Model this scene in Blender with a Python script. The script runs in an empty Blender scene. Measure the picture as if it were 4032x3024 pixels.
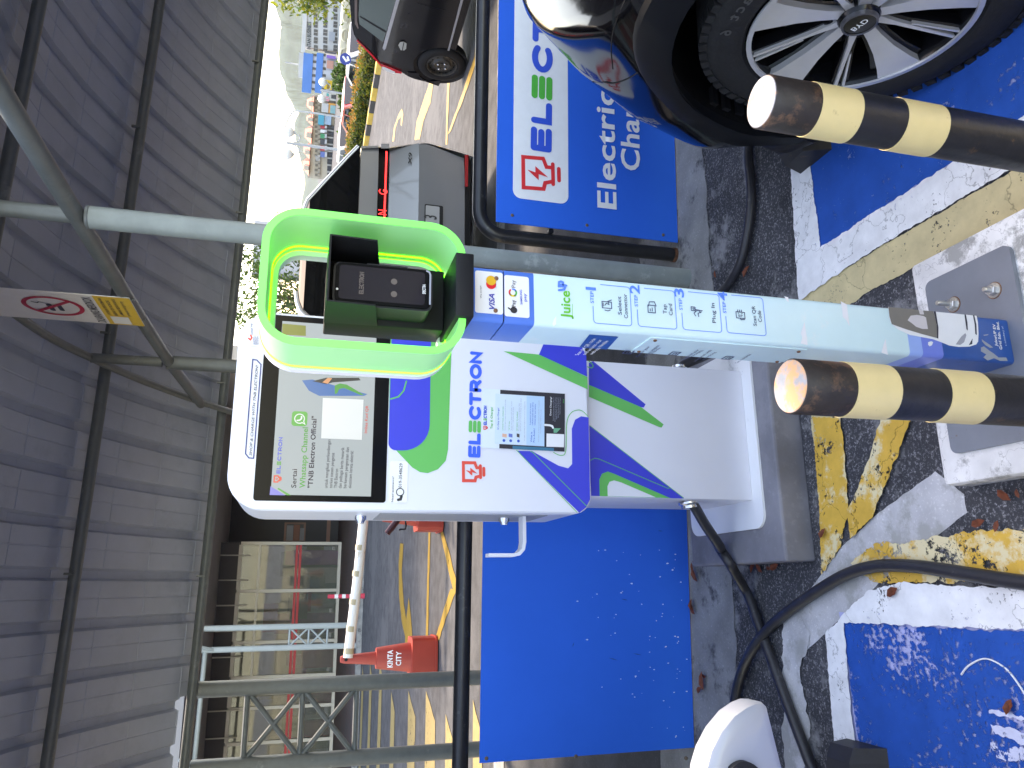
import bpy, bmesh, math, random
import numpy as np
from mathutils import Vector, Matrix, Euler
from mathutils.geometry import tessellate_polygon

sc = bpy.context.scene
col = sc.collection
rnd = random.Random(7)

# ------------------------------------------------------------------ camera
EYE = Vector((0.0, 0.0, 1.5))
FPX = 3030.0                      # focal length in photo pixels (4032 wide)
_n = Vector((11224.0, 663.0, FPX)).normalized()
UPC = -_n
_vy = 808.0
YC = Vector(((-FPX * FPX - 663.0 * _vy) / 11224.0, _vy, FPX)).normalized()
XC = YC.cross(UPC)
if XC.y > 0:
    XC = -XC
def _w(i):                        # photo axis i expressed in world axes
    return Vector((XC[i], YC[i], UPC[i]))
cam_d = bpy.data.cameras.new("camera")
cam = bpy.data.objects.new("camera", cam_d)
col.objects.link(cam)
_rx, _up, _bk = _w(0), -_w(1), -_w(2)
_m = Matrix((_rx, _up, _bk)).transposed().to_4x4()
_m.translation = EYE
cam.matrix_world = _m
cam_d.sensor_fit = 'HORIZONTAL'
cam_d.sensor_width = 36.0
cam_d.lens = 36.0 * FPX / 4032.0
cam_d.clip_start = 0.02
cam_d.clip_end = 6000.0
sc.camera = cam

# ------------------------------------------------------------------ world, sun, exposure
SUN_EL, SUN_AZ = math.radians(58), math.radians(24)      # azimuth from +Y towards +X
world = bpy.data.worlds.new("World")
sc.world = world
world.use_nodes = True
wn = world.node_tree
sky = wn.nodes.new('ShaderNodeTexSky')
sky.sky_type = 'NISHITA'
sky.sun_disc = False
sky.sun_elevation = SUN_EL
sky.sun_rotation = SUN_AZ
sky.air_density = 1.0
sky.dust_density = 1.2
sky.ozone_density = 1.0
bg = wn.nodes['Background']
wn.links.new(sky.outputs[0], bg.inputs[0])
bg.inputs[1].default_value = 0.15
try:
    sc.view_settings.use_white_balance = True
    sc.view_settings.white_balance_temperature = 9000
    sc.view_settings.white_balance_tint = 14
except Exception:
    pass
sun_d = bpy.data.lights.new("sun", 'SUN')
sun_d.energy = 1.2
sun_d.angle = math.radians(10)
sun_d.color = (1.0, 0.975, 0.94)
sun = bpy.data.objects.new("sun", sun_d)
col.objects.link(sun)
sd = Vector((math.sin(SUN_AZ) * math.cos(SUN_EL), math.cos(SUN_AZ) * math.cos(SUN_EL), math.sin(SUN_EL)))
sun.rotation_euler = sd.to_track_quat('Z', 'Y').to_euler()
sun.location = (5, 5, 30)
sc.view_settings.view_transform = 'Standard'
sc.view_settings.look = 'None'
sc.view_settings.exposure = 2.68
sc.view_settings.gamma = 1.0
sc.view_settings.use_curve_mapping = False
sc.render.engine = 'CYCLES'
sc.cycles.use_denoising = True
try:
    sc.cycles.denoiser = 'OPENIMAGEDENOISE'
except Exception:
    pass
sc.cycles.max_bounces = 8
sc.cycles.diffuse_bounces = 4
sc.cycles.glossy_bounces = 4
sc.cycles.transmission_bounces = 6
sc.cycles.transparent_max_bounces = 12
sc.cycles.volume_bounces = 0
sc.cycles.caustics_reflective = False
sc.cycles.caustics_refractive = False
sc.cycles.sample_clamp_indirect = 6.0

# ------------------------------------------------------------------ survey: measured sight lines to real planes
ZONES = dict(A=(0, 0, .6076), B=(1000, 0, .4521), C=(1900, 0, .4521), D=(2700, 0, .6027), E=(0, 1000, .6076),
             F=(800, 700, .5425), G=(1800, 700, .5425), H=(2832, 700, .5425), I=(0, 2016, .6076), J=(800, 1800, .4973),
             K=(700, 2200, .5425), L=(1700, 1900, .5877), M=(2700, 1500, .6027), N=(2700, 2024, .6027), O=(850, 1200, .6781),
             P=(2200, 1400, .4521), Q=(700, 2600, .2712), R=(1300, 2600, .2712), S=(750, 2300, .2712), T=(900, 1950, .2712),
             U=(1100, 0, .1808), V=(1100, 300, .1808), W=(900, 850, .2411), X=(1350, 0, .2712), a=(1150, 480, .3617),
             b=(3500, 900, .2412), c=(3400, 1200, .3014), d=(3000, 1950, .4665), e=(1000, 1600, .2712), f=(1800, 1450, .2712),
             g=(1250, 950, .2712), h=(0, 1080, .2712), Z=(0, 0, 1.0))
def px(q):
    z, a, b = q
    x0, y0, k = ZONES[z]
    return (x0 + a * k, y0 + b * k)
def ray(q):
    x, y = px(q)
    d = Vector((x - 2016.0, y - 1512.0, FPX))
    return Vector((d.dot(XC), d.dot(YC), d.dot(UPC)))
class Plane:
    """A real plane in the place: point o, unit normal n, horizontal-ish axis u, upward axis v."""
    def __init__(s, o, n, up=(0, 0, 1)):
        s.o = Vector(o); s.n = Vector(n).normalized()
        up = Vector(up)
        s.u = up.cross(s.n).normalized()
        s.v = s.n.cross(s.u).normalized()
    def at(s, q):
        d = ray(q)
        return EYE + d * ((s.o - EYE).dot(s.n) / d.dot(s.n))
    def uv(s, q):
        p = s.at(q) - s.o
        return (p.dot(s.u), p.dot(s.v))
    def p(s, a, b, c=0.0):
        return s.o + s.u * a + s.v * b + s.n * c
def onZ(q, z=0.0):
    return Plane((0, 0, z), (0, 0, 1), (0, 1, 0)).at(q)
def onY(q, y):
    return Plane((0, y, 0), (0, -1, 0)).at(q)
def onX(q, x):
    return Plane((x, 0, 0), (-1, 0, 0)).at(q)
def Zs(z, pts):
    return [(z, a, b) for a, b in pts]

# ------------------------------------------------------------------ materials
MATS = {}
BOOST = [1.3]
def bst(c):
    return tuple(min(.88, x * BOOST[0]) for x in c)
EK = 0.60          # lamps and screens relative to the camera exposure
def mat(name, base, rough=0.5, metal=0.0, spec=0.5, var=0.0, vscale=8.0, bump=0.0, bscale=60.0, coat=0.0, dirt=None, dscale=3.0,
        damt=0.5, emis=None, estr=0.0, trans=0.0, alpha=1.0, sheen=0.0, detail=6.0):
    """var: brightness mottling; dirt: a second colour in stains; bump: fine relief."""
    if name in MATS:
        return MATS[name]
    base = bst(base); dirt = bst(dirt) if dirt else None
    m = bpy.data.materials.new(name)
    m.use_nodes = True
    nt = m.node_tree
    b = nt.nodes['Principled BSDF']
    L = nt.links.new
    c = (base[0], base[1], base[2], 1.0)
    b.inputs['Base Color'].default_value = c
    b.inputs['Roughness'].default_value = rough
    b.inputs['Metallic'].default_value = metal
    b.inputs['Specular IOR Level'].default_value = spec
    b.inputs['Coat Weight'].default_value = coat
    b.inputs['Coat Roughness'].default_value = 0.05
    b.inputs['Transmission Weight'].default_value = trans
    b.inputs['Alpha'].default_value = alpha
    if emis:
        b.inputs['Emission Color'].default_value = (*emis, 1.0)
        b.inputs['Emission Strength'].default_value = estr * EK
    if var or dirt or bump:
        tc = nt.nodes.new('ShaderNodeTexCoord')
        if var or dirt:
            out = None
            if var:
                n1 = nt.nodes.new('ShaderNodeTexNoise')
                n1.inputs['Scale'].default_value = vscale
                n1.inputs['Detail'].default_value = detail
                n1.inputs['Roughness'].default_value = 0.6
                L(tc.outputs['Object'], n1.inputs['Vector'])
                mr = nt.nodes.new('ShaderNodeMapRange')
                mr.inputs[1].default_value = 0.3; mr.inputs[2].default_value = 0.7
                mr.inputs[3].default_value = 1.0 - var; mr.inputs[4].default_value = 1.0 + var
                L(n1.outputs['Fac'], mr.inputs[0])
                mx = nt.nodes.new('ShaderNodeMix'); mx.data_type = 'RGBA'; mx.blend_type = 'MULTIPLY'
                mx.inputs[0].default_value = 1.0
                mx.inputs[6].default_value = c
                L(mr.outputs[0], mx.inputs[7])
                out = mx.outputs[2]
            if dirt:
                n2 = nt.nodes.new('ShaderNodeTexNoise')
                n2.inputs['Scale'].default_value = dscale
                n2.inputs['Detail'].default_value = 8.0
                n2.inputs['Roughness'].default_value = 0.7
                L(tc.outputs['Object'], n2.inputs['Vector'])
                mr2 = nt.nodes.new('ShaderNodeMapRange')
                mr2.inputs[1].default_value = 0.68 - 0.3 * damt; mr2.inputs[2].default_value = 0.74 - 0.22 * damt
                L(n2.outputs['Fac'], mr2.inputs[0])
                m2 = nt.nodes.new('ShaderNodeMix'); m2.data_type = 'RGBA'
                L(mr2.outputs[0], m2.inputs[0])
                if out: L(out, m2.inputs[6])
                else: m2.inputs[6].default_value = c
                m2.inputs[7].default_value = (*dirt, 1.0)
                out = m2.outputs[2]
            L(out, b.inputs['Base Color'])
        if bump:
            n3 = nt.nodes.new('ShaderNodeTexNoise')
            n3.inputs['Scale'].default_value = bscale
            n3.inputs['Detail'].default_value = 5.0
            L(tc.outputs['Object'], n3.inputs['Vector'])
            bp = nt.nodes.new('ShaderNodeBump')
            bp.inputs['Strength'].default_value = bump
            bp.inputs['Distance'].default_value = 0.01
            L(n3.outputs['Fac'], bp.inputs['Height'])
            L(bp.outputs[0], b.inputs['Normal'])
    MATS[name] = m
    return m

def flat(name, rgb, rough=0.45, coat=0.0):           # printed colour
    return mat('print_' + name, rgb, rough, coat=coat, var=0.03, vscale=20)

# ------------------------------------------------------------------ mesh helpers (verts in world space; children share their root's origin)
ORG = {}
def link(o, parent, org):
    col.objects.link(o)
    ORG[o.name] = Vector(org)
    if parent is not None:
        o.parent = parent
    else:
        o.location = org
    return o
def tag(o, label=None, cat=None, group=None, kind=None):
    if label: o['label'] = label
    if cat: o['category'] = cat
    if group: o['group'] = group
    if kind: o['kind'] = kind
    return o
def thing(name, loc, label, cat, group=None):
    o = bpy.data.objects.new(name, None)
    o.empty_display_size = 0.1
    link(o, None, Vector(loc))
    return tag(o, label, cat, group)
def obj(name, verts, faces, m, parent=None, smooth=None, org=None):
    vs = [Vector(v) for v in verts]
    if parent is not None:
        o0 = ORG[parent.name]
    elif org is not None:
        o0 = Vector(org)
    else:
        o0 = Vector((sum(v.x for v in vs) / len(vs), sum(v.y for v in vs) / len(vs), min(v.z for v in vs)))
    me = bpy.data.meshes.new(name)
    me.from_pydata([tuple(v - o0) for v in vs], [], faces)
    me.update()
    if smooth is not None:
        me.polygons.foreach_set('use_smooth', [True] * len(me.polygons))
        if smooth < 180:
            me.set_sharp_from_angle(angle=math.radians(smooth))
    if m is not None:
        for mm in (m if isinstance(m, (list, tuple)) else [m]):
            me.materials.append(mm)
    o = bpy.data.objects.new(name, me)
    return link(o, parent, o0)
class MB:
    """collects shapes into one mesh"""
    def __init__(s): s.v = []; s.f = []
    def add(s, v, f):
        k = len(s.v); s.v += [Vector(p) for p in v]; s.f += [tuple(i + k for i in q) for q in f]; return s
    def box(s, c, size, rot=None, bev=0.0):
        c = Vector(c); hx, hy, hz = [d / 2 for d in size]
        if bev <= 0:
            v = [Vector((x, y, z)) for z in (-hz, hz) for x, y in ((-hx, -hy), (hx, -hy), (hx, hy), (-hx, hy))]
            f = [(3, 2, 1, 0), (4, 5, 6, 7), (0, 1, 5, 4), (1, 2, 6, 5), (2, 3, 7, 6), (3, 0, 4, 7)]
        else:
            bm = bmesh.new()
            bmesh.ops.create_cube(bm, size=1.0)
            for p in bm.verts: p.co = Vector((p.co.x * 2 * hx, p.co.y * 2 * hy, p.co.z * 2 * hz))
            bmesh.ops.bevel(bm, geom=list(bm.edges), offset=min(bev, hx * .95, hy * .95, hz * .95), segments=2, affect='EDGES', profile=.5)
            bm.verts.index_update()
            v = [p.co.copy() for p in bm.verts]; f = [tuple(q.index for q in fc.verts) for fc in bm.faces]
            bm.free()
        if rot is not None:
            R = rot if isinstance(rot, Matrix) else Euler(rot).to_matrix()
            v = [R @ p for p in v]
        return s.add([p + c for p in v], f)
    def bx(s, x0, x1, y0, y1, z0, z1, bev=0.0):
        return s.box(((x0 + x1) / 2, (y0 + y1) / 2, (z0 + z1) / 2), (abs(x1 - x0), abs(y1 - y0), abs(z1 - z0)), None, bev)
    def tube(s, pts, r, n=14, caps=True):
        P = [Vector(p) for p in pts]
        rs = r if isinstance(r, (list, tuple)) else [r] * len(P)
        t0 = (P[1] - P[0]).normalized()
        a = t0.orthogonal().normalized()
        V = []; F = []
        for i, p in enumerate(P):
            if i == 0: t = t0
            elif i == len(P) - 1: t = (P[i] - P[i - 1]).normalized()
            else: t = ((P[i + 1] - P[i]).normalized() + (P[i] - P[i - 1]).normalized()).normalized()
            a = (a - t * a.dot(t)).normalized()
            b = t.cross(a)
            for k in range(n):
                w = 2 * math.pi * k / n
                V.append(p + (a * math.cos(w) + b * math.sin(w)) * rs[i])
        for i in range(len(P) - 1):
            for k in range(n):
                k2 = (k + 1) % n
                F.append((i * n + k, i * n + k2, (i + 1) * n + k2, (i + 1) * n + k))
        if caps:
            F.append(tuple(range(n - 1, -1, -1)))
            F.append(tuple((len(P) - 1) * n + k for k in range(n)))
        return s.add(V, F)
    def lathe(s, prof, c, ax=(0, 0, 1), n=28, caps=True):
        ax = Vector(ax).normalized(); a = ax.orthogonal().normalized(); b = ax.cross(a); c = Vector(c)
        V = []; F = []
        for r, h in prof:
            for k in range(n):
                w = 2 * math.pi * k / n
                V.append(c + ax * h + (a * math.cos(w) + b * math.sin(w)) * r)
        for i in range(len(prof) - 1):
            for k in range(n):
                k2 = (k + 1) % n
                F.append((i * n + k, i * n + k2, (i + 1) * n + k2, (i + 1) * n + k))
        if caps:
            if prof[0][0] > 1e-6: F.append(tuple(range(n - 1, -1, -1)))
            if prof[-1][0] > 1e-6: F.append(tuple((len(prof) - 1) * n + k for k in range(n)))
        return s.add(V, F)
    def prism(s, pts, d, back=True):
        """pts: closed outline in 3D (coplanar); d: extrusion vector"""
        P = [Vector(p) for p in pts]; d = Vector(d); n = len(P)
        tri = tessellate_polygon([P])
        V = P + [p + d for p in P]
        nn = Vector((0, 0, 0))
        for i in range(n): nn += P[i].cross(P[(i + 1) % n])
        F = []
        flip = nn.dot(d) < 0
        for t in tri:
            a, b, c = t
            tn = (P[b] - P[a]).cross(P[c] - P[a])
            if tn.dot(d) < 0: a, b, c = a, c, b
            F.append((a + n, b + n, c + n))
            if back: F.append((c, b, a))
        for i in range(n):
            j = (i + 1) % n
            q = (i, j, j + n, i + n)
            F.append(q if not flip else q[::-1])
        return s.add(V, F)
    def sheet(s, pts, nrm):
        P = [Vector(p) for p in pts]; nrm = Vector(nrm)
        F = []
        for t in tessellate_polygon([P]):
            a, b, c = t
            if (P[b] - P[a]).cross(P[c] - P[a]).dot(nrm) < 0: a, b, c = a, c, b
            F.append((a, b, c))
        return s.add(P, F)
    def build(s, name, m, parent=None, smooth=None, org=None):
        return obj(name, s.v, s.f, m, parent, smooth, org)
def clean(pts, eps=1e-5):
    out = []
    for p in pts:
        if not out or (Vector(p) - Vector(out[-1])).length > eps: out.append(p)
    if len(out) > 1 and (Vector(out[0]) - Vector(out[-1])).length < eps: out.pop()
    return out
def rrect(x0, x1, y0, y1, r, n=6):
    """rounded rectangle outline (2D); r may be one radius or four (bl, br, tr, tl)"""
    rr = r if isinstance(r, (list, tuple)) else [r] * 4
    out = []
    for (cx, cy, a0, q) in ((x0, y0, 180, 0), (x1, y0, 270, 1), (x1, y1, 0, 2), (x0, y1, 90, 3)):
        R = rr[q]
        ox = cx + (R if q in (0, 3) else -R); oy = cy + (R if q in (0, 1) else -R)
        for k in range(n + 1):
            w = math.radians(a0 + 90 * k / n)
            out.append((ox + R * math.cos(w), oy + R * math.sin(w)))
    return out
def spline(pts, n=8, closed=False):
    P = [Vector(p) for p in pts]; out = []
    N = len(P)
    rng = range(N if closed else N - 1)
    for i in rng:
        p0 = P[(i - 1) % N] if closed or i > 0 else P[0]
        p1 = P[i]; p2 = P[(i + 1) % N]
        p3 = P[(i + 2) % N] if closed or i + 2 < N else P[-1]
        for k in range(n):
            t = k / n
            out.append(0.5 * ((2 * p1) + (p2 - p0) * t + (2 * p0 - 5 * p1 + 4 * p2 - p3) * t * t + (3 * p1 - p0 - 3 * p2 + p3) * t ** 3))
    if not closed: out.append(P[-1])
    return out
def tube(name, pts, r, m, parent=None, n=14, org=None):
    return MB().tube(pts, r, n).build(name, m, parent, 50, org)

# ------------------------------------------------------------------ flat print on a surface: polygons, strokes, lettering
LAYER = [0]
def poly(name, pl, qs, m, parent, off=0.0012, smooth_n=0, closed=True):
    pts = [pl.at(q) for q in qs]
    if smooth_n: pts = spline(pts, smooth_n, True)
    pts = clean(pts)
    return MB().sheet([p + pl.n * off for p in pts], pl.n).build(name, m, parent)
def polyuv(name, pl, uvs, m, parent, off=0.0012):
    return MB().sheet([pl.p(a, b, off) for a, b in clean([Vector(t) for t in uvs])], pl.n).build(name, m, parent)
def ribbon(mb, pl, uvs, w, off, closed=False, cap=True):
    """flat stroke of width w along 2D points on plane pl, with round caps"""
    P = [Vector((a, b)) for a, b in uvs]
    if closed and (P[0] - P[-1]).length < 1e-6: P.pop()
    N = len(P); Lf = []; Rt = []
    for i in range(N):
        if closed or 0 < i < N - 1:
            a = (P[i] - P[(i - 1) % N]); b = (P[(i + 1) % N] - P[i])
            if a.length < 1e-9 or b.length < 1e-9: continue
            a.normalize(); b.normalize()
            na = Vector((-a.y, a.x)); nb = Vector((-b.y, b.x))
            m_ = (na + nb)
            if m_.length < 1e-6: m_ = na
            m_.normalize()
            k = 1.0 / max(0.5, m_.dot(na))
            o = m_ * (w / 2 * k)
        else:
            t = (P[1] - P[0]) if i == 0 else (P[-1] - P[-2])
            t.normalize(); o = Vector((-t.y, t.x)) * (w / 2)
        Lf.append(P[i] + o); Rt.append(P[i] - o)
    n = len(Lf); V = []; F = []
    for a, b in zip(Lf, Rt): V += [a, b]
    for i in range(n - 1 if not closed else n):
        j = (i + 1) % n
        F.append((2 * i, 2 * i + 1, 2 * j + 1, 2 * j))
    if cap and not closed:
        for e in (0, n - 1):
            c = (Lf[e] + Rt[e]) / 2; d = Lf[e] - c
            a0 = math.atan2(d.y, d.x); sgn = 1 if e == 0 else -1
            k0 = len(V); V.append(c)
            ring = []
            for k in range(9):
                w_ = a0 + sgn * math.pi * k / 8
                V.append(c + Vector((math.cos(w_), math.sin(w_))) * d.length); ring.append(len(V) - 1)
            for k in range(8): F.append((k0, ring[k], ring[k + 1]) if sgn > 0 else (k0, ring[k + 1], ring[k]))
    mb.add([pl.p(p.x, p.y, off) for p in V], F)
    return mb
def stroke(name, pl, qs, w, m, parent, off=0.0016, closed=False, n=0):
    uv = [pl.uv(q) for q in qs]
    if n: uv = [(p.x, p.y) for p in spline([Vector((a, b, 0)) for a, b in uv], n, closed)]
    return ribbon(MB(), pl, uv, w, off, closed).build(name, m, parent)
def strokeuv(name, pl, uv, w, m, parent, off=0.0016, closed=False):
    return ribbon(MB(), pl, uv, w, off, closed).build(name, m, parent)
TEXTQ = []
def text(s, pl, q0, q1, qt, m, parent, bold=0.0, off=0.0018, name='lettering', uvmode=False, italic=0.0):
    """lettering whose baseline runs from q0 to q1 and whose capitals reach qt"""
    if uvmode: a, b, t = Vector(q0), Vector(q1), None
    else: a, b = Vector(pl.uv(q0)), Vector(pl.uv(q1))
    u = (b - a); W = u.length; u.normalize(); v = Vector((-u.y, u.x))
    if isinstance(qt, (int, float)): Hc = qt
    else: Hc = abs((Vector(pl.uv(qt)) - a).dot(v))
    TEXTQ.append((s, pl, a, u, v, W, Hc, m, parent, bold, off, name, italic))
def flush_text():
    tmp = []
    for t in TEXTQ:
        cu = bpy.data.curves.new('lettering', 'FONT')
        cu.body = t[0]; cu.size = 1.0; cu.offset = t[9]; cu.resolution_u = 3; cu.space_character = 1.0 + t[9] * 1.5
        cu.shear = t[12]
        o = bpy.data.objects.new('lettering_source', cu); col.objects.link(o); tmp.append(o)
    dg = bpy.context.evaluated_depsgraph_get(); dg.update()
    for o, t in zip(tmp, TEXTQ):
        s, pl, a, u, v, W, Hc, m, parent, bold, off, name, it = t
        me = bpy.data.meshes.new_from_object(o.evaluated_get(dg))
        n = len(me.vertices)
        co = np.empty(n * 3); me.vertices.foreach_get('co', co); co = co.reshape(-1, 3)
        if n == 0: continue
        x0, x1 = co[:, 0].min(), co[:, 0].max()
        sx = W / max(1e-6, x1 - x0)
        lines = s.split('\n')
        sy = Hc / 0.69                       # cap height of the built-in face is 0.69 em
        org = ORG[parent.name]
        out = np.empty_like(co)
        for i in range(n):
            p = a + u * ((co[i, 0] - x0) * sx) + v * (co[i, 1] * sy)
            w = pl.p(p.x, p.y, off) - org
            out[i] = w
        me.vertices.foreach_set('co', out.reshape(-1))
        me.materials.clear(); me.materials.append(m)
        # make the faces look along the plane normal
        if len(me.polygons):
            me.update()
            if sum(p.normal.dot(pl.n) for p in me.polygons) < 0:
                me.flip_normals()
        ob = bpy.data.objects.new(name, me); link(ob, parent, org)
    for o in tmp:
        cu = o.data; bpy.data.objects.remove(o); bpy.data.curves.remove(cu)

# rounded logotype, each letter drawn with thick round strokes in a unit cell (width, strokes)
GLY = {
    'E': (.80, [[(.15, .85), (.15, .15)], [(.15, .85), (.66, .85)], [(.15, .5), (.62, .5)], [(.15, .15), (.66, .15)]]),
    'L': (.74, [[(.15, .85), (.15, .15), (.62, .15)]]),
    '=': (.80, [[(.14, .85), (.66, .85)], [(.14, .5), (.66, .5)], [(.14, .15), (.66, .15)]]),
    'C': (.92, [[(.50 + .36 * math.cos(math.radians(d)), .5 + .36 * math.sin(math.radians(d))) for d in range(42, 320, 15)]]),
    'T': (.84, [[(.12, .85), (.72, .85)], [(.42, .85), (.42, .14)]]),
    'R': (.86, [[(.15, .14), (.15, .85), (.48, .85), (.62, .80), (.68, .66), (.62, .50), (.48, .44), (.15, .44)], [(.46, .44), (.70, .14)]]),
    'O': (.96, [[(.48 + .37 * math.cos(math.radians(d)), .5 + .36 * math.sin(math.radians(d))) for d in range(0, 360, 15)]]),
    'N': (.86, [[(.15, .14), (.15, .85), (.70, .15), (.70, .86)]]),
}
def logotype(pl, q0, q1, qt, mats, parent, off=0.0016, weight=.27):
    a, b = Vector(pl.uv(q0)), Vector(pl.uv(q1))
    u = (b - a); W = u.length; u.normalize(); v = Vector((-u.y, u.x))
    Hc = qt if isinstance(qt, (int, float)) else abs((Vector(pl.uv(qt)) - a).dot(v))
    word = 'EL=CTRON'
    tot = sum(GLY[c][0] for c in word)
    k = W / tot; x = 0.0
    for i, c in enumerate(word):
        mb = MB()
        for j, st in enumerate(GLY[c][1]):
            pts = []
            for (gx, gy) in st:
                p = a + u * ((x + gx) * k) + v * (gy * Hc)
                pts.append((p.x, p.y))
            ribbon(mb, pl, pts, weight * min(k, Hc), off + j * .0002, closed=(c == 'O'))
        mb.build('letter', mats[1] if c == '=' else mats[0], parent)
        x += GLY[c][0]
def bulb_logo(pl, qs, m, parent, w, off=0.0016):
    """plug-and-battery outline with a bolt; qs gives tl, bl, br(ish) of its box: origin lower-left, right, up"""
    a = Vector(pl.uv(qs[0])); U = Vector(pl.uv(qs[1])) - a; V = Vector(pl.uv(qs[2])) - a
    def P(x, y):
        p = a + U * x + V * y; return (p.x, p.y)
    loop = [(.06, .94), (.94, .94), (.94, .50), (.78, .44), (.70, .36), (.70, .26)]
    outline = [P(*t) for t in [(.70, .20), (.70, .36), (.94, .44), (.94, .94), (.06, .94), (.06, .44), (.24, .40), (.30, .20)]]
    mb = MB(); ribbon(mb, pl, outline, w, off)
    ribbon(mb, pl, [P(.22, .20), P(.80, .20)], w, off + .0002)
    ribbon(mb, pl, [P(.34, .05), (P(.68, .05))], w, off)
    mb.build('emblem', m, parent)
    bolt = [P(*t) for t in [(.58, .84), (.30, .56), (.48, .56), (.40, .32), (.70, .64), (.52, .64)]]
    polyuv('emblem_bolt', pl, bolt, m, parent, off + .0004)
# ================================================================== ground
def speckle_mat(name, base, spk, rough=0.9, scale=260.0, amt=0.5, patch=None, pscale=1.6, pamt=.5, bump=.5, crack=0.0):
    """aggregate: base colour with pale stone specks, larger worn patches, optional cracks"""
    base, spk = bst(base), bst(spk); patch = bst(patch) if patch else None
    m = bpy.data.materials.new(name); m.use_nodes = True; nt = m.node_tree; L = nt.links.new; b = nt.nodes['Principled BSDF']
    tc = nt.nodes.new('ShaderNodeTexCoord')
    b.inputs['Roughness'].default_value = rough; b.inputs['Specular IOR Level'].default_value = .12
    n1 = nt.nodes.new('ShaderNodeTexNoise'); n1.inputs['Scale'].default_value = scale; n1.inputs['Detail'].default_value = 4; n1.inputs['Roughness'].default_value = .7
    L(tc.outputs['Object'], n1.inputs['Vector'])
    mr = nt.nodes.new('ShaderNodeMapRange'); mr.inputs[1].default_value = .62 - .12 * amt; mr.inputs[2].default_value = .72
    L(n1.outputs['Fac'], mr.inputs[0])
    mx = nt.nodes.new('ShaderNodeMix'); mx.data_type = 'RGBA'; L(mr.outputs[0], mx.inputs[0])
    mx.inputs[6].default_value = (*base, 1); mx.inputs[7].default_value = (*spk, 1)
    out = mx.outputs[2]
    n4 = nt.nodes.new('ShaderNodeTexNoise'); n4.inputs['Scale'].default_value = 6; n4.inputs['Detail'].default_value = 8
    L(tc.outputs['Object'], n4.inputs['Vector'])
    mr4 = nt.nodes.new('ShaderNodeMapRange'); mr4.inputs[1].default_value = .3; mr4.inputs[2].default_value = .7; mr4.inputs[3].default_value = .75; mr4.inputs[4].default_value = 1.25
    L(n4.outputs['Fac'], mr4.inputs[0])
    mm = nt.nodes.new('ShaderNodeMix'); mm.data_type = 'RGBA'; mm.blend_type = 'MULTIPLY'; mm.inputs[0].default_value = 1
    L(out, mm.inputs[6]); L(mr4.outputs[0], mm.inputs[7]); out = mm.outputs[2]
    if patch:
        n2 = nt.nodes.new('ShaderNodeTexNoise'); n2.inputs['Scale'].default_value = pscale; n2.inputs['Detail'].default_value = 9; n2.inputs['Roughness'].default_value = .72
        L(tc.outputs['Object'], n2.inputs['Vector'])
        m2 = nt.nodes.new('ShaderNodeMapRange'); m2.inputs[1].default_value = .66 - .3 * pamt; m2.inputs[2].default_value = .72 - .26 * pamt
        L(n2.outputs['Fac'], m2.inputs[0])
        mz = nt.nodes.new('ShaderNodeMix'); mz.data_type = 'RGBA'; L(m2.outputs[0], mz.inputs[0]); L(out, mz.inputs[6]); mz.inputs[7].default_value = (*patch, 1)
        out = mz.outputs[2]
    if crack:
        vo = nt.nodes.new('ShaderNodeTexVoronoi'); vo.feature = 'DISTANCE_TO_EDGE'; vo.inputs['Scale'].default_value = crack
        nz = nt.nodes.new('ShaderNodeTexNoise'); nz.inputs['Scale'].default_value = crack * 1.6; nz.inputs['Detail'].default_value = 5
        L(tc.outputs['Object'], nz.inputs['Vector'])
        va = nt.nodes.new('ShaderNodeMix'); va.data_type = 'VECTOR'; va.inputs[0].default_value = .28
        L(tc.outputs['Object'], va.inputs[4]); L(nz.outputs['Color'], va.inputs[5]); L(va.outputs[1], vo.inputs['Vector'])
        mc = nt.nodes.new('ShaderNodeMapRange'); mc.inputs[1].default_value = .0; mc.inputs[2].default_value = .012; mc.inputs[3].default_value = .55; mc.inputs[4].default_value = 1
        L(vo.outputs['Distance'], mc.inputs[0])
        mk = nt.nodes.new('ShaderNodeMix'); mk.data_type = 'RGBA'; mk.blend_type = 'MULTIPLY'; mk.inputs[0].default_value = 1
        L(out, mk.inputs[6]); L(mc.outputs[0], mk.inputs[7]); out = mk.outputs[2]
    L(out, b.inputs['Base Color'])
    bp = nt.nodes.new('ShaderNodeBump'); bp.inputs['Strength'].default_value = bump; bp.inputs['Distance'].default_value = .004
    L(n1.outputs['Fac'], bp.inputs['Height']); L(bp.outputs[0], b.inputs['Normal'])
    MATS[name] = m
    return m
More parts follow.
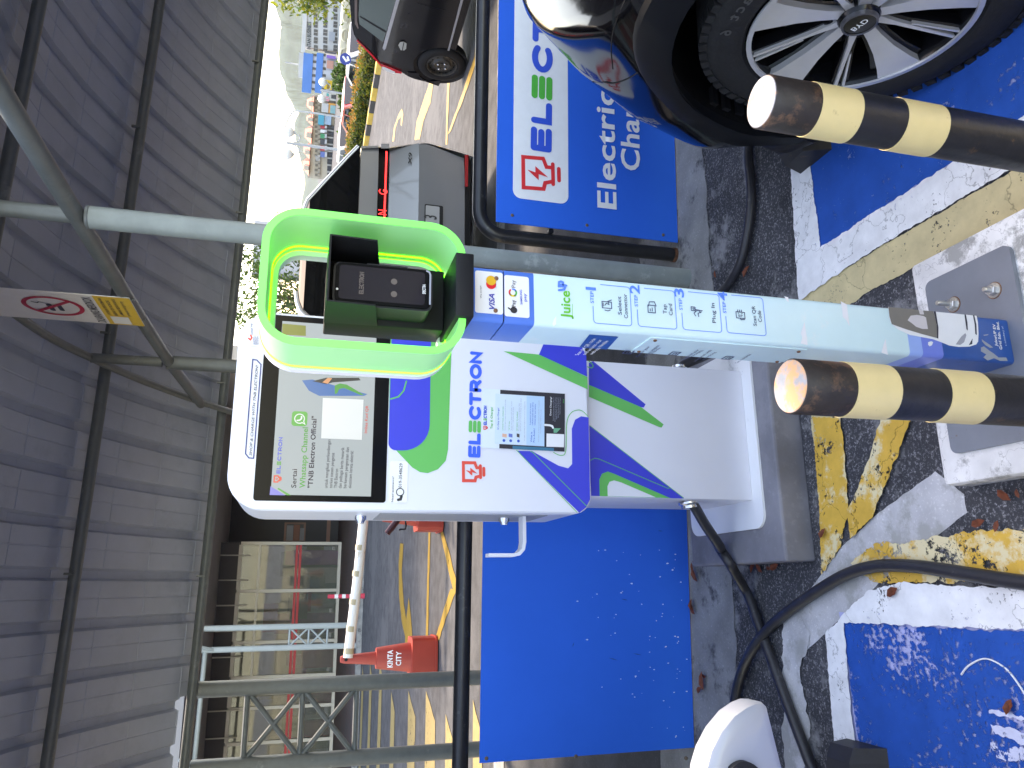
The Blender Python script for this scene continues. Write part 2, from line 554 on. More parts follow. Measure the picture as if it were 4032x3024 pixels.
def paint_mat(name, base, wear=.4, wscale=9.0, fine=70.0, under=None, rough=.55, crack=0.0, tint=None):
    """road paint that has flaked away in places (see-through there to what lies beneath)"""
    base = bst(base); tint = bst(tint) if tint else None
    m = bpy.data.materials.new(name); m.use_nodes = True; nt = m.node_tree; L = nt.links.new; b = nt.nodes['Principled BSDF']
    b.inputs['Specular IOR Level'].default_value = .2
    outn = nt.nodes['Material Output']
    tc = nt.nodes.new('ShaderNodeTexCoord')
    b.inputs['Roughness'].default_value = rough
    nv = nt.nodes.new('ShaderNodeTexNoise'); nv.inputs['Scale'].default_value = 14; nv.inputs['Detail'].default_value = 9; nv.inputs['Roughness'].default_value = .65
    L(tc.outputs['Object'], nv.inputs['Vector'])
    mv = nt.nodes.new('ShaderNodeMapRange'); mv.inputs[1].default_value = .3; mv.inputs[2].default_value = .7; mv.inputs[3].default_value = .84; mv.inputs[4].default_value = 1.1
    L(nv.outputs['Fac'], mv.inputs[0])
    mm = nt.nodes.new('ShaderNodeMix'); mm.data_type = 'RGBA'; mm.blend_type = 'MULTIPLY'; mm.inputs[0].default_value = 1
    mm.inputs[6].default_value = (*base, 1); L(mv.outputs[0], mm.inputs[7])
    out = mm.outputs[2]
    if tint:
        nq = nt.nodes.new('ShaderNodeTexNoise'); nq.inputs['Scale'].default_value = 5; nq.inputs['Detail'].default_value = 8; nq.inputs['Roughness'].default_value = .7
        L(tc.outputs['Object'], nq.inputs['Vector'])
        mq = nt.nodes.new('ShaderNodeMapRange'); mq.inputs[1].default_value = .5; mq.inputs[2].default_value = .56
        L(nq.outputs['Fac'], mq.inputs[0])
        mt = nt.nodes.new('ShaderNodeMix'); mt.data_type = 'RGBA'; L(mq.outputs[0], mt.inputs[0]); L(out, mt.inputs[6]); mt.inputs[7].default_value = (*tint, 1)
        out = mt.outputs[2]
    if crack:
        vo = nt.nodes.new('ShaderNodeTexVoronoi'); vo.feature = 'DISTANCE_TO_EDGE'; vo.inputs['Scale'].default_value = crack
        nz = nt.nodes.new('ShaderNodeTexNoise'); nz.inputs['Scale'].default_value = crack * 1.6; nz.inputs['Detail'].default_value = 5
        L(tc.outputs['Object'], nz.inputs['Vector'])
        va = nt.nodes.new('ShaderNodeMix'); va.data_type = 'VECTOR'; va.inputs[0].default_value = .28
        L(tc.outputs['Object'], va.inputs[4]); L(nz.outputs['Color'], va.inputs[5]); L(va.outputs[1], vo.inputs['Vector'])
        mc = nt.nodes.new('ShaderNodeMapRange'); mc.inputs[2].default_value = .010; mc.inputs[3].default_value = .5; mc.inputs[4].default_value = 1
        L(vo.outputs['Distance'], mc.inputs[0])
        mk = nt.nodes.new('ShaderNodeMix'); mk.data_type = 'RGBA'; mk.blend_type = 'MULTIPLY'; mk.inputs[0].default_value = 1
        L(out, mk.inputs[6]); L(mc.outputs[0], mk.inputs[7]); out = mk.outputs[2]
    L(out, b.inputs['Base Color'])
    # flaking mask
    n1 = nt.nodes.new('ShaderNodeTexNoise'); n1.inputs['Scale'].default_value = wscale; n1.inputs['Detail'].default_value = 3
    n2 = nt.nodes.new('ShaderNodeTexNoise'); n2.inputs['Scale'].default_value = fine; n2.inputs['Detail'].default_value = 6; n2.inputs['Roughness'].default_value = .75
    L(tc.outputs['Object'], n1.inputs['Vector']); L(tc.outputs['Object'], n2.inputs['Vector'])
    ad = nt.nodes.new('ShaderNodeMath'); ad.operation = 'MULTIPLY_ADD'; ad.inputs[1].default_value = .55
    L(n1.outputs['Fac'], ad.inputs[0]); L(n2.outputs['Fac'], ad.inputs[2])
    th = nt.nodes.new('ShaderNodeMapRange'); lo = 1.06 - .34 * wear
    th.inputs[1].default_value = lo; th.inputs[2].default_value = lo + .02
    L(ad.outputs[0], th.inputs[0])
    tr = nt.nodes.new('ShaderNodeBsdfTransparent'); ms = nt.nodes.new('ShaderNodeMixShader')
    L(th.outputs[0], ms.inputs[0]); L(b.outputs[0], ms.inputs[1]); L(tr.outputs[0], ms.inputs[2]); L(ms.outputs[0], outn.inputs['Surface'])
    MATS[name] = m
    return m
M_ASPH = speckle_mat('asphalt_near', (.046, .047, .053), (.30, .30, .31), scale=150, amt=.75, patch=(.20, .20, .205), pscale=2.6, pamt=.44)
M_LOT = speckle_mat('asphalt_lot', (.060, .061, .064), (.115, .115, .118), scale=90, amt=.5, patch=(.085, .085, .087), pscale=.5, pamt=.5, bump=.3)
M_CONC = speckle_mat('worn_concrete', (.20, .20, .195), (.30, .30, .29), scale=120, amt=.5, patch=(.07, .07, .075), pscale=4.0, pamt=.42)
M_TRENCH = speckle_mat('grout', (.42, .42, .43), (.6, .6, .6), scale=150, amt=.5, patch=(.30, .30, .29), pscale=5, pamt=.55)
M_WHITE = paint_mat('white_paint', (.66, .67, .71), wear=.36, fine=90, crack=5.0)
M_BLUE = paint_mat('blue_paint', (.003, .072, .33), wear=.40, wscale=5.0, fine=60)
M_BLUEW = paint_mat('blue_paint_worn', (.003, .072, .33), wear=.66, wscale=4.0, fine=75)
M_UNDER = mat('old_white_coat', (.33, .35, .55), .7, var=.15, vscale=30)
M_BEIGE = paint_mat('beige_paint', (.50, .42, .24), wear=.40, fine=80, crack=4.0)
M_YEL = paint_mat('amber_paint', (.56, .335, .06), wear=.56, fine=46, tint=(.58, .50, .31), crack=4.0)

def drop(x, y):                                   # the road past the hedge lies about 0.9 m lower
    return 0.0 if x < 14.6 else max(-0.70, -(x - 14.6) * .5)
xs = [-900, -200, -60, -20, -8, -3, 0, 3, 6, 9, 12, 14.5, 15.2, 16.6, 20, 40, 100, 300, 1200, 2600]
ys = [-40, -10, -3, 0, 3, 6, 9, 12, 15, 20, 30, 60, 120, 400, 1200, 2600]
gv = [(x, y, drop(x, y)) for y in ys for x in xs]
gf = [(j * len(xs) + i, j * len(xs) + i + 1, (j + 1) * len(xs) + i + 1, (j + 1) * len(xs) + i) for j in range(len(ys) - 1) for i in range(len(xs) - 1)]
tag(obj('ground', gv, gf, M_LOT, org=(0, 0, 0)), kind='structure')

def jag(pts, step=.02, amp=.004, seed=1):
    r = random.Random(seed); out = []
    n = len(pts)
    for i in range(n):
        a = Vector((pts[i][0], pts[i][1])); b = Vector((pts[(i + 1) % n][0], pts[(i + 1) % n][1]))
        L_ = (b - a).length; k = max(1, int(L_ / step)); t = (b - a) / max(L_, 1e-9); nn = Vector((-t.y, t.x))
        w = 0.0
        for j in range(k):
            p = a + (b - a) * (j / k)
            if j: w = .6 * w + r.uniform(-amp, amp)
            p = p + nn * w
            out.append((p.x, p.y))
    return out
def ground_sheet(name, pts, z, m, amp=.004, step=.02, seed=1, kind='structure'):
    P = [(p[0], p[1]) for p in pts]
    if amp: P = jag(P, step * .55, amp * .6, seed)
    return tag(MB().sheet([(x, y, z) for x, y in P], (0, 0, 1)).build(name, m, org=(0, 0, 0)), kind=kind)
def gz(zone, pts):
    return [onZ((zone, a, b)) for a, b in pts]
ground_sheet('bay_pavement', [(-6, -6), (7, -6), (7, 2.9), (-6, 3.3)], .003, M_ASPH, 0)
ground_sheet('concrete_strip', [(-6, 2.62), (.05, 2.50), (7, 2.25), (7, 2.9), (-6, 3.3)], .006, M_CONC, .02, .06, 3)
# right bay
ground_sheet('bay_marking', [(.96, -3), (3.4, -3), (3.4, 1.86), (.96, 1.86)], .007, M_UNDER, .003, .02, 5)
ground_sheet('bay_marking', [(.985, -3), (3.4, -3), (3.4, 1.83), (.985, 1.832)], .010, M_BLUE, .005, .012, 6)
ground_sheet('white_line', [(.985, 1.825), (3.5, 1.825), (3.5, 1.925), (1.3, 1.92), (.86, 1.955), (.885, 1.60), (.882, -3), (.992, -3)], .013, M_WHITE, .004, .015, 7)
# hatch between the bays
ground_sheet('hatch_marking', [(.782, -3), (.884, -3), (.884, 1.6), (.868, 1.955), (.40, 1.968), (.40, 1.868), (.70, 1.862), (.765, 1.80), (.780, 1.62)], .007, M_BEIGE, .004, .015, 8)
ground_sheet('hatch_marking', gz('M', [(845, 235), (1030, 240), (1060, 500), (1085, 850), (1030, 1090), (905, 1265), (895, 950), (880, 700)]), .010, M_YEL, .005, .014, 9)
ground_sheet('hatch_marking', gz('M', [(1300, 240), (1500, 240), (1350, 640), (1240, 900), (1100, 1030), (1076, 872), (1220, 520)]), .0135, M_YEL, .005, .014, 10)
ground_sheet('hatch_marking', gz('M', [(1100, 1190), (1250, 1065), (1560, 1040), (1900, 985), (2260, 960), (2800, 950), (2800, 1330), (2260, 1320), (1240, 1310)]), .0115, M_YEL, .006, .014, 11)
ground_sheet('grout_patch', gz('M', [(1640, 590), (1830, 740), (1850, 860), (1440, 1170), (920, 1650), (760, 1800), (640, 1720), (660, 1560), (900, 1260), (1020, 1090), (1250, 880)]), .005, M_TRENCH, .003, .03, 12)
# left bay
ground_sheet('bay_marking', [(-3.5, -3), (-.08, -3), (-.08, 1.94), (-3.5, 1.95)], .007, M_UNDER, .003, .02, 13)
ground_sheet('bay_marking', [(-3.5, -3), (-.105, -3), (-.107, 1.92), (-3.5, 1.93)], .010, M_BLUEW, .005, .012, 14)
ground_sheet('white_line', [(-.100, 1.36), (-.108, 1.915), (-.28, 1.925), (-3.5, 1.935), (-3.5, 2.03), (-.5, 2.02), (-.14, 2.0), (-.02, 1.80), (.0, 1.66), (-.02, 1.3), (-.02, -3), (-.1, -3)], .0145, M_WHITE, .004, .015, 15)
ground_sheet('old_line', gz('N', [(640, 700), (760, 640), (830, 780), (760, 1000), (830, 1450), (780, 1700), (660, 1700), (640, 1200)]), .0075, M_TRENCH, .012, .02, 16)
# painted arrow / letters nearly worn away on the left bay
_wm = paint_mat('worn_symbol_paint', (.5, .53, .68), wear=.75, fine=60, wscale=9)
for i, L_ in enumerate(([(2010, 1280), (2260, 1330), (2260, 1350), (2010, 1300)], [(2020, 1370), (2300, 1430), (2300, 1520), (2030, 1430)], [(2020, 1490), (2300, 1540), (2300, 1640), (2030, 1570)])):
    ground_sheet('worn_symbol', gz('N', L_), .0125, _wm, .006, .012, 20 + i)
tag(tube('painted_ring', [onZ(('N', a, b), .0128) for a, b in spline([(1800, 1050, 0), (1850, 990, 0), (1960, 945, 0), (2080, 1000, 0), (2160, 1090, 0), (2230, 1200, 0)], 6) and [(p.x, p.y) for p in spline([Vector((1800, 1050, 0)), Vector((1850, 990, 0)), Vector((1960, 945, 0)), Vector((2080, 1000, 0)), Vector((2160, 1090, 0)), Vector((2230, 1200, 0))], 6)]], .0022, M_WHITE, n=4), kind='structure')

# ================================================================== canopy
XT = 1.218
SZ = -0.0175
M_STEEL = mat('canopy_steel', (.085, .098, .102), .38, var=.12, vscale=14, bump=.08, bscale=40, dirt=(.13, .145, .15), dscale=9, damt=.25, spec=.55)
M_STEEL2 = mat('post_steel', (.175, .205, .205), .42, var=.12, vscale=10, dirt=(.26, .29, .29), dscale=7, damt=.25)
M_ROOF = mat('roof_sheet', (.28, .315, .385), .5, var=.08, vscale=3, dirt=(.245, .28, .345), dscale=2.2, damt=.45)
def zs(x): return SZ * (x - XT)
ARC = [(-.3, 2.80), (0, 2.815), (.4, 2.775), (.65, 2.72), (.92, 2.625), (1.23, 2.505), (1.49, 2.38), (1.75, 2.24), (1.96, 2.11), (2.14, 1.985), (2.3, 1.86)]
half = [Vector((0, 3.54 + d, z)) for d, z in ARC if d >= 0]
full = [Vector((0, 3.54 - (p.y - 3.54), p.z)) for p in reversed(half[1:])] + half
arc_pts = spline(full, 6)
canopy = thing('canopy', (XT, 3.54, 0), 'curved corrugated metal canopy over the charging bays', 'canopy')
def arcz(Y):
    for a, b in zip(arc_pts, arc_pts[1:]):
        if a.y <= Y <= b.y: return a.z + (b.z - a.z) * (Y - a.y) / (b.y - a.y)
    return arc_pts[-1].z
# roof sheets: facets between crimps, ribs and pans
purl = [(5.646, 2.050), (4.631, 2.585), (3.57, 2.848), (2.449, 2.585)]
prof = []
keyY = []
for k in range(len(purl) - 1, 0, -1):
    a = Vector((0, *purl[k])); b = Vector((0, *purl[k - 1]))
    for j in range(3):
        t = j / 3
        Y = a.y + (b.y - a.y) * t
        keyY.append(Y)
keyY.append(purl[0][0])
top = [Vector((0, Y, arcz(Y) + .115)) for Y in keyY]
top = [top[0] + (top[0] - top[1]) * .45] + top + [top[-1] + (top[-1] - top[-2]) * .42]
rows = []
for i, p in enumerate(top):
    t = (top[min(i + 1, len(top) - 1)] - top[max(i - 1, 0)]).normalized()
    nrm = Vector((0, -t.z, t.y))
    if 0 < i < len(top) - 1:
        rows += [(p - t * .006, nrm, 0.0), (p - t * .003, nrm, -.0035), (p + t * .003, nrm, -.0035), (p + t * .006, nrm, 0.0)]
    else:
        rows.append((p, nrm, 0.0))
PIT = .265
def sec():
    q = [(0.0, 0.0), (.088, 0.0), (.092, .0035), (.096, .0035), (.100, 0.0), (.186, 0.0), (.200, .030), (.242, .030), (.256, 0.0)]
    return q
x0r = -4.9 - 8 * PIT * 4  # roof carried on past both edges of view to block bright sky
for s_ in range(28):
    xa = x0r + s_ * PIT * 4
    short = xa + 1.06 < -.45
    V = []; F = []
    cs = []
    for k in range(4):
        cs += [(k * PIT + u, h) for u, h in sec()]
    cs.append((4 * PIT + .004, .0))
    R_ = rows[:-1] if short else rows
    for (p, nrm, dn) in R_:
        for (u, h) in cs:
            hh = h + (dn if h < .02 else dn * .6)
            q = p + nrm * (hh - (.0006 if s_ % 2 else 0))
            V.append((xa + u, q.y, q.z + zs(xa + u)))
    n = len(cs)
    for i in range(len(R_) - 1):
        for k in range(n - 1):
            F.append((i * n + k, i * n + k + 1, (i + 1) * n + k + 1, (i + 1) * n + k))
    obj('roof_sheet', V, F, M_ROOF, canopy)
for i, (Y, z) in enumerate(purl):
    pu = tube('purlin', [(-13.4, Y, z + zs(-13.4)), (16.3, Y, z + zs(16.3))], .031, M_STEEL, canopy, 18)
    # screw clips where ribs cross the purlin
    if i < 3:
        mb = MB()
        for k in range(0, 112):
            x = x0r + k * PIT + .221
            if -2.4 < x < 6 and (k * 7) % 5 == 0:
                mb.box((x, Y - .038, z + zs(x) + .02), (.012, .012, .05))
        tag(mb.build('fixing', M_STEEL, pu), kind='stuff')
def truss(xt, full_detail=True):
    t = tube('truss_arc', [(xt, p.y, p.z - .022 + zs(xt)) for p in arc_pts if p.y > 2.1], .021, M_STEEL, canopy, 14)
    tube('truss_chord', [(xt, 1.75, 2.28), (xt, 2.2, 2.275), (xt, 3.4, 2.255), (xt, 4.4, 2.225), (xt, 5.44, 2.165)], .030, M_STEEL, canopy, 16)
    for Yp in (2.65, 4.43):
        p = tube('post', [(xt, Yp, 0), (xt, Yp, 2.235)], .0385, M_STEEL2 if Yp < 3 else M_STEEL, canopy, 24)
        MB().lathe([(.0385, 2.225), (.040, 2.228), (.040, 2.236), (.03, 2.24)], (xt, Yp, 0)).build('weld_collar', M_STEEL, p)
        tube('strut', [(xt, Yp, 2.26), (xt, Yp, arcz(Yp) - .02 + zs(xt))], .027, M_STEEL, canopy, 16)
    return t
truss(XT)
truss(XT - 4.2)
truss(XT - 8.4)
truss(XT + 8.4)
truss(XT + 4.2)

# laced column carrying the eave
def laced(xa, xb, Y, zt, rp, rl, z_rungs, m, label, group, zr0=0.0):
    o = thing('laced_column', ((xa + xb) / 2, Y, 0), label, 'column', group)
    for x in (xa, xb): tube('post', [(x, Y, 0), (x, Y, zt)], rp, m, o, 20)
    for z in z_rungs: tube('rung', [(xa, Y, z), (xb, Y, z)], rl, m, o, 10)
    for a, b in zip(z_rungs, z_rungs[1:]):
        tube('brace', [(xa + .02, Y, a), (xb - .02, Y, b)], rl * .95, m, o, 10)
        mid = ((xa + xb) / 2, Y, (a + b) / 2)
        tube('brace', [(xb - .02, Y, a), (xa + .02, Y, b)], rl * .94, m, o, 10)
    return o
laced(-1.099, -.628, 5.72, 2.06, .052, .019, (1.745, 1.392, 1.035), M_STEEL, 'dark grey laced twin-pipe column with crossed bracing under the roof eave', None)

# ================================================================== fence panels and rails
FN = Vector((-.0765, -1, 0)).normalized()
FENCE = Plane((0, 2.805, 0), FN)
FU = FENCE.u if FENCE.u.x > 0 else -FENCE.u
def fpt(x, z, off=0.0):
    return Vector((x, 2.805 - .0765 * x, z)) + FN * off
M_PANEL = mat('blue_board', (.0005, .108, .54), .45, var=.04, vscale=2.0, dirt=(.004, .115, .53), dscale=2.0, damt=.12, spec=.10)
M_PIPE = mat('black_pipe', (.012, .012, .014), .33, var=.25, vscale=20, dirt=(.05, .05, .05), dscale=30, damt=.25)
M_SCREW = mat('screw', (.12, .09, .07), .6, metal=.4)
def board(name, xa, xb, za, zb, label):
    t = thing(name, fpt((xa + xb) / 2, 0), label, 'board')
    P = [fpt(xa, za), fpt(xb, za), fpt(xb, zb), fpt(xa, zb)]
    MB().prism(P, FN * .004).build('sheet', M_PANEL, t)
    return t
zL = FENCE.at(('Z', 1887, 3004)).z; xL = FENCE.at(('Z', 1887, 3004)).x
zR = FENCE.at(('C', 130, 800)).z
xR = FENCE.at(('G', 275, 320)).x
BL = board('fence_board', xL, .55, .012, zL, 'plain blue board beside the charger under the black rail')
BR = board('sign_board', xR, 3.6, .012, zR, 'blue charging sign board with white logo strip behind the black car')
for bd, qs in ((BL, [('Z', 1914, 2985), ('Z', 2266, 2977), ('Z', 2700, 2985)]), (BR, [('G', 398, 275), ('G', 940, 347), ('G', 1493, 417)])):
    for q in qs:
        p = FENCE.at(q)
        MB().lathe([(.007, .0), (.007, .0045), (.004, .0065)], p, FN, 10).build('screw', M_SCREW, bd)
# scuffs on the plain board
_chip = mat('paint_chip', (.45, .5, .68), .7)
r2 = random.Random(3)
mb = MB()
for i in range(70):
    zz = r2.betavariate(1.2, 2.6) * .55 + .03; xx = r2.uniform(-.45, .25) - (.55 - zz) * .25
    s_ = r2.uniform(.0012, .0032) * (1.5 if r2.random() < .15 else 1)
    c = fpt(xx, zz, .0046)
    k = [c + FU * (s_ * math.cos(w)) * r2.uniform(.5, 1) + Vector((0, 0, s_ * math.sin(w) * r2.uniform(.8, 1.8))) for w in (0, 1.2, 2.4, 3.6, 5)]
    mb.sheet(k, FN)
tag(mb.build('paint_chips', _chip, BL), kind='stuff')
_scr = mat('scratch', (.002, .03, .14), .6)
mb = MB()
for q0, q1 in ((('L', 1180, 1172), ('L', 1245, 1190)), (('L', 1345, 1143), ('L', 1405, 1155)), (('L', 1510, 322), ('L', 1545, 326)), (('L', 1265, 778), ('L', 1310, 788)), (('L', 940, 1100), ('L', 950, 1070))):
    a, b = FENCE.at(q0), FENCE.at(q1); d = (b - a); s_ = d.normalized().cross(FN) * .0014
    mb.sheet([a + FN * .0046, (a + b) / 2 + s_ + FN * .0046, b + FN * .0046, (a + b) / 2 - s_ + FN * .0046], FN)
tag(mb.build('scratches', _scr, BL), kind='stuff')
# rails: bent black pipes
zr1 = FENCE.at(('L', 235, 255)).z
rl = thing('rail', fpt(-.8, 0), 'black pipe rail above the plain blue board', 'rail')
def bend(xa, xb, zt, r=.11, off=.035, left_leg=True, right_leg=True):
    pts = []
    if left_leg:
        pts.append(fpt(xa, 0.0, -off))
        for k in range(9):
            w = math.pi - math.pi / 2 * k / 8
            pts.append(fpt(xa + r + r * math.cos(w), zt - r + r * math.sin(w), -off))
    else: pts.append(fpt(xa, zt, -off))
    if right_leg:
        for k in range(9):
            w = math.pi / 2 - math.pi / 2 * k / 8
            pts.append(fpt(xb - r + r * math.cos(w), zt - r + r * math.sin(w), -off))
        pts.append(fpt(xb, 0.0, -off))
    else: pts.append(fpt(xb, zt, -off))
    return pts
tube('pipe', bend(-2.6, .62, zr1), .029, M_PIPE, rl, 18)
zr2 = FENCE.at(('B', 2012, 0)).z
xleg = FENCE.at(('G', 900, 462)).x
rr = thing('rail', fpt(xleg, 0), 'bent black pipe rail framing the lettered sign board', 'rail')
tube('pipe', bend(xleg, 4.4, zr2, .10), .029, M_PIPE, rr, 18)
MB().lathe([(.031, 0), (.031, .02)], fpt(xleg, 0, -.035)).build('rusty_foot', mat('rust', (.10, .04, .02), .8, var=.4, vscale=60), rr)
for q0, q1 in ((('G', 690, 378), ('G', 725, 540)),):
    a = FENCE.at(q0); tube('tie', [a + FN * -.03, a + FN * -.012], .012, M_PIPE, rr, 8)
# lettering of the sign board
W_ = flat('white', (.78, .79, .82)); RED = flat('red', (.72, .03, .035)); LBLUE = flat('logo_blue', (.010, .075, .48)); LGRN = flat('logo_green', (.03, .36, .05))
o_ = .0052
TLs = FENCE.uv(('G', 402, 110)); 
st0 = FENCE.uv(('G', 800, 186)); st1 = FENCE.uv(('C', 278, 300)); 
za = FENCE.uv(('C', 740, 900))[1]; zb = FENCE.uv(('C', 268, 900))[1]
ua = FENCE.uv(('G', 600, 172))[0]
ub = FENCE.uv(('C', 300, 0))[0]
sgn = 1 if ub > ua else -1
polyuv('logo_strip', FENCE, rrect(min(ua, ua + sgn * 2.2), max(ua, ua + sgn * 2.2), za, zb, .035), W_, BR, o_)
logotype(FENCE, ('C', 597, 1357), ('C', 620, -560), ('C', 413, 1357), (LBLUE, LGRN), BR, o_ + .001, .30)
bulb_logo(FENCE, (('Z', 2208, 760), ('Z', 2205, 625), ('Z', 2050, 748)), RED, BR, .016, o_ + .001)
text('Electric Vehicle', FENCE, ('G', 1150, 235), ('C', 1110, -260), ('G', 1017, 230), W_, BR, .02, o_ + .001)
text('Charging Station', FENCE, ('C', 1362, 1500), ('C', 1330, -300), ('C', 1205, 1500), W_, BR, .02, o_ + .001)
# ================================================================== plinth and charger
M_PLINTH = speckle_mat('grey_plinth', (.165, .165, .185), (.20, .20, .22), scale=40, amt=.5, patch=(.20, .20, .22), pscale=3, pamt=.4, bump=.25, rough=.7)
pl_ = MB().bx(.062, .84, 2.022, 2.59, 0, .105, .008).build('plinth', M_PLINTH)
tag(pl_, 'dark grey painted concrete plinth under the white charger', 'plinth')
M_CHW = mat('charger_white', (.60, .605, .645), .34, var=.025, vscale=3, spec=.5)
M_CHB = mat('charger_blue', (.028, .045, .46), .3, var=.03, vscale=6)
M_CHG = mat('charger_green', (.075, .40, .095), .32, var=.03, vscale=6)
M_BLK = mat('black_gloss', (.006, .006, .0065), .12, spec=.10)
M_MBLK = mat('black_matt', (.010, .0105, .012), .5, spec=.22, var=.08, vscale=20)
M_ALU = mat('satin_metal', (.55, .56, .58), .25, metal=.9)
ch = thing('charger', (.466, 2.25, .105), 'tall white charging station with screen and green and blue graphics', 'charger')
CX0, CX1, CZ0, CZ1, CYF, CYB = .199, .735, .681, 1.677, 2.09, 2.40
def rbox(name, x0, x1, y0, y1, z0, z1, radii, m, parent, edge=.006):
    out = rrect(x0, x1, z0, z1, radii, 8)
    inn = rrect(x0 + edge, x1 - edge, z0 + edge, z1 - edge, [max(.002, r - edge) for r in radii], 8)
    n = len(out); V = []; F = []
    for o_, y in ((inn, y0), (out, y0 + edge), (out, y1 - edge), (inn, y1)):
        V += [(x, y, z) for x, z in o_]
    for i in range(3):
        for k in range(n):
            k2 = (k + 1) % n
            F.append((i * n + k, (i + 1) * n + k, (i + 1) * n + k2, i * n + k2)[::-1])
    F.append(tuple(range(n))); F.append(tuple(3 * n + k for k in range(n - 1, -1, -1)))
    return obj(name, V, F, m, parent, 35)
cab = rbox('cabinet', CX0, CX1, CYF + .030, CYB, CZ0 + .004, CZ1 - .004, [.05, .05, .085, .085], M_CHW, ch)
door = rbox('front_door', CX0, CX1, CYF, CYF + .026, CZ0, CZ1, [.055, .055, .088, .088], M_CHW, ch, .005)
ped = MB().bx(.254, .679, 2.152, 2.465, .113, CZ0 + .01, .006).build('pedestal', M_CHW, ch, 35)
FR_ = Plane((0, CYF, 0), (0, -1, 0))
PD_ = Plane((0, 2.152, 0), (0, -1, 0))
if FR_.u.x < 0: FR_.u = -FR_.u; FR_.v = Vector((0, 0, 1))
# base plate with rounded corners
P_ = rrect(.166, .765, 2.10, 2.56, .045, 8)
MB().prism([(x, y, .106) for x, y in P_], (0, 0, .008)).build('base_plate', mat('plate_white', (.66, .67, .70), .4, dirt=(.36, .36, .37), dscale=6, damt=.15), ch, 35)
# side vent, locks, hooks
_gr = mat('vent_grey', (.30, .31, .33), .5, bump=.6, bscale=250)
MB().bx(CX0 - .002, CX0 + .001, CYF + .05, CYB - .05, .80, 1.28).build('side_vent', _gr, ch)
for z in (1.325, .905):
    lk = MB().lathe([(.016, 0), (.016, .012), (.010, .020), (.010, .024)], (CX0 + .002, 2.235, z), (-1, 0, 0), 16).build('lock', M_ALU, ch, 40)
# cable hook: flat bar bent upward
hk = []
for x, z in ((CX0 + .02, .862), (CX0 - .075, .862), (CX0 - .095, .866), (CX0 - .108, .878), (CX0 - .112, .895), (CX0 - .112, .968)):
    hk.append((x, z))
mb = MB()
V = []; F = []
for i, (x, z) in enumerate(hk):
    t = Vector((hk[min(i + 1, 5)][0] - hk[max(i - 1, 0)][0], hk[min(i + 1, 5)][1] - hk[max(i - 1, 0)][1])).normalized(); n_ = Vector((-t.y, t.x)) * .005
    for dy in (-.022, .022):
        V += [(x + n_.x, 2.19 + dy, z + n_.y), (x - n_.x, 2.19 + dy, z - n_.y)]
for i in range(5):
    a, b = i * 4, i * 4 + 4
    F += [(a, b, b + 1, a + 1), (a + 2, a + 3, b + 3, b + 2), (a, a + 2, b + 2, b), (a + 1, b + 1, b + 3, a + 3)]
F += [(0, 1, 3, 2), (20, 22, 23, 21)]
mb.add(V, F).build('cable_hook', M_CHW, ch)
# cable glands
gl = MB().lathe([(.034, 0), (.034, .006), (.026, .012), (.026, .02)], (.254, 2.215, .305), (-1, 0, -.15), 18).build('cable_gland', M_ALU, ch, 40)
gl = MB().lathe([(.034, 0), (.034, .006), (.026, .012), (.026, .02)], (.679, 2.215, .305), (1, 0, -.15), 18).build('cable_gland', M_ALU, ch, 40)
# graphics on the front door
F1 = lambda z, pts: [(z, a, b) for a, b in pts]
xr = CX1 - .0008
def clipx(pts):     # keep graphics on the door
    return [(max(CX0 + .0008, min(xr, a)), max(CZ0 + .0008, min(CZ1 - .0008, b))) for a, b in pts]
def gfx(pl, zone, pts, m, off, parent, n=0, clip=None):
    uv = [pl.uv((zone, a, b)) for a, b in pts]
    if n: uv = [(p.x, p.y) for p in spline([Vector((a, b, 0)) for a, b in uv], n, True)]
    if clip: uv = clip(uv)
    return polyuv('graphic', pl, uv, m, parent, off)
PD_.u = Vector((1, 0, 0)); PD_.v = Vector((0, 0, 1)); FR_.v = Vector((0, 0, 1))
# upper green lobe and blue lobe (below the screen)
gx = lambda q: FR_.uv(('O', *q))
def arcpts(c, r, a0, a1, n=10):
    return [(c[0] + r * math.cos(math.radians(a0 + (a1 - a0) * k / n)), c[1] + r * math.sin(math.radians(a0 + (a1 - a0) * k / n))) for k in range(n + 1)]
g0 = gx((1003, 815)); g1 = gx((1225, 975)); g2 = gx((1345, 860)); g3 = gx((1360, 500))
lobeG = [gx((1003, 800)), gx((1140, 945)), gx((1185, 972)), gx((1230, 978)), gx((1290, 955)), gx((1335, 905)), gx((1348, 840)), (gx((1352, 700))[0], gx((1352, 700))[1]), (xr, gx((1370, 440))[1]), (xr, gx((1003, 440))[1])]
polyuv('graphic', FR_, lobeG, M_CHG, door, .0010)
zt_ = gx((1005, 700))[1]; zb_ = gx((1243, 560))[1]; xl_ = gx((1120, 848))[0]
polyuv('graphic', FR_, rrect(xl_, xr, zb_, zt_, [.075, .001, .001, .02], 8), M_CHB, door, .0016)
strokeuv('graphic_line', FR_, [gx((1015, 548)), gx((1060, 535)), gx((1090, 500)), gx((1106, 445))], .004, M_CHG, door, .0022)
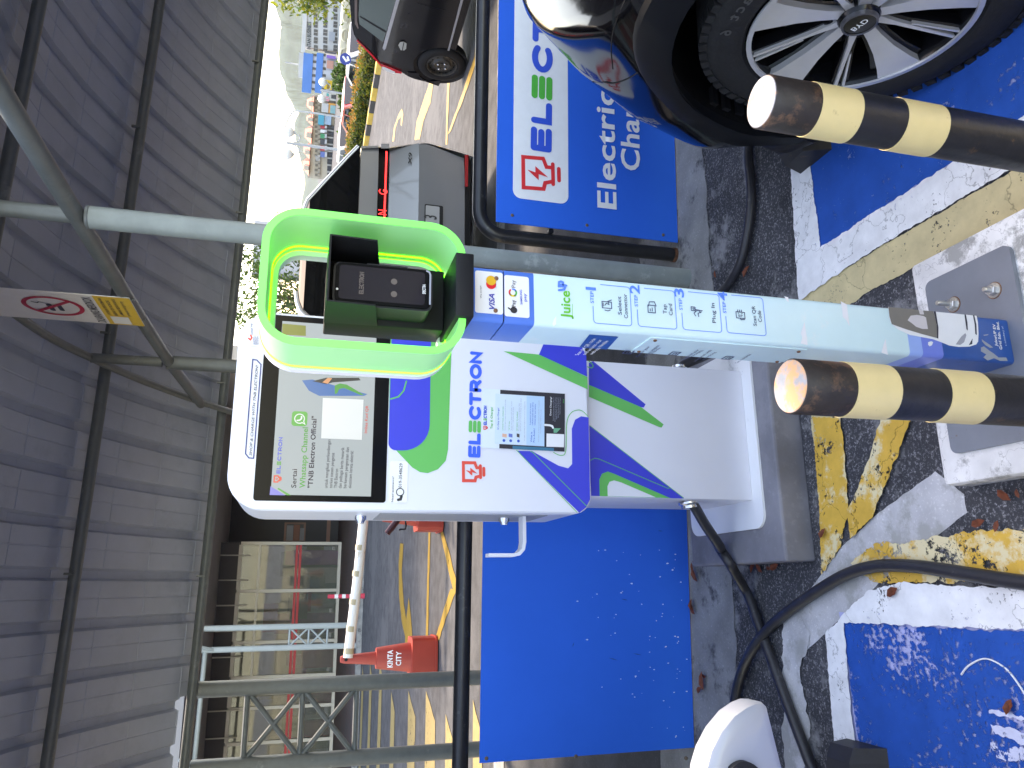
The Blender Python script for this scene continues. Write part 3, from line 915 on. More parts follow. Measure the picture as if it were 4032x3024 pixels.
# lower graphics on the door
gfx(FR_, 'O', [(1670, 270), (1880, 290), (2156, 420), (2158, 492)], M_CHG, .0010, door)
bl0 = FR_.uv(('O', 1875, 290)); bl1 = FR_.uv(('O', 2156, 418))
polyuv('graphic', FR_, [bl0, (xr, bl0[1] - .03), (xr, CZ0 + .03), (FR_.uv(('O', 2156, 300))[0], CZ0 + .001), (bl1[0], CZ0 + .001)], M_CHB, door, .0014)
low = [('O', 1748, 848), ('O', 1835, 850), ('O', 1990, 935), ('O', 2045, 950), ('O', 2068, 925), ('O', 2066, 720), ('O', 2085, 668), ('O', 2120, 648), ('O', 2166, 655), ('O', 2172, 1130), ('O', 2150, 1175), ('O', 2110, 1208), ('O', 1940, 1040)]
polyuv('graphic', FR_, [(max(CX0 + .001, a), max(CZ0 + .001, b)) for a, b in [FR_.uv(q) for q in low]], M_CHB, door, .0010)
stroke('graphic_line', FR_, [('O', 1745, 845), ('O', 2095, 1205)], .002, M_CHG, door, .0016)
stroke('graphic_line', FR_, [('O', 1826, 852), ('O', 1840, 858), ('O', 2150, 1168)], .0022, M_CHG, door, .0018)
stroke('graphic_line', FR_, [('O', 1960, 858), ('O', 2000, 875), ('O', 2030, 850), ('O', 2036, 690), ('O', 2060, 630), ('O', 2100, 612), ('O', 2130, 620), ('O', 2160, 650)], .0022, M_CHG, door, .0018, n=5)
# pedestal graphics
gfx(PD_, 'P', [(262, 65), (300, 50), (755, 425), (740, 452), (715, 450), (262, 255)], M_CHB, .0010, ped)
gfx(PD_, 'P', [(262, 255), (720, 452), (912, 600), (895, 628), (870, 622), (262, 360)], M_CHG, .0010, ped)
gfx(PD_, 'P', [(265, 608), (1090, 1245), (980, 1243), (278, 1222)], M_CHB, .0010, ped)
gfx(PD_, 'P', [(352, 1080), (375, 1030), (425, 1010), (480, 1030), (970, 1242), (355, 1224)], M_CHG, .0015, ped)
gfx(PD_, 'P', [(422, 1140), (440, 1100), (480, 1088), (540, 1105), (845, 1236), (425, 1224)], M_CHW, .0020, ped)
stroke('graphic_line', PD_, [('P', 270, 612), ('P', 1085, 1240)], .002, M_CHG, ped, .0016)
stroke('graphic_line', PD_, [('P', 276, 912), ('P', 310, 895), ('P', 350, 902), ('P', 950, 1158), ('P', 965, 1150)], .0022, M_CHG, ped, .0018)
stroke('graphic_line', PD_, [('P', 250, 100), ('P', 285, 110), ('P', 300, 95), ('P', 290, 75), ('P', 262, 50)], .003, M_CHG, ped, .0018)
# emblem and logotype
ERED = flat('emblem_red', (.80, .06, .04)); EBL = flat('emblem_blue', (.012, .10, .62)); EGR = flat('emblem_green', (.06, .40, .09))
bulb_logo(FR_, (('f', 405, 1655), ('f', 400, 1360), ('f', 70, 1650)), ERED, door, .0085)
logotype(FR_, ('f', 335, 1310), ('O', 1545, 272), ('f', 155, 1305), (EBL, EGR), door, .0016, .29)
# screen
bz0 = FR_.uv(('O', 985, 1150)); bz1 = FR_.uv(('O', 215, 1140)); bxr = FR_.uv(('W', 800, 1620))[0]
zb0, zb1 = bz0[1], bz1[1]
scr = polyuv('screen_bezel', FR_, rrect(bz0[0], bxr, zb0, zb1, .008), M_BLK, door, .0012)
M_LCD = mat('lcd', (.06, .065, .075), .12, emis=(.46, .62, .76), estr=.20, spec=.15)
lx0 = FR_.uv(('O', 600, 1108))[0]; lx1 = FR_.uv(('F', 700, 1050))[0]; lz0 = FR_.uv(('O', 900, 1110))[1]; lz1 = FR_.uv(('O', 318, 1100))[1]
lcd = polyuv('display', FR_, [(lx0, lz0), (lx1, lz0), (lx1, lz1), (lx0, lz1)], M_LCD, door, .0016)
def lit(name, c, k=1.0):
    return mat('lcd_' + name, tuple(x * .25 for x in c), .15, emis=c, estr=.26 * k)
LB, LG, LR, LD, LW, LP = lit('blue', (.10, .14, .55)), lit('green', (.07, .30, .09)), lit('red', (.55, .08, .07)), lit('dark', (.03, .032, .06)), lit('white', (.80, .92, 1), .62), lit('peri', (.16, .18, .62))
o2 = .0020
poly('screen_graphic', FR_, Zs('e', [(228, 1288), (240, 1160), (455, 1293)]), LP, lcd, o2)
poly('screen_graphic', FR_, Zs('e', [(340, 1200), (355, 1183), (540, 1292), (478, 1292)]), LG, lcd, o2)
logotype(FR_, ('e', 383, 985), ('e', 420, 445), ('e', 322, 985), (LB, LG), lcd, o2, .27)
bulb_logo(FR_, (('e', 395, 1105), ('e', 400, 1005), ('e', 285, 1105)), LR, lcd, .0035, o2)
text('Sertai', FR_, ('e', 610, 1185), ('e', 625, 912), ('e', 540, 1183), LD, lcd, .015, o2)
text('Whatsapp Channel', FR_, ('e', 740, 1187), ('e', 785, 308), ('e', 660, 1187), LG, lcd, .02, o2)
text('"TNB Electron Official"', FR_, ('e', 850, 1187), ('e', 910, 145), ('e', 780, 1187), LD, lcd, .022, o2)
for s, y, xe, ys, ye in (('untuk mengikuti perkembangan', 1065, 1112, 1187, 485), ('terkini stesen pengecas', 1135, 1168, 1187, 678), ('TNB Electron', 1205, 1222, 1187, 910), ('dan pelbagai berita menarik', 1270, 1312, 1190, 600), ('berkenaan pengecasan dan', 1340, 1380, 1190, 598), ('ekosistem kereta elektrik!', 1410, 1445, 1190, 652)):
    text(s, FR_, ('e', y, ys), ('e', xe, ye), ('e', y - 46, ys), LD, lcd, .004, o2)
poly('screen_card', FR_, Zs('e', [(975, 465), (1000, -120), (1590, -95), (1563, 488)]), LW, lcd, o2)
text('Imbas Kod QR', FR_, ('e', 1640, 392), ('e', 1660, -10), ('e', 1600, 390), LR, lcd, .012, o2)
# chat emblem
c_ = FR_.uv(('e', 662, 182)); R_ = abs(FR_.uv(('e', 662, 75))[0] - FR_.uv(('e', 662, 290))[0]) / 2
polyuv('app_tile', FR_, rrect(c_[0] - R_, c_[0] + R_, c_[1] - R_, c_[1] + R_, R_ * .4), lit('tile', (.08, .36, .10)), lcd, o2 + .0002)
strokeuv('app_ring', FR_, [(c_[0] + R_ * .62 * math.cos(a), c_[1] + R_ * .62 * math.sin(a)) for a in [math.radians(k) for k in range(-120, 232, 16)]] + [(c_[0] - R_ * .72, c_[1] - R_ * .72)], R_ * .13, LW, lcd, o2 + .0006, closed=True)
strokeuv('app_handset', FR_, [(c_[0] - R_ * .25, c_[1] + R_ * .28), (c_[0] - R_ * .2, c_[1] - R_ * .02), (c_[0] + R_ * .02, c_[1] - R_ * .24), (c_[0] + R_ * .3, c_[1] - R_ * .24)], R_ * .2, LW, lcd, o2 + .0006)
# right part of the picture on the display
for pts, c in (([(520, 790), (560, 760), (900, 520 + 250), (900, 800)], None),): pass
poly('screen_graphic', FR_, Zs('O', [(500, 440), (560, 435), (880, 520), (860, 530), (600, 530), (540, 500)]), lit('sblue', (.06, .16, .42)), lcd, o2)
poly('screen_graphic', FR_, Zs('O', [(690, 520), (690, 470), (720, 458), (760, 465), (860, 525), (840, 525), (745, 485), (715, 490), (705, 515)]), LG, lcd, o2 + .0003)
poly('screen_graphic', FR_, Zs('O', [(560, 445), (640, 425), (830, 425), (840, 440), (680, 452), (640, 462)]), lit('suit', (.05, .055, .06)), lcd, o2 + .0003)
poly('screen_graphic', FR_, Zs('O', [(618, 452), (650, 425), (675, 428), (650, 460)]), lit('hand', (.55, .30, .18)), lcd, o2 + .0006)
poly('screen_graphic', FR_, Zs('F', [(575, 1060), (745, 1075), (745, 1150), (572, 1140)]), lit('garden', (.16, .20, .05)), lcd, o2 + .0002)
# labels
def sticker(pl, zone, pts, m, parent, off=.0016, r=.006):
    uv = [pl.uv((zone, a, b)) for a, b in pts]
    x0, x1 = min(p[0] for p in uv), max(p[0] for p in uv); y0, y1 = min(p[1] for p in uv), max(p[1] for p in uv)
    return polyuv('label', pl, rrect(x0, x1, y0, y1, r), m, parent, off)
STW = flat('sticker_white', (.80, .80, .82), .3); INK = flat('ink', (.02, .02, .024)); NAVY = flat('navy', (.03, .045, .16))
lb = sticker(FR_, 'O', [(1005, 1148), (1115, 910)], STW, door)
text('Need assistance?', FR_, ('O', 1030, 1145), ('O', 1034, 998), ('O', 1018, 1145), INK, lb, .0, .0022)
text('019-3548629', FR_, ('O', 1078, 1063), ('O', 1083, 922), ('O', 1060, 1063), INK, lb, .004, .0022)
strokeuv('handset_mark', FR_, [FR_.uv(('O', 1058, 1133)), FR_.uv(('O', 1072, 1130)), FR_.uv(('O', 1077, 1112))], .007, INK, lb, .0022)
cc = FR_.uv(('O', 1069, 1088)); strokeuv('chat_mark', FR_, [(cc[0] + .010 * math.cos(a), cc[1] + .010 * math.sin(a)) for a in [math.radians(k) for k in range(0, 360, 24)]], .0024, INK, lb, .0022, True)
lb = sticker(FR_, 'E', [(1600, 425), (1690, 600)], STW, door, r=.004)
text('Suruhanjaya Tenaga', FR_, ('E', 1640, 525), ('E', 1634, 452), .0060, NAVY, lb, .0, .0022)
strokeuv('crest', FR_, [FR_.uv(('E', 1612, 548)), FR_.uv(('E', 1622, 558)), FR_.uv(('E', 1632, 545)), FR_.uv(('E', 1625, 528))], .004, ERED, lb, .0022)
for k in range(4):
    text('NOMBOR PENDAFTARAN EVCS', FR_, ('E', 1650 + k * 9, 590), ('E', 1648 + k * 9, 540 - (k % 2) * 12), .0034, NAVY, lb, .0, .0022)
fr = [('O', 190, 888), ('O', 172, 862), ('O', 215, 335), ('O', 226, 318), ('O', 264, 335), ('O', 218, 868), ('O', 220, 886)]
fr = [('O', 192, 890), ('O', 172, 865), ('O', 214, 318), ('O', 238, 322), ('O', 262, 348), ('O', 219, 892)]
stroke('slogan_frame', FR_, fr, .0030, NAVY, door, .0016, closed=True)
text('SHOP & CHARGE WITH TNB ELECTRON!', FR_, ('O', 208, 876), ('O', 246, 352), ('O', 192, 876), INK, door, .003, .0022, italic=.25)
# poster on the door
pw = poly('poster', FR_, Zs('f', [(340, 1155), (362, 292), (1560, 372), (1556, 1214)]), flat('paper', (.58, .64, .76), .4), door, .0024)
poly('poster_panel', FR_, Zs('f', [(608, 1165), (622, 316), (1560, 374), (1556, 1214)]), flat('poster_black', (.02, .02, .028)), pw, .0030)
poly('poster_panel', FR_, Zs('f', [(800, 1178), (800, 1130), (1400, 1160), (1400, 1205)]), flat('poster_teal', (.02, .14, .22)), pw, .0034)
poly('poster_card', FR_, Zs('f', [(540, 1098), (552, 372), (1262, 414), (1260, 1138)]), flat('poster_card', (.50, .60, .80)), pw, .0036)
poly('poster_card', FR_, Zs('f', [(1000, 1122), (1003, 402), (1262, 414), (1260, 1138)]), flat('poster_card2', (.36, .52, .80)), pw, .0040)
poly('poster_card', FR_, Zs('f', [(1290, 1142), (1292, 950), (1548, 962), (1545, 1150)]), STW, pw, .0036)
poly('poster_panel', FR_, Zs('f', [(1395, 940), (1395, 875), (1500, 875), (1440, 940)]), flat('poster_green', (.10, .34, .20)), pw, .0036)
stroke('poster_cable', FR_, Zs('f', [(1262, 826), (1340, 832), (1375, 845), (1385, 868)]), .006, STW, pw, .0040)
logotype(FR_, ('f', 428, 828), ('f', 432, 548), .0105, (LBLUE, LGRN), pw, .0032, .28)
bulb_logo(FR_, (('f', 438, 893), ('f', 438, 840), ('f', 380, 893)), RED, pw, .0022, .0032)
PB = flat('poster_blue', (.02, .09, .42)); PGY = flat('poster_grey', (.25, .27, .33))
text('Tap & Charge!', FR_, ('f', 508, 885), ('f', 512, 568), ('f', 478, 885), LGRN, pw, .012, .0034)
text("It's Easy to Charge!", FR_, ('f', 600, 893), ('f', 604, 580), ('f', 576, 893), PB, pw, .008, .0042)
for s, y, a, b, m_, h in (('CHOOSE YOUR CONNECTOR', 665, 908, 560, LGRN, 16), ('Select the right connector for your EV on the screen.', 695, 910, 455, PGY, 13), ('TAP TO PAY', 755, 910, 770, LGRN, 16), ("Tap your card or device on the reader - it's easy!", 785, 910, 486, PGY, 13), ("You'll hear a single beep when it's done.", 808, 912, 566, PGY, 13), ('GET READY TO CHARGE', 870, 916, 636, LGRN, 16), ('The system will authorise your payment. Once', 895, 918, 516, PGY, 13), ('approved, you can connect the charger to your vehicle', 920, 920, 440, PGY, 13), ('*We suggest connecting the charger to the car prior to making payment.', 975, 1068, 480, PGY, 12)):
    text(s, FR_, ('f', y, a), ('f', y + 6, b), ('f', y - h, a), m_, pw, .0, .0044)
for k, y in enumerate((674, 772, 884)):
    c_ = FR_.uv(('f', y, 1052 + k * 4)); polyuv('poster_dot', FR_, [(c_[0] + .0042 * math.cos(a), c_[1] + .0042 * math.sin(a)) for a in [math.radians(q) for q in range(0, 360, 24)]], PB, pw, .0042)
for y, y2, c in ((650, 715, (.62, .36, .26)), (742, 798, (.10, .16, .45)), (860, 900, (.06, .05, .05))):
    poly('poster_icon', FR_, Zs('f', [(y, 1000), (y, 950), (y2, 960), (y2, 1010)]), flat('icon%d' % y, c), pw, .0042)
text('What is', FR_, ('f', 1080, 1078), ('f', 1084, 930), ('f', 1058, 1078), PB, pw, .012, .0046)
text('Pre-Auth?', FR_, ('f', 1118, 1080), ('f', 1124, 880), ('f', 1096, 1080), PB, pw, .012, .0046)
for s, y, a, b in (('A temporary hold to ensure', 1062, 828, 515), ('sufficient funds which will be', 1096, 832, 498), ('released after your session.', 1130, 834, 520)):
    text(s, FR_, ('f', y, a), ('f', y + 5, b), ('f', y - 18, a), PB, pw, .006, .0046)
for s, y, a, b in (("We'll hold a standard pre-authorisation of RM150. You can also", 1182, 1078, 470), ('choose RM100 or RM50 if you prefer.', 1212, 958, 594)):
    text(s, FR_, ('f', y, a), ('f', y + 5, b), ('f', y - 13, a), PGY, pw, .0, .0046)
text('Done Charging?', FR_, ('f', 1360, 690), ('f', 1366, 420), ('f', 1338, 690), STW, pw, .012, .0036)
for k, (a, b) in enumerate(((768, 425), (780, 425), (745, 428), (722, 428), (675, 430))):
    text('Safely hang back the plug and cable to end'[:40 - 3 * k], FR_, ('f', 1395 + 24 * k, a), ('f', 1399 + 24 * k, b), ('f', 1382 + 24 * k, a), PGY, pw, .0, .0036)
text('Juice', FR_, ('f', 1545, 512), ('f', 1546, 452), ('f', 1528, 512), LGRN, pw, .012, .0036)

# ================================================================== cables
M_CAB = mat('cable_rubber', (.018, .018, .022), .42, var=.2, vscale=30, dirt=(.06, .06, .062), dscale=25, damt=.25)
R_C = .0165
def cable(label, pts, r=R_C):
    return tag(tube('charging_cable', spline(pts, 7), r, M_CAB, None, 14), label, 'cable')
def gl_(z, *pts, h=None):
    return [onZ((z, a, b), (h if h is not None else R_C + .012)) for a, b in pts]
cable('black charging cable running from the charger outlet down and left along the ground',
      [Vector((.262, 2.215, .308)), Vector((.240, 2.209, .290)), onZ(('L', 1830, 280), .235), onZ(('L', 1930, 430), .16), onZ(('N', 215, 215), .138), onZ(('N', 285, 320), .126), onZ(('N', 345, 425), .07)] + gl_('N', (390, 500), h=.034) + gl_('N', (420, 560), (490, 760), (560, 950), (650, 1200), (745, 1450), (840, 1690), (960, 1900)))
cable('black charging cable looping over the amber hatch and behind the silver car',
      gl_('N', (2900, 520), (2210, 448), (1800, 385), (1500, 342), (1250, 340), (1050, 395), (850, 510), (680, 630), (550, 740)) + gl_('N', (440, 880), h=.045) + gl_('N', (360, 1050), (320, 1230), (312, 1420), (330, 1600), (360, 1800)))
cable('black charging cable on the dark ground between the grey post and the black car',
      [Vector((.672, 2.215, .308)), Vector((.70, 2.205, .296)), Vector((.745, 2.20, .20)), Vector((.80, 2.21, .09))] + gl_('G', (1890, 900), (1980, 760), (2060, 600), (2115, 350), (2135, 100)) + gl_('D', (410, 1000), (440, 850), (470, 700)))
# ================================================================== concrete block, base plate and payment pole
M_BLOCK = speckle_mat('painted_block', (.60, .60, .59), (.72, .72, .71), scale=30, amt=.4, patch=(.30, .30, .29), pscale=7, pamt=.40, bump=.4, crack=9.0)
tag(MB().bx(.21, .752, 1.075, 1.433, 0, .08, .012).build('footing_block', M_BLOCK, None, 40), 'low white painted concrete footing block under the payment pole', 'block')
M_PLATE = mat('plate_grey', (.15, .165, .19), .42, var=.1, vscale=9, dirt=(.13, .07, .04), dscale=26, damt=.08)
PX0, PX1, PY0, PY1, PZ0, PZ1 = .432, .530, 1.190, 1.298, .092, 1.240
pole = thing('payment_pole', (.481, 1.244, .08), 'light blue payment pole with four printed steps and card logos', 'payment pole')
MB().prism([(x, y, .0805) for x, y in rrect(.275, .686, 1.155, 1.385, .018)], (0, 0, .011)).build('base_plate', M_PLATE, pole, 35)
_bolt = mat('zinc', (.50, .49, .46), .32, metal=.8, var=.15, vscale=60); _rust = mat('rust_ring', (.16, .075, .035), .8, var=.4, vscale=90)
for q, hh in ((('b', 1060, 1240), .045), (('b', 1720, 1010), .026), (None, .03), (None, .03)):
    p = onZ(q, .0915) if q else (Vector((.345, 1.208, .0915)) if hh == .03 else None)
    if q is None and p is not None:
        p = Vector((.345, 1.208 if not hasattr(pole, '_x') else 1.31, .0915))
    b_ = MB().lathe([(.0165, 0), (.0165, .0025)], p, n=20).build('washer', _bolt, pole, 40)
    MB().lathe([(.0185, .0), (.0185, .0006)], p, n=20).build('rust_stain', _rust, b_)
    MB().lathe([(.0125, .0025), (.0125, .013), (.0105, .014)], p, n=6).build('nut', _bolt, b_)
    MB().lathe([(.0062, .013), (.0062, hh), (.005, hh + .002)], p, n=14).build('stud', _bolt, b_, 40)
    if q is None: break
M_SKY = mat('wrap_sky', (.50, .66, .83), .28, var=.05, vscale=5, dirt=(.60, .74, .88), dscale=7, damt=.3, spec=.5)
M_WBL = mat('wrap_blue', (.045, .15, .50), .3, var=.10, vscale=7)
M_WDB = mat('wrap_deep_blue', (.012, .075, .27), .3, var=.12, vscale=12, dirt=(.03, .05, .07), dscale=14, damt=.2)
PF = Plane((0, PY0, 0), (0, -1, 0)); PF.u = Vector((1, 0, 0)); PF.v = Vector((0, 0, 1))
PS = Plane((PX0, 0, 0), (-1, 0, 0)); 
zseam = PF.uv(('G', 337, 800))[1]
def vtube(name, z0, z1, m, r=.009):
    o = rrect(PX0, PX1, PY0, PY1, r, 5); n = len(o)
    V = [(x, y, z) for z in (z0, z1) for x, y in o]
    F = [(k, (k + 1) % n, n + (k + 1) % n, n + k) for k in range(n)] + [tuple(range(n - 1, -1, -1)), tuple(range(n, 2 * n))]
    return obj(name, V, F, m, pole, 35)
zblue = PF.uv(('G', 556, 800))[1]
zdeep = PF.uv(('c', 1040, 600))[1]
zmid = PF.uv(('c', 775, 600))[1]; zpale = PF.uv(('c', 600, 560))[1]
head = vtube('pole_head', zseam + .0012, PZ1, M_WBL)
s1 = vtube('pole_collar', zblue, zseam - .0012, M_WBL)
body = vtube('pole_body', zpale, zblue, M_SKY)
vtube('pole_band', zmid, zpale, mat('wrap_mid', (.24, .36, .74), .3, var=.05, vscale=9))
vtube('pole_band', zdeep, zmid, mat('wrap_peri', (.13, .19, .56), .3, var=.06, vscale=9))
foot = vtube('pole_foot', PZ0, zdeep, M_WDB)
inner = MB().bx(PX0 + .004, PX1 - .004, PY0 + .004, PY1 - .004, zseam - .01, zseam + .01).build('pole_core', M_MBLK, pole)
# white cards with payment marks
sticker(PF, 'G', [(130, 672), (333, 995)], STW, head, .0006, .004)
sticker(PF, 'G', [(341, 705), (525, 1020)], STW, s1, .0006, .004)
def ptext(s, zone, x0, y0, x1, y1, xt, m, parent, bold=.0, off=.0014, italic=0.0):
    text(s, PF, (zone, x0, y0), (zone, x1, y1), (zone, xt, y0), m, parent, bold, off, italic=italic)
ptext('We accept:', 'G', 177, 876, 173, 783, 166, INK, head)
ptext('VISA', 'G', 270, 958, 268, 845, 232, flat('visa_blue', (.02, .03, .30)), head, .025, italic=.3)
for q, c in ((('G', 245, 775), (.78, .01, .02)), (('G', 245, 748), (.90, .36, .02))):
    c0 = PF.uv(q); polyuv('mark_disc', PF, [(c0[0] + .0088 * math.cos(a), c0[1] + .0088 * math.sin(a)) for a in [math.radians(k) for k in range(0, 360, 20)]], flat('disc%d' % int(c[1] * 100), c), head, .0014 + (.0003 if c[1] > .1 else 0))
ptext('mastercard', 'G', 283, 803, 281, 722, 275, INK, head)
ptext('Pay', 'G', 424, 940, 418, 888, 396, INK, s1, .01)
c0 = PF.uv(('G', 410, 962)); polyuv('mark_disc', PF, [(c0[0] + .0058 * math.cos(a), c0[1] + .0062 * math.sin(a)) for a in [math.radians(k) for k in range(0, 360, 24)]], INK, s1, .0014)
strokeuv('mark_leaf', PF, [(c0[0] + .001, c0[1] + .0065), (c0[0] + .003, c0[1] + .0095)], .0026, INK, s1, .0014)
c0 = PF.uv(('G', 403, 835))
for a0, a1, c in ((45, 130, (.75, .05, .04)), (130, 215, (.85, .5, .02)), (215, 305, (.05, .4, .08)), (305, 360, (.05, .2, .75))):
    strokeuv('mark_arc', PF, [(c0[0] + .0062 * math.cos(math.radians(a)), c0[1] + .0062 * math.sin(math.radians(a))) for a in np.linspace(a0, a1, 6)], .0030, flat('g%d' % a0, c), s1, .0014)
ptext('Pay', 'G', 422, 800, 418, 745, 394, flat('grey_ink', (.12, .12, .13)), s1, .004)
ptext('SAMSUNG', 'G', 472, 922, 468, 815, 457, flat('sam_blue', (.03, .07, .45)), s1, .012)
ptext('pay', 'G', 502, 900, 498, 842, 482, flat('sam_blue', (.03, .07, .45)), s1, .006)
for q in (('G', 278, 966), ('G', 283, 732)):
    p = PF.at(q); MB().lathe([(.0038, 0), (.0038, .002), (.002, .0028)], p, (0, -1, 0), 10).build('screw', mat('brass', (.20, .10, .06), .5, metal=.6), head, 40)
JG = flat('juice_green', (.09, .45, .03)); JB = flat('juice_blue', (.07, .20, .68))
ptext('Juice', 'G', 820, 1025, 815, 825, 752, JG, body, .022)
stroke('up_mark', PF, [('G', 737, 818), ('G', 775, 812), ('G', 782, 798), ('G', 773, 788), ('G', 735, 790)], .0040, JB, body, .0014)
stroke('up_mark', PF, [('G', 790, 785), ('G', 736, 778), ('G', 737, 760), ('G', 752, 755), ('G', 766, 762), ('G', 766, 778)], .0040, JB, body, .0018)
stroke('rule', PF, [('G', 836, 1026), ('G', 834, 918)], .0008, JG, body, .0014)
STB = flat('step_blue', (.06, .20, .68)); ICN = flat('icon_ink', (.03, .045, .11))
boxes = [((982, 1252), (1055, 785), '1', 'Select\nConnector', 0), ((1305, 1575), (1078, 812), '2', 'Tap\nCard', 1), ((1630, 1897), (1102, 838), '3', 'Plug In', 2), ((1950, 2215), (1125, 862), '4', 'Scan QR\nCode', 3)]
for (xa, xb), (yl, yr), num, cap, kd in boxes:
    A_ = PF.uv(('G', xa + 8, yl)); B_ = PF.uv(('G', xb, yr + 12))
    L_, R_ = min(A_[0], B_[0]), max(A_[0], B_[0]); T_, B2 = max(A_[1], B_[1]), min(A_[1], B_[1])
    r = .006
    # outline broken at the upper right by the step number
    seg = [(L_ + (R_ - L_) * .42, T_), (L_ + r, T_)] + [(L_ + r - r * math.sin(a), T_ - r + r * math.cos(a)) for a in (.4, .8, 1.2)] + [(L_, T_ - r), (L_, B2 + r)] + [(L_ + r - r * math.cos(a), B2 + r - r * math.sin(a)) for a in (.4, .8, 1.2)] + [(L_ + r, B2), (R_ - r, B2)] + [(R_ - r + r * math.sin(a), B2 + r - r * math.cos(a)) for a in (.4, .8, 1.2)] + [(R_, B2 + r), (R_, T_ - .016)]
    strokeuv('step_box', PF, seg, .0012, STB, body, .0010)
    w_ = R_ - L_
    text('STEP', PF, (L_ + w_ * .50, T_ - .0015), (L_ + w_ * .80, T_ - .0015), .0062, STB, body, .014, .0014, uvmode=True)
    text(num, PF, (L_ + w_ * .83, T_ - .0060), (L_ + w_ * 1.06 if num != '1' else L_ + w_ * .905, T_ - .0060), .0185, STB, body, .02, .0014, uvmode=True)
    lines = cap.split('\n'); yb = B2 + (.0185 if len(lines) == 2 else .011)
    for i, s in enumerate(lines):
        wl = w_ * (.052 * len(s) + .16 if len(s) > 5 else .055 * len(s) + .08); cx = (L_ + R_) / 2
        text(s, PF, (cx - wl / 2, yb - i * .0115), (cx + wl / 2, yb - i * .0115), .0072, ICN, body, .005, .0014, uvmode=True)
    cx, cy = (L_ + R_) / 2, (T_ + B2) / 2 + .010
    def ic(pts, closed=False, w=.0015, k=0): strokeuv('step_icon', PF, [(cx + a * .001, cy + b * .001) for a, b in pts], w, ICN, body, .0012 + k * .0003, closed)
    if kd == 0:
        ic([(-7, -9), (-7, 9), (5, 9), (5, -9)], True); ic([(-2, 4), (2, 1), (0, -4), (6, -2), (9, -9)], k=1); ic([(-10, -6), (-12, -2), (-11, 4)]); ic([(-4, 7), (2, 7)], k=1)
    elif kd == 1:
        ic([(-9, -7), (-9, 7), (5, 7), (5, -7)], True); ic([(-6, 3), (-2, 3)], k=1); ic([(-6, -1), (0, -1)], k=1); ic([(3, 6), (11, 4), (12, -6), (4, -9)], k=2)
    elif kd == 2:
        ic([(1, 2), (1, 10), (8, 10), (8, 2)], True); ic([(5, 8), (3, 5), (6, 5), (4, 3)], k=1, w=.001); ic([(-9, 2), (-4, 5), (0, 1), (3, -4), (-2, -9)]); ic([(-10, -4), (-4, -3), (0, -10)], k=1); ic([(3, 1), (2, -12)], k=2)
    else:
        ic([(-7, -9), (-7, 9), (5, 9), (5, -9)], True); ic([(-4, 4), (-1, 4), (-1, 1), (-4, 1)], True, .001, 1); ic([(1, 4), (3, 4)], w=.001, k=1); ic([(-4, -2), (-1, -2), (-2, -4)], w=.001, k=1); ic([(1, -2), (3, -4)], w=.001, k=1); ic([(5, 6), (9, 5)], k=2); ic([(5, 2), (9, 1)], k=2); ic([(5, -2), (9, -3)], k=2); ic([(-7, 2), (-10, 0), (-9, -8)], k=2)
CL = flat('cloud', (.66, .66, .74)); CL2 = flat('cloud_pale', (.60, .74, .88))
for pts in ([('G', 718, 1005), ('G', 718, 1065), ('G', 700, 1078), ('G', 690, 1060), ('G', 700, 1030)], [('H', 617, 1045), ('H', 638, 1180), ('H', 640, 1215), ('H', 590, 1205), ('H', 600, 1160), ('H', 590, 1130)], [('H', 880, 897), ('H', 925, 920), ('H', 945, 1080), ('H', 920, 1035), ('H', 895, 1010), ('H', 890, 960)], [('H', 1205, 1168), ('H', 1222, 1285), ('H', 1175, 1270), ('H', 1190, 1215)], [('H', 470, 860), ('H', 500, 868), ('H', 502, 905), ('H', 485, 890)]):
    poly('cloud', PF, pts, CL, body, .0006)
# printed car at the foot
WC = flat('car_white', (.70, .70, .76)); DG = flat('car_glass', (.17, .155, .135)); SEAT = flat('car_seat', (.52, .48, .48)); DK = flat('car_dark', (.03, .03, .045))
cq = lambda pts: [('c', a, b) for a, b in pts]
xmax = PX1 - .0005
def pfp(name, pts, m, off):
    uv = [PF.uv(('c', a, b)) for a, b in pts]
    return polyuv(name, PF, [(min(a, xmax), b) for a, b in uv], m, foot, off)
pfp('car_print', [(385, 270), (350, 235), (330, 150), (318, 25), (920, 70), (1400, 112), (1470, 128), (1492, 230), (1500, 380), (1495, 480), (1470, 520), (1380, 548), (1240, 552), (1120, 535), (1010, 490), (900, 450), (600, 395), (460, 330)], WC, .0006)
pfp('car_print', [(365, 255), (335, 150), (320, 30), (905, 72), (950, 250), (968, 440), (760, 385), (560, 325)], DG, .0010)
pfp('car_print', [(570, 205), (610, 145), (690, 135), (780, 150), (810, 170), (835, 320), (760, 318), (680, 290), (620, 240)], SEAT, .0014)
pfp('car_print', [(712, 62), (770, 66), (785, 130), (730, 128)], SEAT, .0014)
pfp('car_print', [(905, 70), (935, 74), (972, 300), (970, 445), (955, 440), (950, 260)], DK, .0014)
pfp('car_print', [(1310, 108), (1330, 112), (1352, 230), (1360, 340), (1340, 320)], DK, .0010)
pfp('car_print', [(1420, 118), (1440, 122), (1470, 260), (1476, 400), (1455, 380), (1448, 260)], DK, .0010)
pfp('car_print', [(1200, 520), (1270, 420), (1325, 372), (1338, 400), (1310, 490), (1260, 525)], flat('lamp_grey', (.30, .30, .33)), .0010)
pfp('car_print', [(1370, 530), (1420, 440), (1415, 515)], DK, .0010)
pfp('car_print', [(840, 490), (880, 478), (905, 490), (890, 530), (860, 545), (838, 525)], WC, .0010)
ptext('JuiceUP EV', 'c', 1745, 545, 1712, 258, 1712, STW, foot, .02)
ptext('Grid Sdn. Bhd.', 'c', 1805, 590, 1758, 225, 1772, STW, foot, .02)
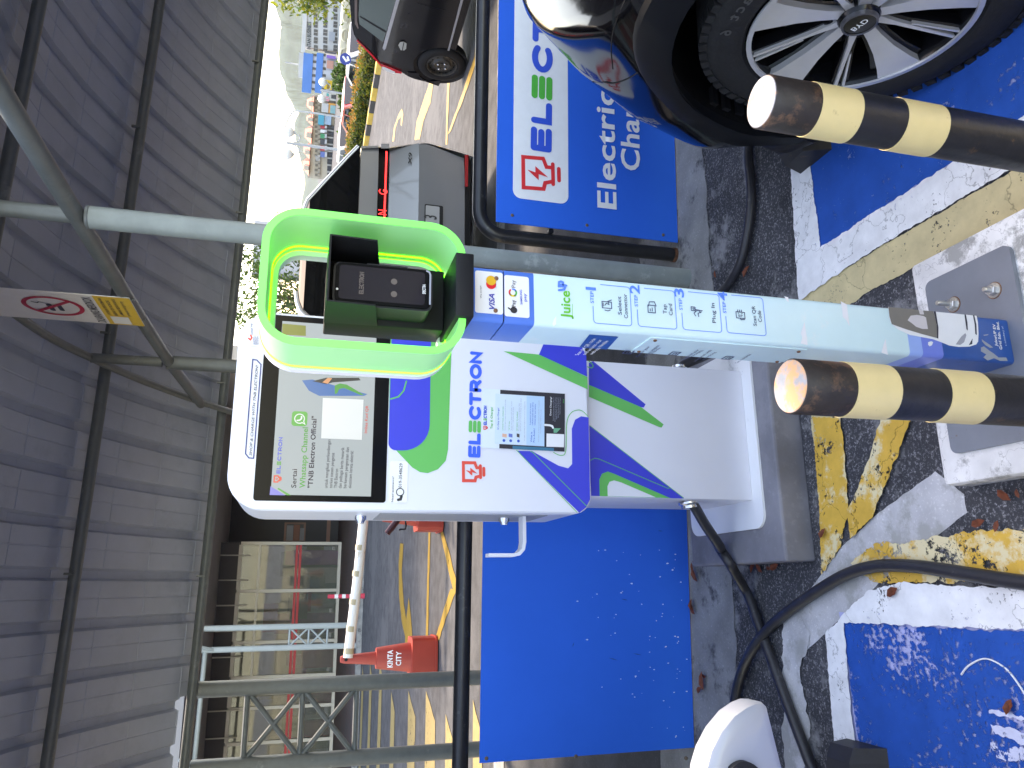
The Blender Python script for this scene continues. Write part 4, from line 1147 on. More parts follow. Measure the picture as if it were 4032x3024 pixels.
ptext('a subsidiary of', 'c', 1862, 540, 1815, 285, 1840, flat('pale_ink', (.45, .52, .62)), foot, .0)
scr_ = flat('scuff', (.24, .26, .29))
for pts in ([(1530, 560), (1570, 545), (1640, 600), (1700, 640), (1760, 690), (1860, 690), (1880, 735), (1780, 735), (1700, 700), (1620, 730), (1560, 690), (1600, 650), (1530, 610)], [(1540, 450), (1580, 480), (1640, 520), (1690, 560), (1650, 565), (1590, 530), (1545, 480)], [(1560, 395), (1630, 385), (1620, 400), (1570, 408)]):
    pfp('scuff', pts, scr_, .0008)
# left face of the pole
PSv = Plane((PX0, 0, 0), (-1, 0, 0))
def side(name, zone, pts, m, off, parent):
    uv = [PSv.uv((zone, a, b)) for a, b in pts]
    lim = sorted((PSv.uv_y(PY0 + .009), PSv.uv_y(PY1 - .009))) if hasattr(PSv, 'uv_y') else None
    out = []
    for a, b in uv:
        P3 = PSv.p(a, b); y = max(PY0 + .009, min(PY1 - .007, P3.y)); out.append(Vector((PX0 - off, y, P3.z)))
    return MB().sheet(clean(out), (-1, 0, 0)).build(name, m, parent)
side('side_panel', 'G', [(960, 1135), (1170, 1152), (1005, 1306), (810, 1292)], M_WDB, .0008, body)
for i, s in enumerate(('Scan the QR code', 'and access our', 'web app Nimble')):
    text(s, PSv, ('G', 880 + 50 * i, 1282 - 2 * i), ('G', 1010 + 45 * i, 1162 + 8 * i), .0075, STW, body, .01, .0016)
cov = [PSv.at(('G', a, b)) for a, b in ((1400, 1168), (1178, 1316))] + [PSv.at(('H', a, b)) for a, b in ((310, 1396), (605, 1256))]
cov = [Vector((PX0, max(PY0 + .010, min(PY1 - .004, p.y)), p.z)) for p in cov]
z0c, z1c = min(p.z for p in cov), max(p.z for p in cov)
cvr = MB().prism([(PX0, PY0 + .012, z0c), (PX0, PY1 - .006, z0c), (PX0, PY1 - .006, z1c), (PX0, PY0 + .012, z1c)], (-.0022, 0, 0)).build('access_cover', M_SKY, pole)
for y in (PY0 + .022, PY1 - .016):
    for z in (z0c + .012, z1c - .012):
        MB().lathe([(.0035, 0), (.0035, .0022), (.002, .003)], (PX0 - .0022, y, z), (-1, 0, 0), 10).build('screw', mat('brass', (.20, .10, .06), .5, metal=.6), cvr, 40)
for q0, q1, s, h in ((('G', 1310, 1290), ('G', 1402, 1212), 'Monitor your', .0062), (('G', 1365, 1290), ('G', 1470, 1205), 'charging progress', .0062), (('G', 1420, 1265), ('G', 1480, 1222), 'in real-time', .0062), (('G', 1640, 1312), ('G', 1760, 1235), 'Download your', .0062), (('G', 1690, 1295), ('G', 1790, 1240), 'e-receipts,', .0062), (('G', 1730, 1322), ('G', 1850, 1240), 'integrated with', .0062), (('G', 1790, 1310), ('G', 1880, 1255), 'e-invoicing', .0062), (('G', 2030, 1335), ('G', 2135, 1270), 'Get rewards', .0065)):
    text(s, PSv, q0, q1, h, ICN, cvr, .004, .0034)
for q in (('G', 1245, 1255), ('G', 1580, 1265), ('G', 1965, 1297)):
    c0 = PSv.uv(q)
    strokeuv('side_icon', PSv, [(c0[0] + a * .0011, c0[1] + b * .0011) for a, b in ((-9, -7), (-9, 8), (8, 8), (8, -7))], .0026, ICN, cvr if q[1] > 1300 else body, .0030, True)
    strokeuv('side_icon', PSv, [(c0[0] + a * .0011, c0[1] + b * .0011) for a, b in ((-4, 3), (4, 3), (4, -2), (-3, -2))], .0020, ICN, cvr if q[1] > 1300 else body, .0036)
# bracket on top of the pole
bk = MB().bx(.4190, .5290, 1.140, 1.31, 1.2435, 1.2735, .002).build('top_bracket', M_MBLK, pole, 35)

# ================================================================== payment terminal in its hood
tm = thing('payment_terminal', (.482, 1.24, 1.2735), 'black card payment terminal under a hood on top of the pole', 'terminal')
MB().bx(.4265, .5375, 1.242, 1.310, 1.274, 1.474, .003).build('housing', M_MBLK, tm, 35)
HYF, HYB = 1.142, 1.243
hood = MB().bx(.4265, .5385, HYF, HYB, 1.4715, 1.4745)
for x0, x1 in ((.4265, .4290), (.5360, .5385)):
    hood.prism([(x0, HYF, 1.4714), (x0, HYF + .004, 1.400), (x0, HYB, 1.387), (x0, HYB, 1.4714)], (x1 - x0, 0, 0))
hood.build('hood', M_MBLK, tm)
# handset-like reader
PHY = 1.176
M_RD = mat('reader_grey', (.022, .023, .028), .42, spec=.3, var=.06, vscale=30)
out = rrect(.4375, .5105, 1.3045, 1.4650, .012, 6)
rd = MB().prism([(x, 1.241, z) for x, z in out], (0, PHY + .006 - 1.241, 0)).build('reader', M_RD, tm, 35)
out2 = rrect(.4405, .5075, 1.3075, 1.4620, .0105, 6)
MB().prism([(x, PHY + .006, z) for x, z in out2], (0, -.006, 0)).build('bezel', M_BLK, rd, 35)
GLS = Plane((0, PHY - .0005, 0), (0, -1, 0)); GLS.u = Vector((1, 0, 0)); GLS.v = Vector((0, 0, 1))
M_TS = mat('reader_glass', (.008, .008, .012), .05, spec=.3, emis=(.25, .25, .33), estr=.015)
gls = polyuv('touch_screen', GLS, rrect(.4450, .5030, 1.3180, 1.4560, .006), M_TS, rd, .0003)
dim = mat('lcd_dim', (.03, .03, .035), .15, emis=(.5, .5, .55), estr=.06)
logotype(GLS, ('g', 672, 772), ('g', 685, 450), .0085, (dim, dim), gls, .0008, .27)
for q in (('g', 1110, 770), ('g', 1112, 588)):
    c0 = GLS.uv(q); polyuv('button', GLS, [(c0[0] + .0052 * math.cos(a), c0[1] + .0052 * math.sin(a)) for a in [math.radians(k) for k in range(0, 360, 24)]], dim, gls, .0008)
c0 = GLS.uv(('g', 285, 693)); polyuv('camera_dot', GLS, [(c0[0] + .0019 * math.cos(a), c0[1] + .0019 * math.sin(a)) for a in [math.radians(k) for k in range(0, 360, 30)]], STW, gls, .0008)
text('SPECTRA', GLS, ('g', 1568, 770), ('g', 1568, 630), .0050, STW, rd, .03, .0012)
mb = MB()
for k in range(9):
    pass
edge = [(.4412 + .0075 - .0075 * math.cos(a) if False else 0, 0) for a in (0,)]
strokeuv('bezel_glint', GLS, [(.4480, 1.3095), (.4990, 1.3095), (.5038, 1.3112), (.5055, 1.3155)], .0028, mat('painted_glint', (.30, .31, .36), .25), rd, .0010)  # pale stroke paints a highlight along the bezel's lower edge
MB().bx(.5100, .5165, 1.190, 1.225, 1.345, 1.412, .001).build('card_slot', M_RD, rd)

# glowing halo
M_ACR = mat('acrylic', (.27, .50, .29), .45, emis=(.05, .60, .06), estr=.10, var=.02)
M_RIM = mat('acrylic_edge', (.10, .42, .12), .4, emis=(.05, .72, .07), estr=.34)
M_LED = mat('led_line', (.1, .8, .15), .4, emis=(.012, 1.0, .02), estr=1.9)
M_HW = mat('halo_white', (.62, .62, .66), .4)
halo = thing('halo_ring', (.469, 1.23, 1.255), 'rounded ring of acrylic glowing green around the payment terminal', 'light ring')
HX0, HX1, HZ0, HZ1 = .3555, .5815, 1.2545, 1.5755
def ring(name, y0, y1, ins0, ins1, m, parent, R=.060):
    """hollow rounded frame between insets ins0 (outer) and ins1 (inner)"""
    def o(i): return rrect(HX0 + i, HX1 - i, HZ0 + i, HZ1 - i, max(.006, R - i), 10)
    A_, B_ = o(ins0), o(ins1); n = len(A_); V = []
    for q, y in ((A_, y0), (A_, y1), (B_, y1), (B_, y0)): V += [(x, y, z) for x, z in q]
    F = []
    for i in range(4):
        j = (i + 1) % 4
        for k in range(n):
            k2 = (k + 1) % n
            F.append((i * n + k, i * n + k2, j * n + k2, j * n + k))
    return obj(name, V, F, m, parent, 40)
YF = 1.150
ring('acrylic_wall', YF + .0015, 1.266, .0006, .0112, M_ACR, halo)
ring('front_edge', YF, YF + .0015, 0, .0118, M_RIM, halo)
ring('led_strip', 1.266, 1.2715, -.0012, .0126, M_LED, halo)
ring('rear_wall', 1.2715, 1.282, .001, .0128, M_ACR, halo)
ring('led_strip', 1.282, 1.2832, .004, .0136, M_LED, halo)
ring('back_frame', 1.2832, 1.305, -.0012, .022, M_HW, halo)
for z in (1.268,):
    MB().bx(.462, .502, 1.290, 1.304, 1.2550, 1.30).build('mount', M_MBLK, halo)

# ================================================================== bollards
M_BOL = mat('bollard_black', (.014, .014, .016), .42, var=.2, vscale=20, dirt=(.10, .055, .03), dscale=16, damt=.18, bump=.15, bscale=50)
M_BOLT = mat('bollard_top', (.022, .016, .013), .5, var=.3, vscale=30, dirt=(.13, .065, .035), dscale=13, damt=.62, bump=.2, bscale=50)
M_BAND = mat('reflective_band', (.70, .52, .24), .42, var=.06, vscale=12, dirt=(.52, .38, .17), dscale=24, damt=.2, spec=.6)
M_CAP = mat('bollard_cap', (.26, .27, .29), .5, dirt=(.55, .28, .13), dscale=24, damt=.78, var=.15, vscale=40)
M_CAP2 = mat('bollard_cap_grey', (.24, .245, .265), .5, dirt=(.42, .27, .18), dscale=26, damt=.42, var=.15, vscale=40)
def bollard(x, y, top, bands, label, capm):
    r = .0445
    o = thing('bollard', (x, y, 0), label, 'bollard', 'striped bollards guarding the payment pole')
    MB().lathe([(r, 0), (r, bands[-1][0])], (x, y, 0), n=40, caps=False).build('post', M_BOL, o, 60)
    MB().lathe([(r - .0002, bands[-1][0] - .001), (r - .0002, bands[0][1])], (x, y, 0), n=40, caps=False).build('post_middle', M_BOL, o, 60)
    MB().lathe([(r, bands[0][1] - .001), (r, top - .002), (r - .002, top)], (x, y, 0), n=40, caps=False).build('post_top', M_BOLT, o, 60)
    MB().lathe([(r - .002, top), (r - .003, top + .0012), (.0001, top + .0016)], (x, y, 0), n=40, caps=False).build('cap', capm, o, 30)
    for z0, z1 in bands:
        MB().lathe([(r, z0), (r + .0011, z0), (r + .0011, z1), (r, z1)], (x, y, 0), n=40, caps=False).build('band', M_BAND, o, 40)
BLX, BLY = .302, 1.020; BRX, BRY = .787, .980
zz = lambda z, a, b, x, y: (EYE + ray((z, a, b)) * ((Vector((x, y, 0)).length - .043) / Vector((ray((z, a, b)).x, ray((z, a, b)).y, 0)).length)).z
bollard(BLX, BLY, .757, [(zz('M', 1410, 110, BLX, BLY), zz('M', 1125, 60, BLX, BLY)), (zz('M', 2010, 150, BLX, BLY), zz('M', 1738, 120, BLX, BLY))], 'striped black bollard with rusty top standing left of the payment pole', M_CAP)
bollard(BRX, BRY, .783, [(zz('D', 1155, 760, BRX, BRY), zz('D', 885, 720, BRX, BRY)), (zz('D', 1705, 890, BRX, BRY), zz('D', 1445, 820, BRX, BRY))], 'striped black bollard in front of the black car wheel', M_CAP2)

# wheel stops
M_RUB = mat('rubber_stop', (.016, .016, .018), .6, var=.2, vscale=30, dirt=(.08, .05, .035), dscale=20, damt=.15)
def stop(x0, x1, yc, label, tilt=0.0):
    mb = MB(); P = [(yc - .075, .010), (yc + .075, .010), (yc + .045, .105), (yc - .045, .105)]
    V = []
    for x in (x0, x0 + .035 * (1 if x1 > x0 else -1), x1 - .035 * (1 if x1 > x0 else -1), x1):
        k = 1.0 if x not in (x0, x1) else .82
        V += [(x, yc + (y - yc), (z - .01) * k + .01) for y, z in P]
    F = []
    for i in range(3):
        for k in range(4): F.append((i * 4 + k, i * 4 + (k + 1) % 4, i * 4 + 4 + (k + 1) % 4, i * 4 + 4 + k))
    F += [(3, 2, 1, 0), (12, 13, 14, 15)]
    return tag(mb.add(V, F).build('wheel_stop', M_RUB), label, 'wheel stop', 'rubber wheel stops')
stop(1.262, 1.80, 1.80, 'black rubber wheel stop under the nose of the black car')
stop(-.412, -.95, 1.885, 'black rubber wheel stop in the blue bay beside the silver mirror')

# no-smoking sign fixed to the truss
sg = thing('no_smoking_sign', (1.185, 3.4, 2.28), 'white and yellow no smoking sign fixed on the truss chord', 'sign')
SG = Plane((1.186, 0, 0), (-1, 0, 0))
S0 = SG.at(('h', 1862, 350)); S1 = SG.at(('h', 2115, 757))
zlow = (S0.z + S1.z) / 2; ztop = zlow + .60
ya, yb = S0.y, S1.y
sb = MB().bx(1.187, 1.190, ya, yb, zlow, ztop).build('sign_plate', flat('sign_white', (.60, .60, .62)), sg)
sq = lambda pts: [('h', a, b) for a, b in pts]
zy = SG.at(('h', 1470, 520)).z
MB().sheet([(1.1860, ya + .001, zlow + .001), (1.1860, yb - .001, zlow + .001), (1.1860, yb - .001, zy), (1.1860, ya + .001, zy)], (-1, 0, 0)).build('yellow_panel', flat('sign_yellow', (.62, .40, .05)), sb)
SRED = flat('sign_red', (.42, .02, .06)); SNV = flat('sign_navy', (.03, .035, .06))
cz_ = SG.uv(('h', 810, 470)); rz = (SG.uv(('h', 330, 400))[1] - SG.uv(('h', 1285, 560))[1]) / 2 * .94
ry = abs(yb - ya) * .37
rr_ = min(rz, ry * 1.3)
cz_ = (SG.uv(('h', 1990, 550))[0], zy + .075 + rr_)
strokeuv('ban_ring', SG, [(cz_[0] + rr_ * math.cos(a), cz_[1] + rr_ * math.sin(a)) for a in [math.radians(k) for k in range(0, 360, 10)]], rr_ * .17, SRED, sb, .0016, True)
strokeuv('ban_bar', SG, [(cz_[0] - rr_ * .66, cz_[1] + rr_ * .66), (cz_[0] + rr_ * .66, cz_[1] - rr_ * .66)], rr_ * .17, SRED, sb, .0022)
strokeuv('cigarette', SG, [(cz_[0] - rr_ * .45, cz_[1] + rr_ * .12), (cz_[0] + rr_ * .18, cz_[1] + rr_ * .12)], rr_ * .2, SNV, sb, .0018)
strokeuv('vape', SG, [(cz_[0] - rr_ * .4, cz_[1] - rr_ * .22), (cz_[0] + rr_ * .22, cz_[1] - rr_ * .22)], rr_ * .18, SNV, sb, .0018)
strokeuv('smoke', SG, [(cz_[0] + rr_ * .3, cz_[1] + rr_ * .2), (cz_[0] + rr_ * .42, cz_[1] + rr_ * .4), (cz_[0] + rr_ * .28, cz_[1] + rr_ * .5), (cz_[0] + rr_ * .4, cz_[1] + rr_ * .66)], rr_ * .05, SNV, sb, .0018)
uL, uR = SG.uv(('h', 2115, 757))[0], SG.uv(('h', 1862, 350))[0]
du = uR - uL
text('DILARANG MEROKOK', SG, (uL + du * .06, zy + .012), (uL + du * .94, zy + .012), .034, SNV, sb, .012, .0016, uvmode=True)
for i, s in enumerate(('LAPORKAN PERKHIDMATAN', 'BEBAS DI ROKOK', 'LAMAN SESAWANG', 'jomquit.moh.gov.my')):
    text(s, SG, (uL + du * .36, zy - .030 - .026 * i), (uL + du * (.94 - .05 * (i % 2)), zy - .030 - .026 * i), .013, SNV, sb, .004, .0016, uvmode=True)
polyuv('blank_card', SG, [(uL + du * .05, zy - .095), (uL + du * .32, zy - .095), (uL + du * .32, zy - .02), (uL + du * .05, zy - .02)], STW, sb, .0018)
for y in (ya + .05, yb - .05): tube('tie', [(1.192, y, zlow + .02), (1.2, y, zlow - .01)], .004, M_STEEL, sg, 8)
# fallen leaves along the foot of the plain board
M_LEAF = mat('dead_leaf', (.14, .035, .014), .7, var=.4, vscale=50)
rl_ = random.Random(11)
spots = [('N', 45, 350), ('N', 60, 400), ('N', 45, 620), ('N', 35, 590), ('N', 110, 1090), ('N', 90, 1150), ('N', 440, 345), ('N', 480, 350), ('N', 540, 355), ('N', 580, 345), ('N', 60, 310), ('N', 895, 125), ('N', 1350, 510), ('N', 2110, 1260), ('N', 1910, 60), ('N', 2030, 80), ('M', 2080, 745), ('M', 2170, 735), ('G', 1875, 700), ('G', 2100, 680), ('H', 195, 680), ('N', 120, 1060)]
for i, q in enumerate(spots):
    p = onZ(q, .018); s_ = rl_.uniform(.010, .026) * (1.3 if q[0] == 'N' and q[1] < 120 else 1); a = rl_.uniform(0, 6.28)
    V = []
    for u, w, h in ((-1, 0, .0), (-.4, .45, .25), (.4, .42, .3), (1, 0, .1), (.4, -.42, .35), (-.4, -.4, .2), (0, 0, -.05)):
        V.append((p.x + s_ * (u * math.cos(a) - w * math.sin(a)), p.y + s_ * (u * math.sin(a) + w * math.cos(a)), p.z + s_ * h * rl_.uniform(.4, 1.2)))
    lab = 'dry brown leaf at the foot of the plain blue board' if q[0] == 'N' and q[1] < 130 else 'dry brown leaf against the left side of the grey plinth' if q[0] == 'N' and q[1] < 600 else 'brown leaf beside the white footing block' if q[0] == 'M' or (q[0] == 'N' and q[1] in (1910, 2030)) else 'brown leaf beside the cable behind the payment pole' if q[0] in 'GH' else 'brown leaf on the worn blue paint near the wheel stop' if q[1] == 2110 else 'curled brown leaf on the white line below the cable' if q[1] == 1350 else 'small dark leaf at the plinth corner on amber paint'
    tag(obj('fallen_leaf', V, [(0, 1, 6), (1, 2, 6), (2, 3, 6), (3, 4, 6), (4, 5, 6), (5, 0, 6)], M_LEAF), lab, 'leaf', 'fallen brown leaves')
# ================================================================== cars
def car_paint(name, c, rough=.18, metal=.0, coat=1.0, var=0.0):
    return mat(name, c, rough, metal=metal, coat=coat, var=var, vscale=4)
M_TYRE = mat('tyre_rubber', (.012, .012, .013), .7, spec=.25, var=.15, vscale=40, bump=.15, bscale=120)
M_RBLK = mat('rim_black', (.004, .004, .005), .2, spec=.25, coat=.15)
M_RSIL = mat('rim_machined', (.50, .50, .51), .32, metal=.6, var=.04, vscale=20)
M_PLAS = mat('black_plastic', (.010, .010, .012), .5, spec=.25, var=.1, vscale=30)
M_GLASSD = mat('dark_glass', (.004, .0045, .005), .05, spec=.4, coat=.0)
M_CHROME = mat('chrome', (.80, .81, .83), .08, metal=1.0)

# plan curves of a front-parked car body at several heights: control points (x from the side, y)
LEV = [
    (.20, [.075, .075, .075, .055, .035, .035, .080, .185, .335, .585, .935], [-2.6, -1.2, .2, .8, 1.25, 1.55, 1.72, 1.84, 1.93, 1.99, 2.02]),
    (.38, [.025, .025, .025, .015, .005, .012, .068, .195, .355, .615, .935], [-2.6, -1.2, .2, .8, 1.25, 1.55, 1.77, 1.94, 2.05, 2.13, 2.17]),
    (.55, [.010, .010, .010, .005, .005, .015, .095, .245, .415, .655, .935], [-2.6, -1.2, .2, .8, 1.25, 1.50, 1.72, 1.93, 2.06, 2.15, 2.19]),
    (.72, [.005, .005, .005, .003, .005, .035, .135, .275, .455, .685, .935], [-2.6, -1.2, .2, .8, 1.25, 1.45, 1.63, 1.83, 2.00, 2.11, 2.14]),
    (.885, [.020, .020, .020, .025, .040, .105, .235, .405, .585, .765, .935], [-2.6, -1.2, .2, .8, 1.20, 1.40, 1.60, 1.80, 1.97, 2.07, 2.10]),
    (.965, [.055, .055, .055, .060, .085, .195, .355, .535, .685, .815, .935], [-2.6, -1.2, .2, .7, 1.12, 1.30, 1.47, 1.65, 1.80, 1.88, 1.90]),
    (1.01, [.150, .150, .150, .155, .190, .275, .405, .545, .675, .805, .935], [-2.6, -1.2, .2, .65, .98, 1.15, 1.28, 1.38, 1.46, 1.50, 1.52]),
    (1.045, [.40, .40, .40, .40, .42, .48, .575, .675, .765, .855, .935], [-2.6, -1.2, .2, .6, .88, 1.05, 1.14, 1.20, 1.25, 1.28, 1.29]),
]
def plan(z):
    zs_ = [l[0] for l in LEV]
    z = max(zs_[0], min(zs_[-1], z))
    for a, b in zip(LEV, LEV[1:]):
        if a[0] <= z <= b[0]:
            t = (z - a[0]) / (b[0] - a[0])
            return [(p + (q - p) * t, r + (s - r) * t) for p, q, r, s in zip(a[1], b[1], a[2], b[2])]
def car_front(name, xs, sgn, yoff, paint, label, arch=True, zshift=0.0, ymin=-2.6):
    """nose-in car; xs = x of its nearest flank, sgn=+1 body extends to +x"""
    o = thing(name, (xs + sgn * .93, yoff - .4, 0), label, 'car')
    WY, WZ, WR = 1.19, .355, .425
    zl = [.20 + .025 * k for k in range(32)] + [.99, 1.01, 1.025, 1.045]
    zl = sorted(set(round(z, 3) for z in zl if z <= 1.046))
    ycuts = [-2.6, -1.2, .2, .5] + [.64 + .03 * k for k in range(37)]
    grid = []
    for z in zl:
        c = plan(z)
        sp = spline([Vector((x, y, 0)) for x, y in c], 8)
        row = []
        for y in ycuts:                        # flank part resampled in y
            for a, b in zip(sp, sp[1:]):
                if a.y <= y <= b.y + 1e-9:
                    t = (y - a.y) / max(1e-9, b.y - a.y); row.append((a.x + (b.x - a.x) * t, y)); break
            else:
                row.append((sp[-1].x, sp[-1].y))
        # remaining nose by arclength from the last flank station (or from the curve's turn)
        k0 = next((i for i, p in enumerate(sp) if p.y > ycuts[-1]), None)
        if k0 is None:
            # this level ends before the last flank stations: pull extra stations along the curve
            row = []
            L = [0.0]
            for a, b in zip(sp, sp[1:]): L.append(L[-1] + (b - a).length)
            n = len(ycuts) + 22
            keep = [y for y in ycuts if y <= .64]
            row = [(sp[0].x, y) for y in keep]
            s0 = next(L[i] for i, p in enumerate(sp) if p.y >= .64)
            for k in range(1, n - len(keep) + 1):
                s = s0 + (L[-1] - s0) * k / (n - len(keep))
                for i in range(len(L) - 1):
                    if L[i] <= s <= L[i + 1] + 1e-9:
                        t = (s - L[i]) / max(1e-9, L[i + 1] - L[i]); p = sp[i].lerp(sp[i + 1], t); row.append((p.x, p.y)); break
        else:
            tail = [Vector((row[-1][0], row[-1][1], 0))] + sp[k0:]
            L = [0.0]
            for a, b in zip(tail, tail[1:]): L.append(L[-1] + (b - a).length)
            for k in range(1, 23):
                s = L[-1] * k / 22
                for i in range(len(L) - 1):
                    if L[i] <= s <= L[i + 1] + 1e-9:
                        t = (s - L[i]) / max(1e-9, L[i + 1] - L[i]); p = tail[i].lerp(tail[i + 1], t); row.append((p.x, p.y)); break
        grid.append(row)
    n = len(grid[0])
    def P(i, j):
        x, y = grid[j][i]
        return Vector((xs + sgn * x, y + yoff - .0, zl[j] + zshift))
    V = []; F = []
    for j in range(len(zl)):
        for i in range(n):
            p = P(i, j)
            if arch:
                dy, dz = p.y - yoff - WY, p.z - zshift - WZ
                d = math.hypot(dy, dz)
                if i < len(ycuts) and .385 < d < .45:
                    p.y = yoff + WY + dy / d * WR; p.z = zshift + WZ + dz / d * WR
            V.append(p)
    for j in range(len(zl) - 1):
        for i in range(n - 1):
            a = [j * n + i, j * n + i + 1, (j + 1) * n + i + 1, (j + 1) * n + i]
            if arch:
                cy = sum(V[k].y for k in a) / 4 - yoff - WY; cz = sum(V[k].z for k in a) / 4 - zshift - WZ
                if i < len(ycuts) and math.hypot(cy, cz) < WR - .008: continue
                if i < len(ycuts) and abs(cy) < WR - .05 and cz < 0: continue
            F.append(tuple(a[::-1]) if sgn > 0 else tuple(a))
    # far flank mirrored about the centre line
    m0 = len(V)
    xc = xs + sgn * .935
    V2 = [Vector((2 * xc - P(i, j).x, P(i, j).y, P(i, j).z)) for j in range(len(zl)) for i in range(n)]
    V += V2
    for j in range(len(zl) - 1):
        for i in range(n - 1):
            a = (m0 + j * n + i, m0 + j * n + i + 1, m0 + (j + 1) * n + i + 1, m0 + (j + 1) * n + i)
            F.append(a if sgn > 0 else a[::-1])
    J = len(zl) - 1
    for i in range(n - 1):                      # bonnet top
        a = (J * n + i, J * n + i + 1, m0 + J * n + i + 1, m0 + J * n + i)
        F.append(a if sgn > 0 else a[::-1])
    bd = obj('body', V, F, paint, o, 40)
    # cabin
    def cab(y, x, z): return Vector((xs + sgn * x, y + yoff, z + zshift))
    ring = [(1.0, .16, .98), (.25, .28, 1.42), (-.2, .30, 1.50), (-1.6, .30, 1.48), (-2.4, .22, 1.15)]
    Vc = []; Fc = []
    for y, x, z in ring:
        Vc += [cab(y, .06 if z < 1.0 or z == 1.15 else x - .14, .96), cab(y, x, z), cab(y, 1.87 - x, z), cab(y, 1.87 - (.06 if z < 1.0 or z == 1.15 else x - .14), .96)]
    for i in range(4):
        for k in range(3): Fc.append((i * 4 + k, i * 4 + k + 1, i * 4 + 5 + k, i * 4 + 4 + k))
    obj('cabin_glass', Vc, Fc, M_GLASSD, o, 30)
    return o, bd, P, n, zl, len(ycuts)
M_CARB = mat('black_car_paint', (.0015, .0015, .0025), .08, spec=.10, coat=.08)
XS = 1.165
suv, sbody, SP, SN, SZL, SNY = car_front('black_car', XS, 1, 0.0, M_CARB, 'glossy black car parked nose-in over the blue bay at the sign board')
def sideX(y, z):
    c = spline([Vector((x, yy, 0)) for x, yy in plan(z)], 8)
    for a, b in zip(c, c[1:]):
        if a.y <= y <= b.y + 1e-9:
            return XS + a.x + (b.x - a.x) * (y - a.y) / max(1e-9, b.y - a.y)
    return XS + c[-1].x
WY, WZ = 1.19, .355
# wheel-arch cladding and liner
V = []; F = []; angs = [math.radians(a) for a in range(-34, 216, 6)]
for a in angs:
    for r, pr in ((.414, -.02), (.412, .012), (.425, .016), (.490, .013), (.498, .000)):
        y, z = WY + r * math.cos(a), WZ + r * math.sin(a)
        z = max(.16, z)
        V.append((sideX(y, max(.2, min(.98, z))) - pr, y, z))
for i in range(len(angs) - 1):
    for k in range(4): F.append((i * 5 + k, i * 5 + k + 1, i * 5 + 6 + k, i * 5 + 5 + k))
obj('arch_cladding', V, F, mat('cladding', (.004, .0045, .006), .5, spec=.12, var=.08, vscale=20), suv, 40)
V = []; F = []
for a in angs:
    for x in (XS + .015, XS + .34):
        V.append((x, WY + .415 * math.cos(a), WZ + .415 * math.sin(a)))
for i in range(len(angs) - 1): F.append((2 * i, 2 * i + 1, 2 * i + 3, 2 * i + 2))
ln = obj('arch_liner', V, F, mat('liner', (.003, .003, .0035), .9, spec=.1, bump=.3, bscale=90), suv, 40)
MB().bx(XS + .34, XS + .36, WY - .45, WY + .45, .18, .80).build('liner_back', MATS['liner'], suv)
for k in range(6):                               # brake-duct slots low in the liner
    a = math.radians(20 - 6.5 * k); c = Vector((XS + .09, WY + .408 * math.cos(a), WZ + .408 * math.sin(a)))
    MB().box(c, (.05, .012, .022), (a, 0, 0)).build('duct_slot', M_PLAS, ln)
# seams, lamp and chrome on the corner
def patch(name, qs, m, parent, off, n=0):
    """an outline laid on the body skin along sight lines, thickened outward"""
    pass
def skin(q, it=26):
    """where a sight line meets the car skin (side/corner surface), by bisection over distance"""
    d = ray(q).normalized()
    best = None; prev = None
    t = .8
    while t < 3.4:
        p = EYE + d * t
        if .2 <= p.z <= 1.03 and p.y < 2.2:
            s = p.x - sideX(p.y, p.z)
            if prev is not None and prev < 0 <= s:
                a, b = t - .01, t
                for _ in range(it):
                    m_ = (a + b) / 2; p = EYE + d * m_
                    if p.x - sideX(p.y, min(1.045, max(.2, p.z))) < 0: a = m_
                    else: b = m_
                return EYE + d * a
            prev = s
        else: prev = None
        t += .01
    return best
def skin_line(name, qs, r, m, parent, out=.001, n=6):
    pts = [skin(q) for q in qs]
    pts = [p for p in pts if p is not None]
    if len(pts) < 2: return None
    pts = [p + (EYE - p).normalized() * out for p in spline(pts, n)]
    return tube(name, pts, r, m, parent, 6)
def skin_patch(name, qs, m, parent, out=.006, n=4, zone='C'):
    P2 = spline([Vector((q[1], q[2], 0)) for q in qs], n, True)
    c = sum(P2, Vector()) / len(P2)
    k = len(P2); V = []; F = []
    lay = [(1.0, .0015), (.93, out), (.7, out), (.45, out), (.2, out)]
    for s_, o_ in lay:
        for p in P2:
            q = c + (p - c) * s_; h = skin((zone, q.x, q.y))
            if h is None: return None
            V.append(h + (EYE - h).normalized() * o_)
    for i in range(len(lay) - 1):
        for j in range(k): F.append((i * k + j, i * k + (j + 1) % k, (i + 1) * k + (j + 1) % k, (i + 1) * k + j))
    F.append(tuple((len(lay) - 1) * k + j for j in range(k)))
    return obj(name, V, F, m, parent, 60)
M_LAMP = mat('lamp_lens', (.32, .34, .38), .05, spec=.8, coat=1.0, metal=.55)
hl = skin_patch('headlight', Zs('C', [(600, 330), (640, 250), (680, 330), (730, 430), (780, 560), (830, 720), (815, 770), (760, 745), (690, 690), (610, 640), (590, 560), (600, 440)]), M_LAMP, suv, .004)

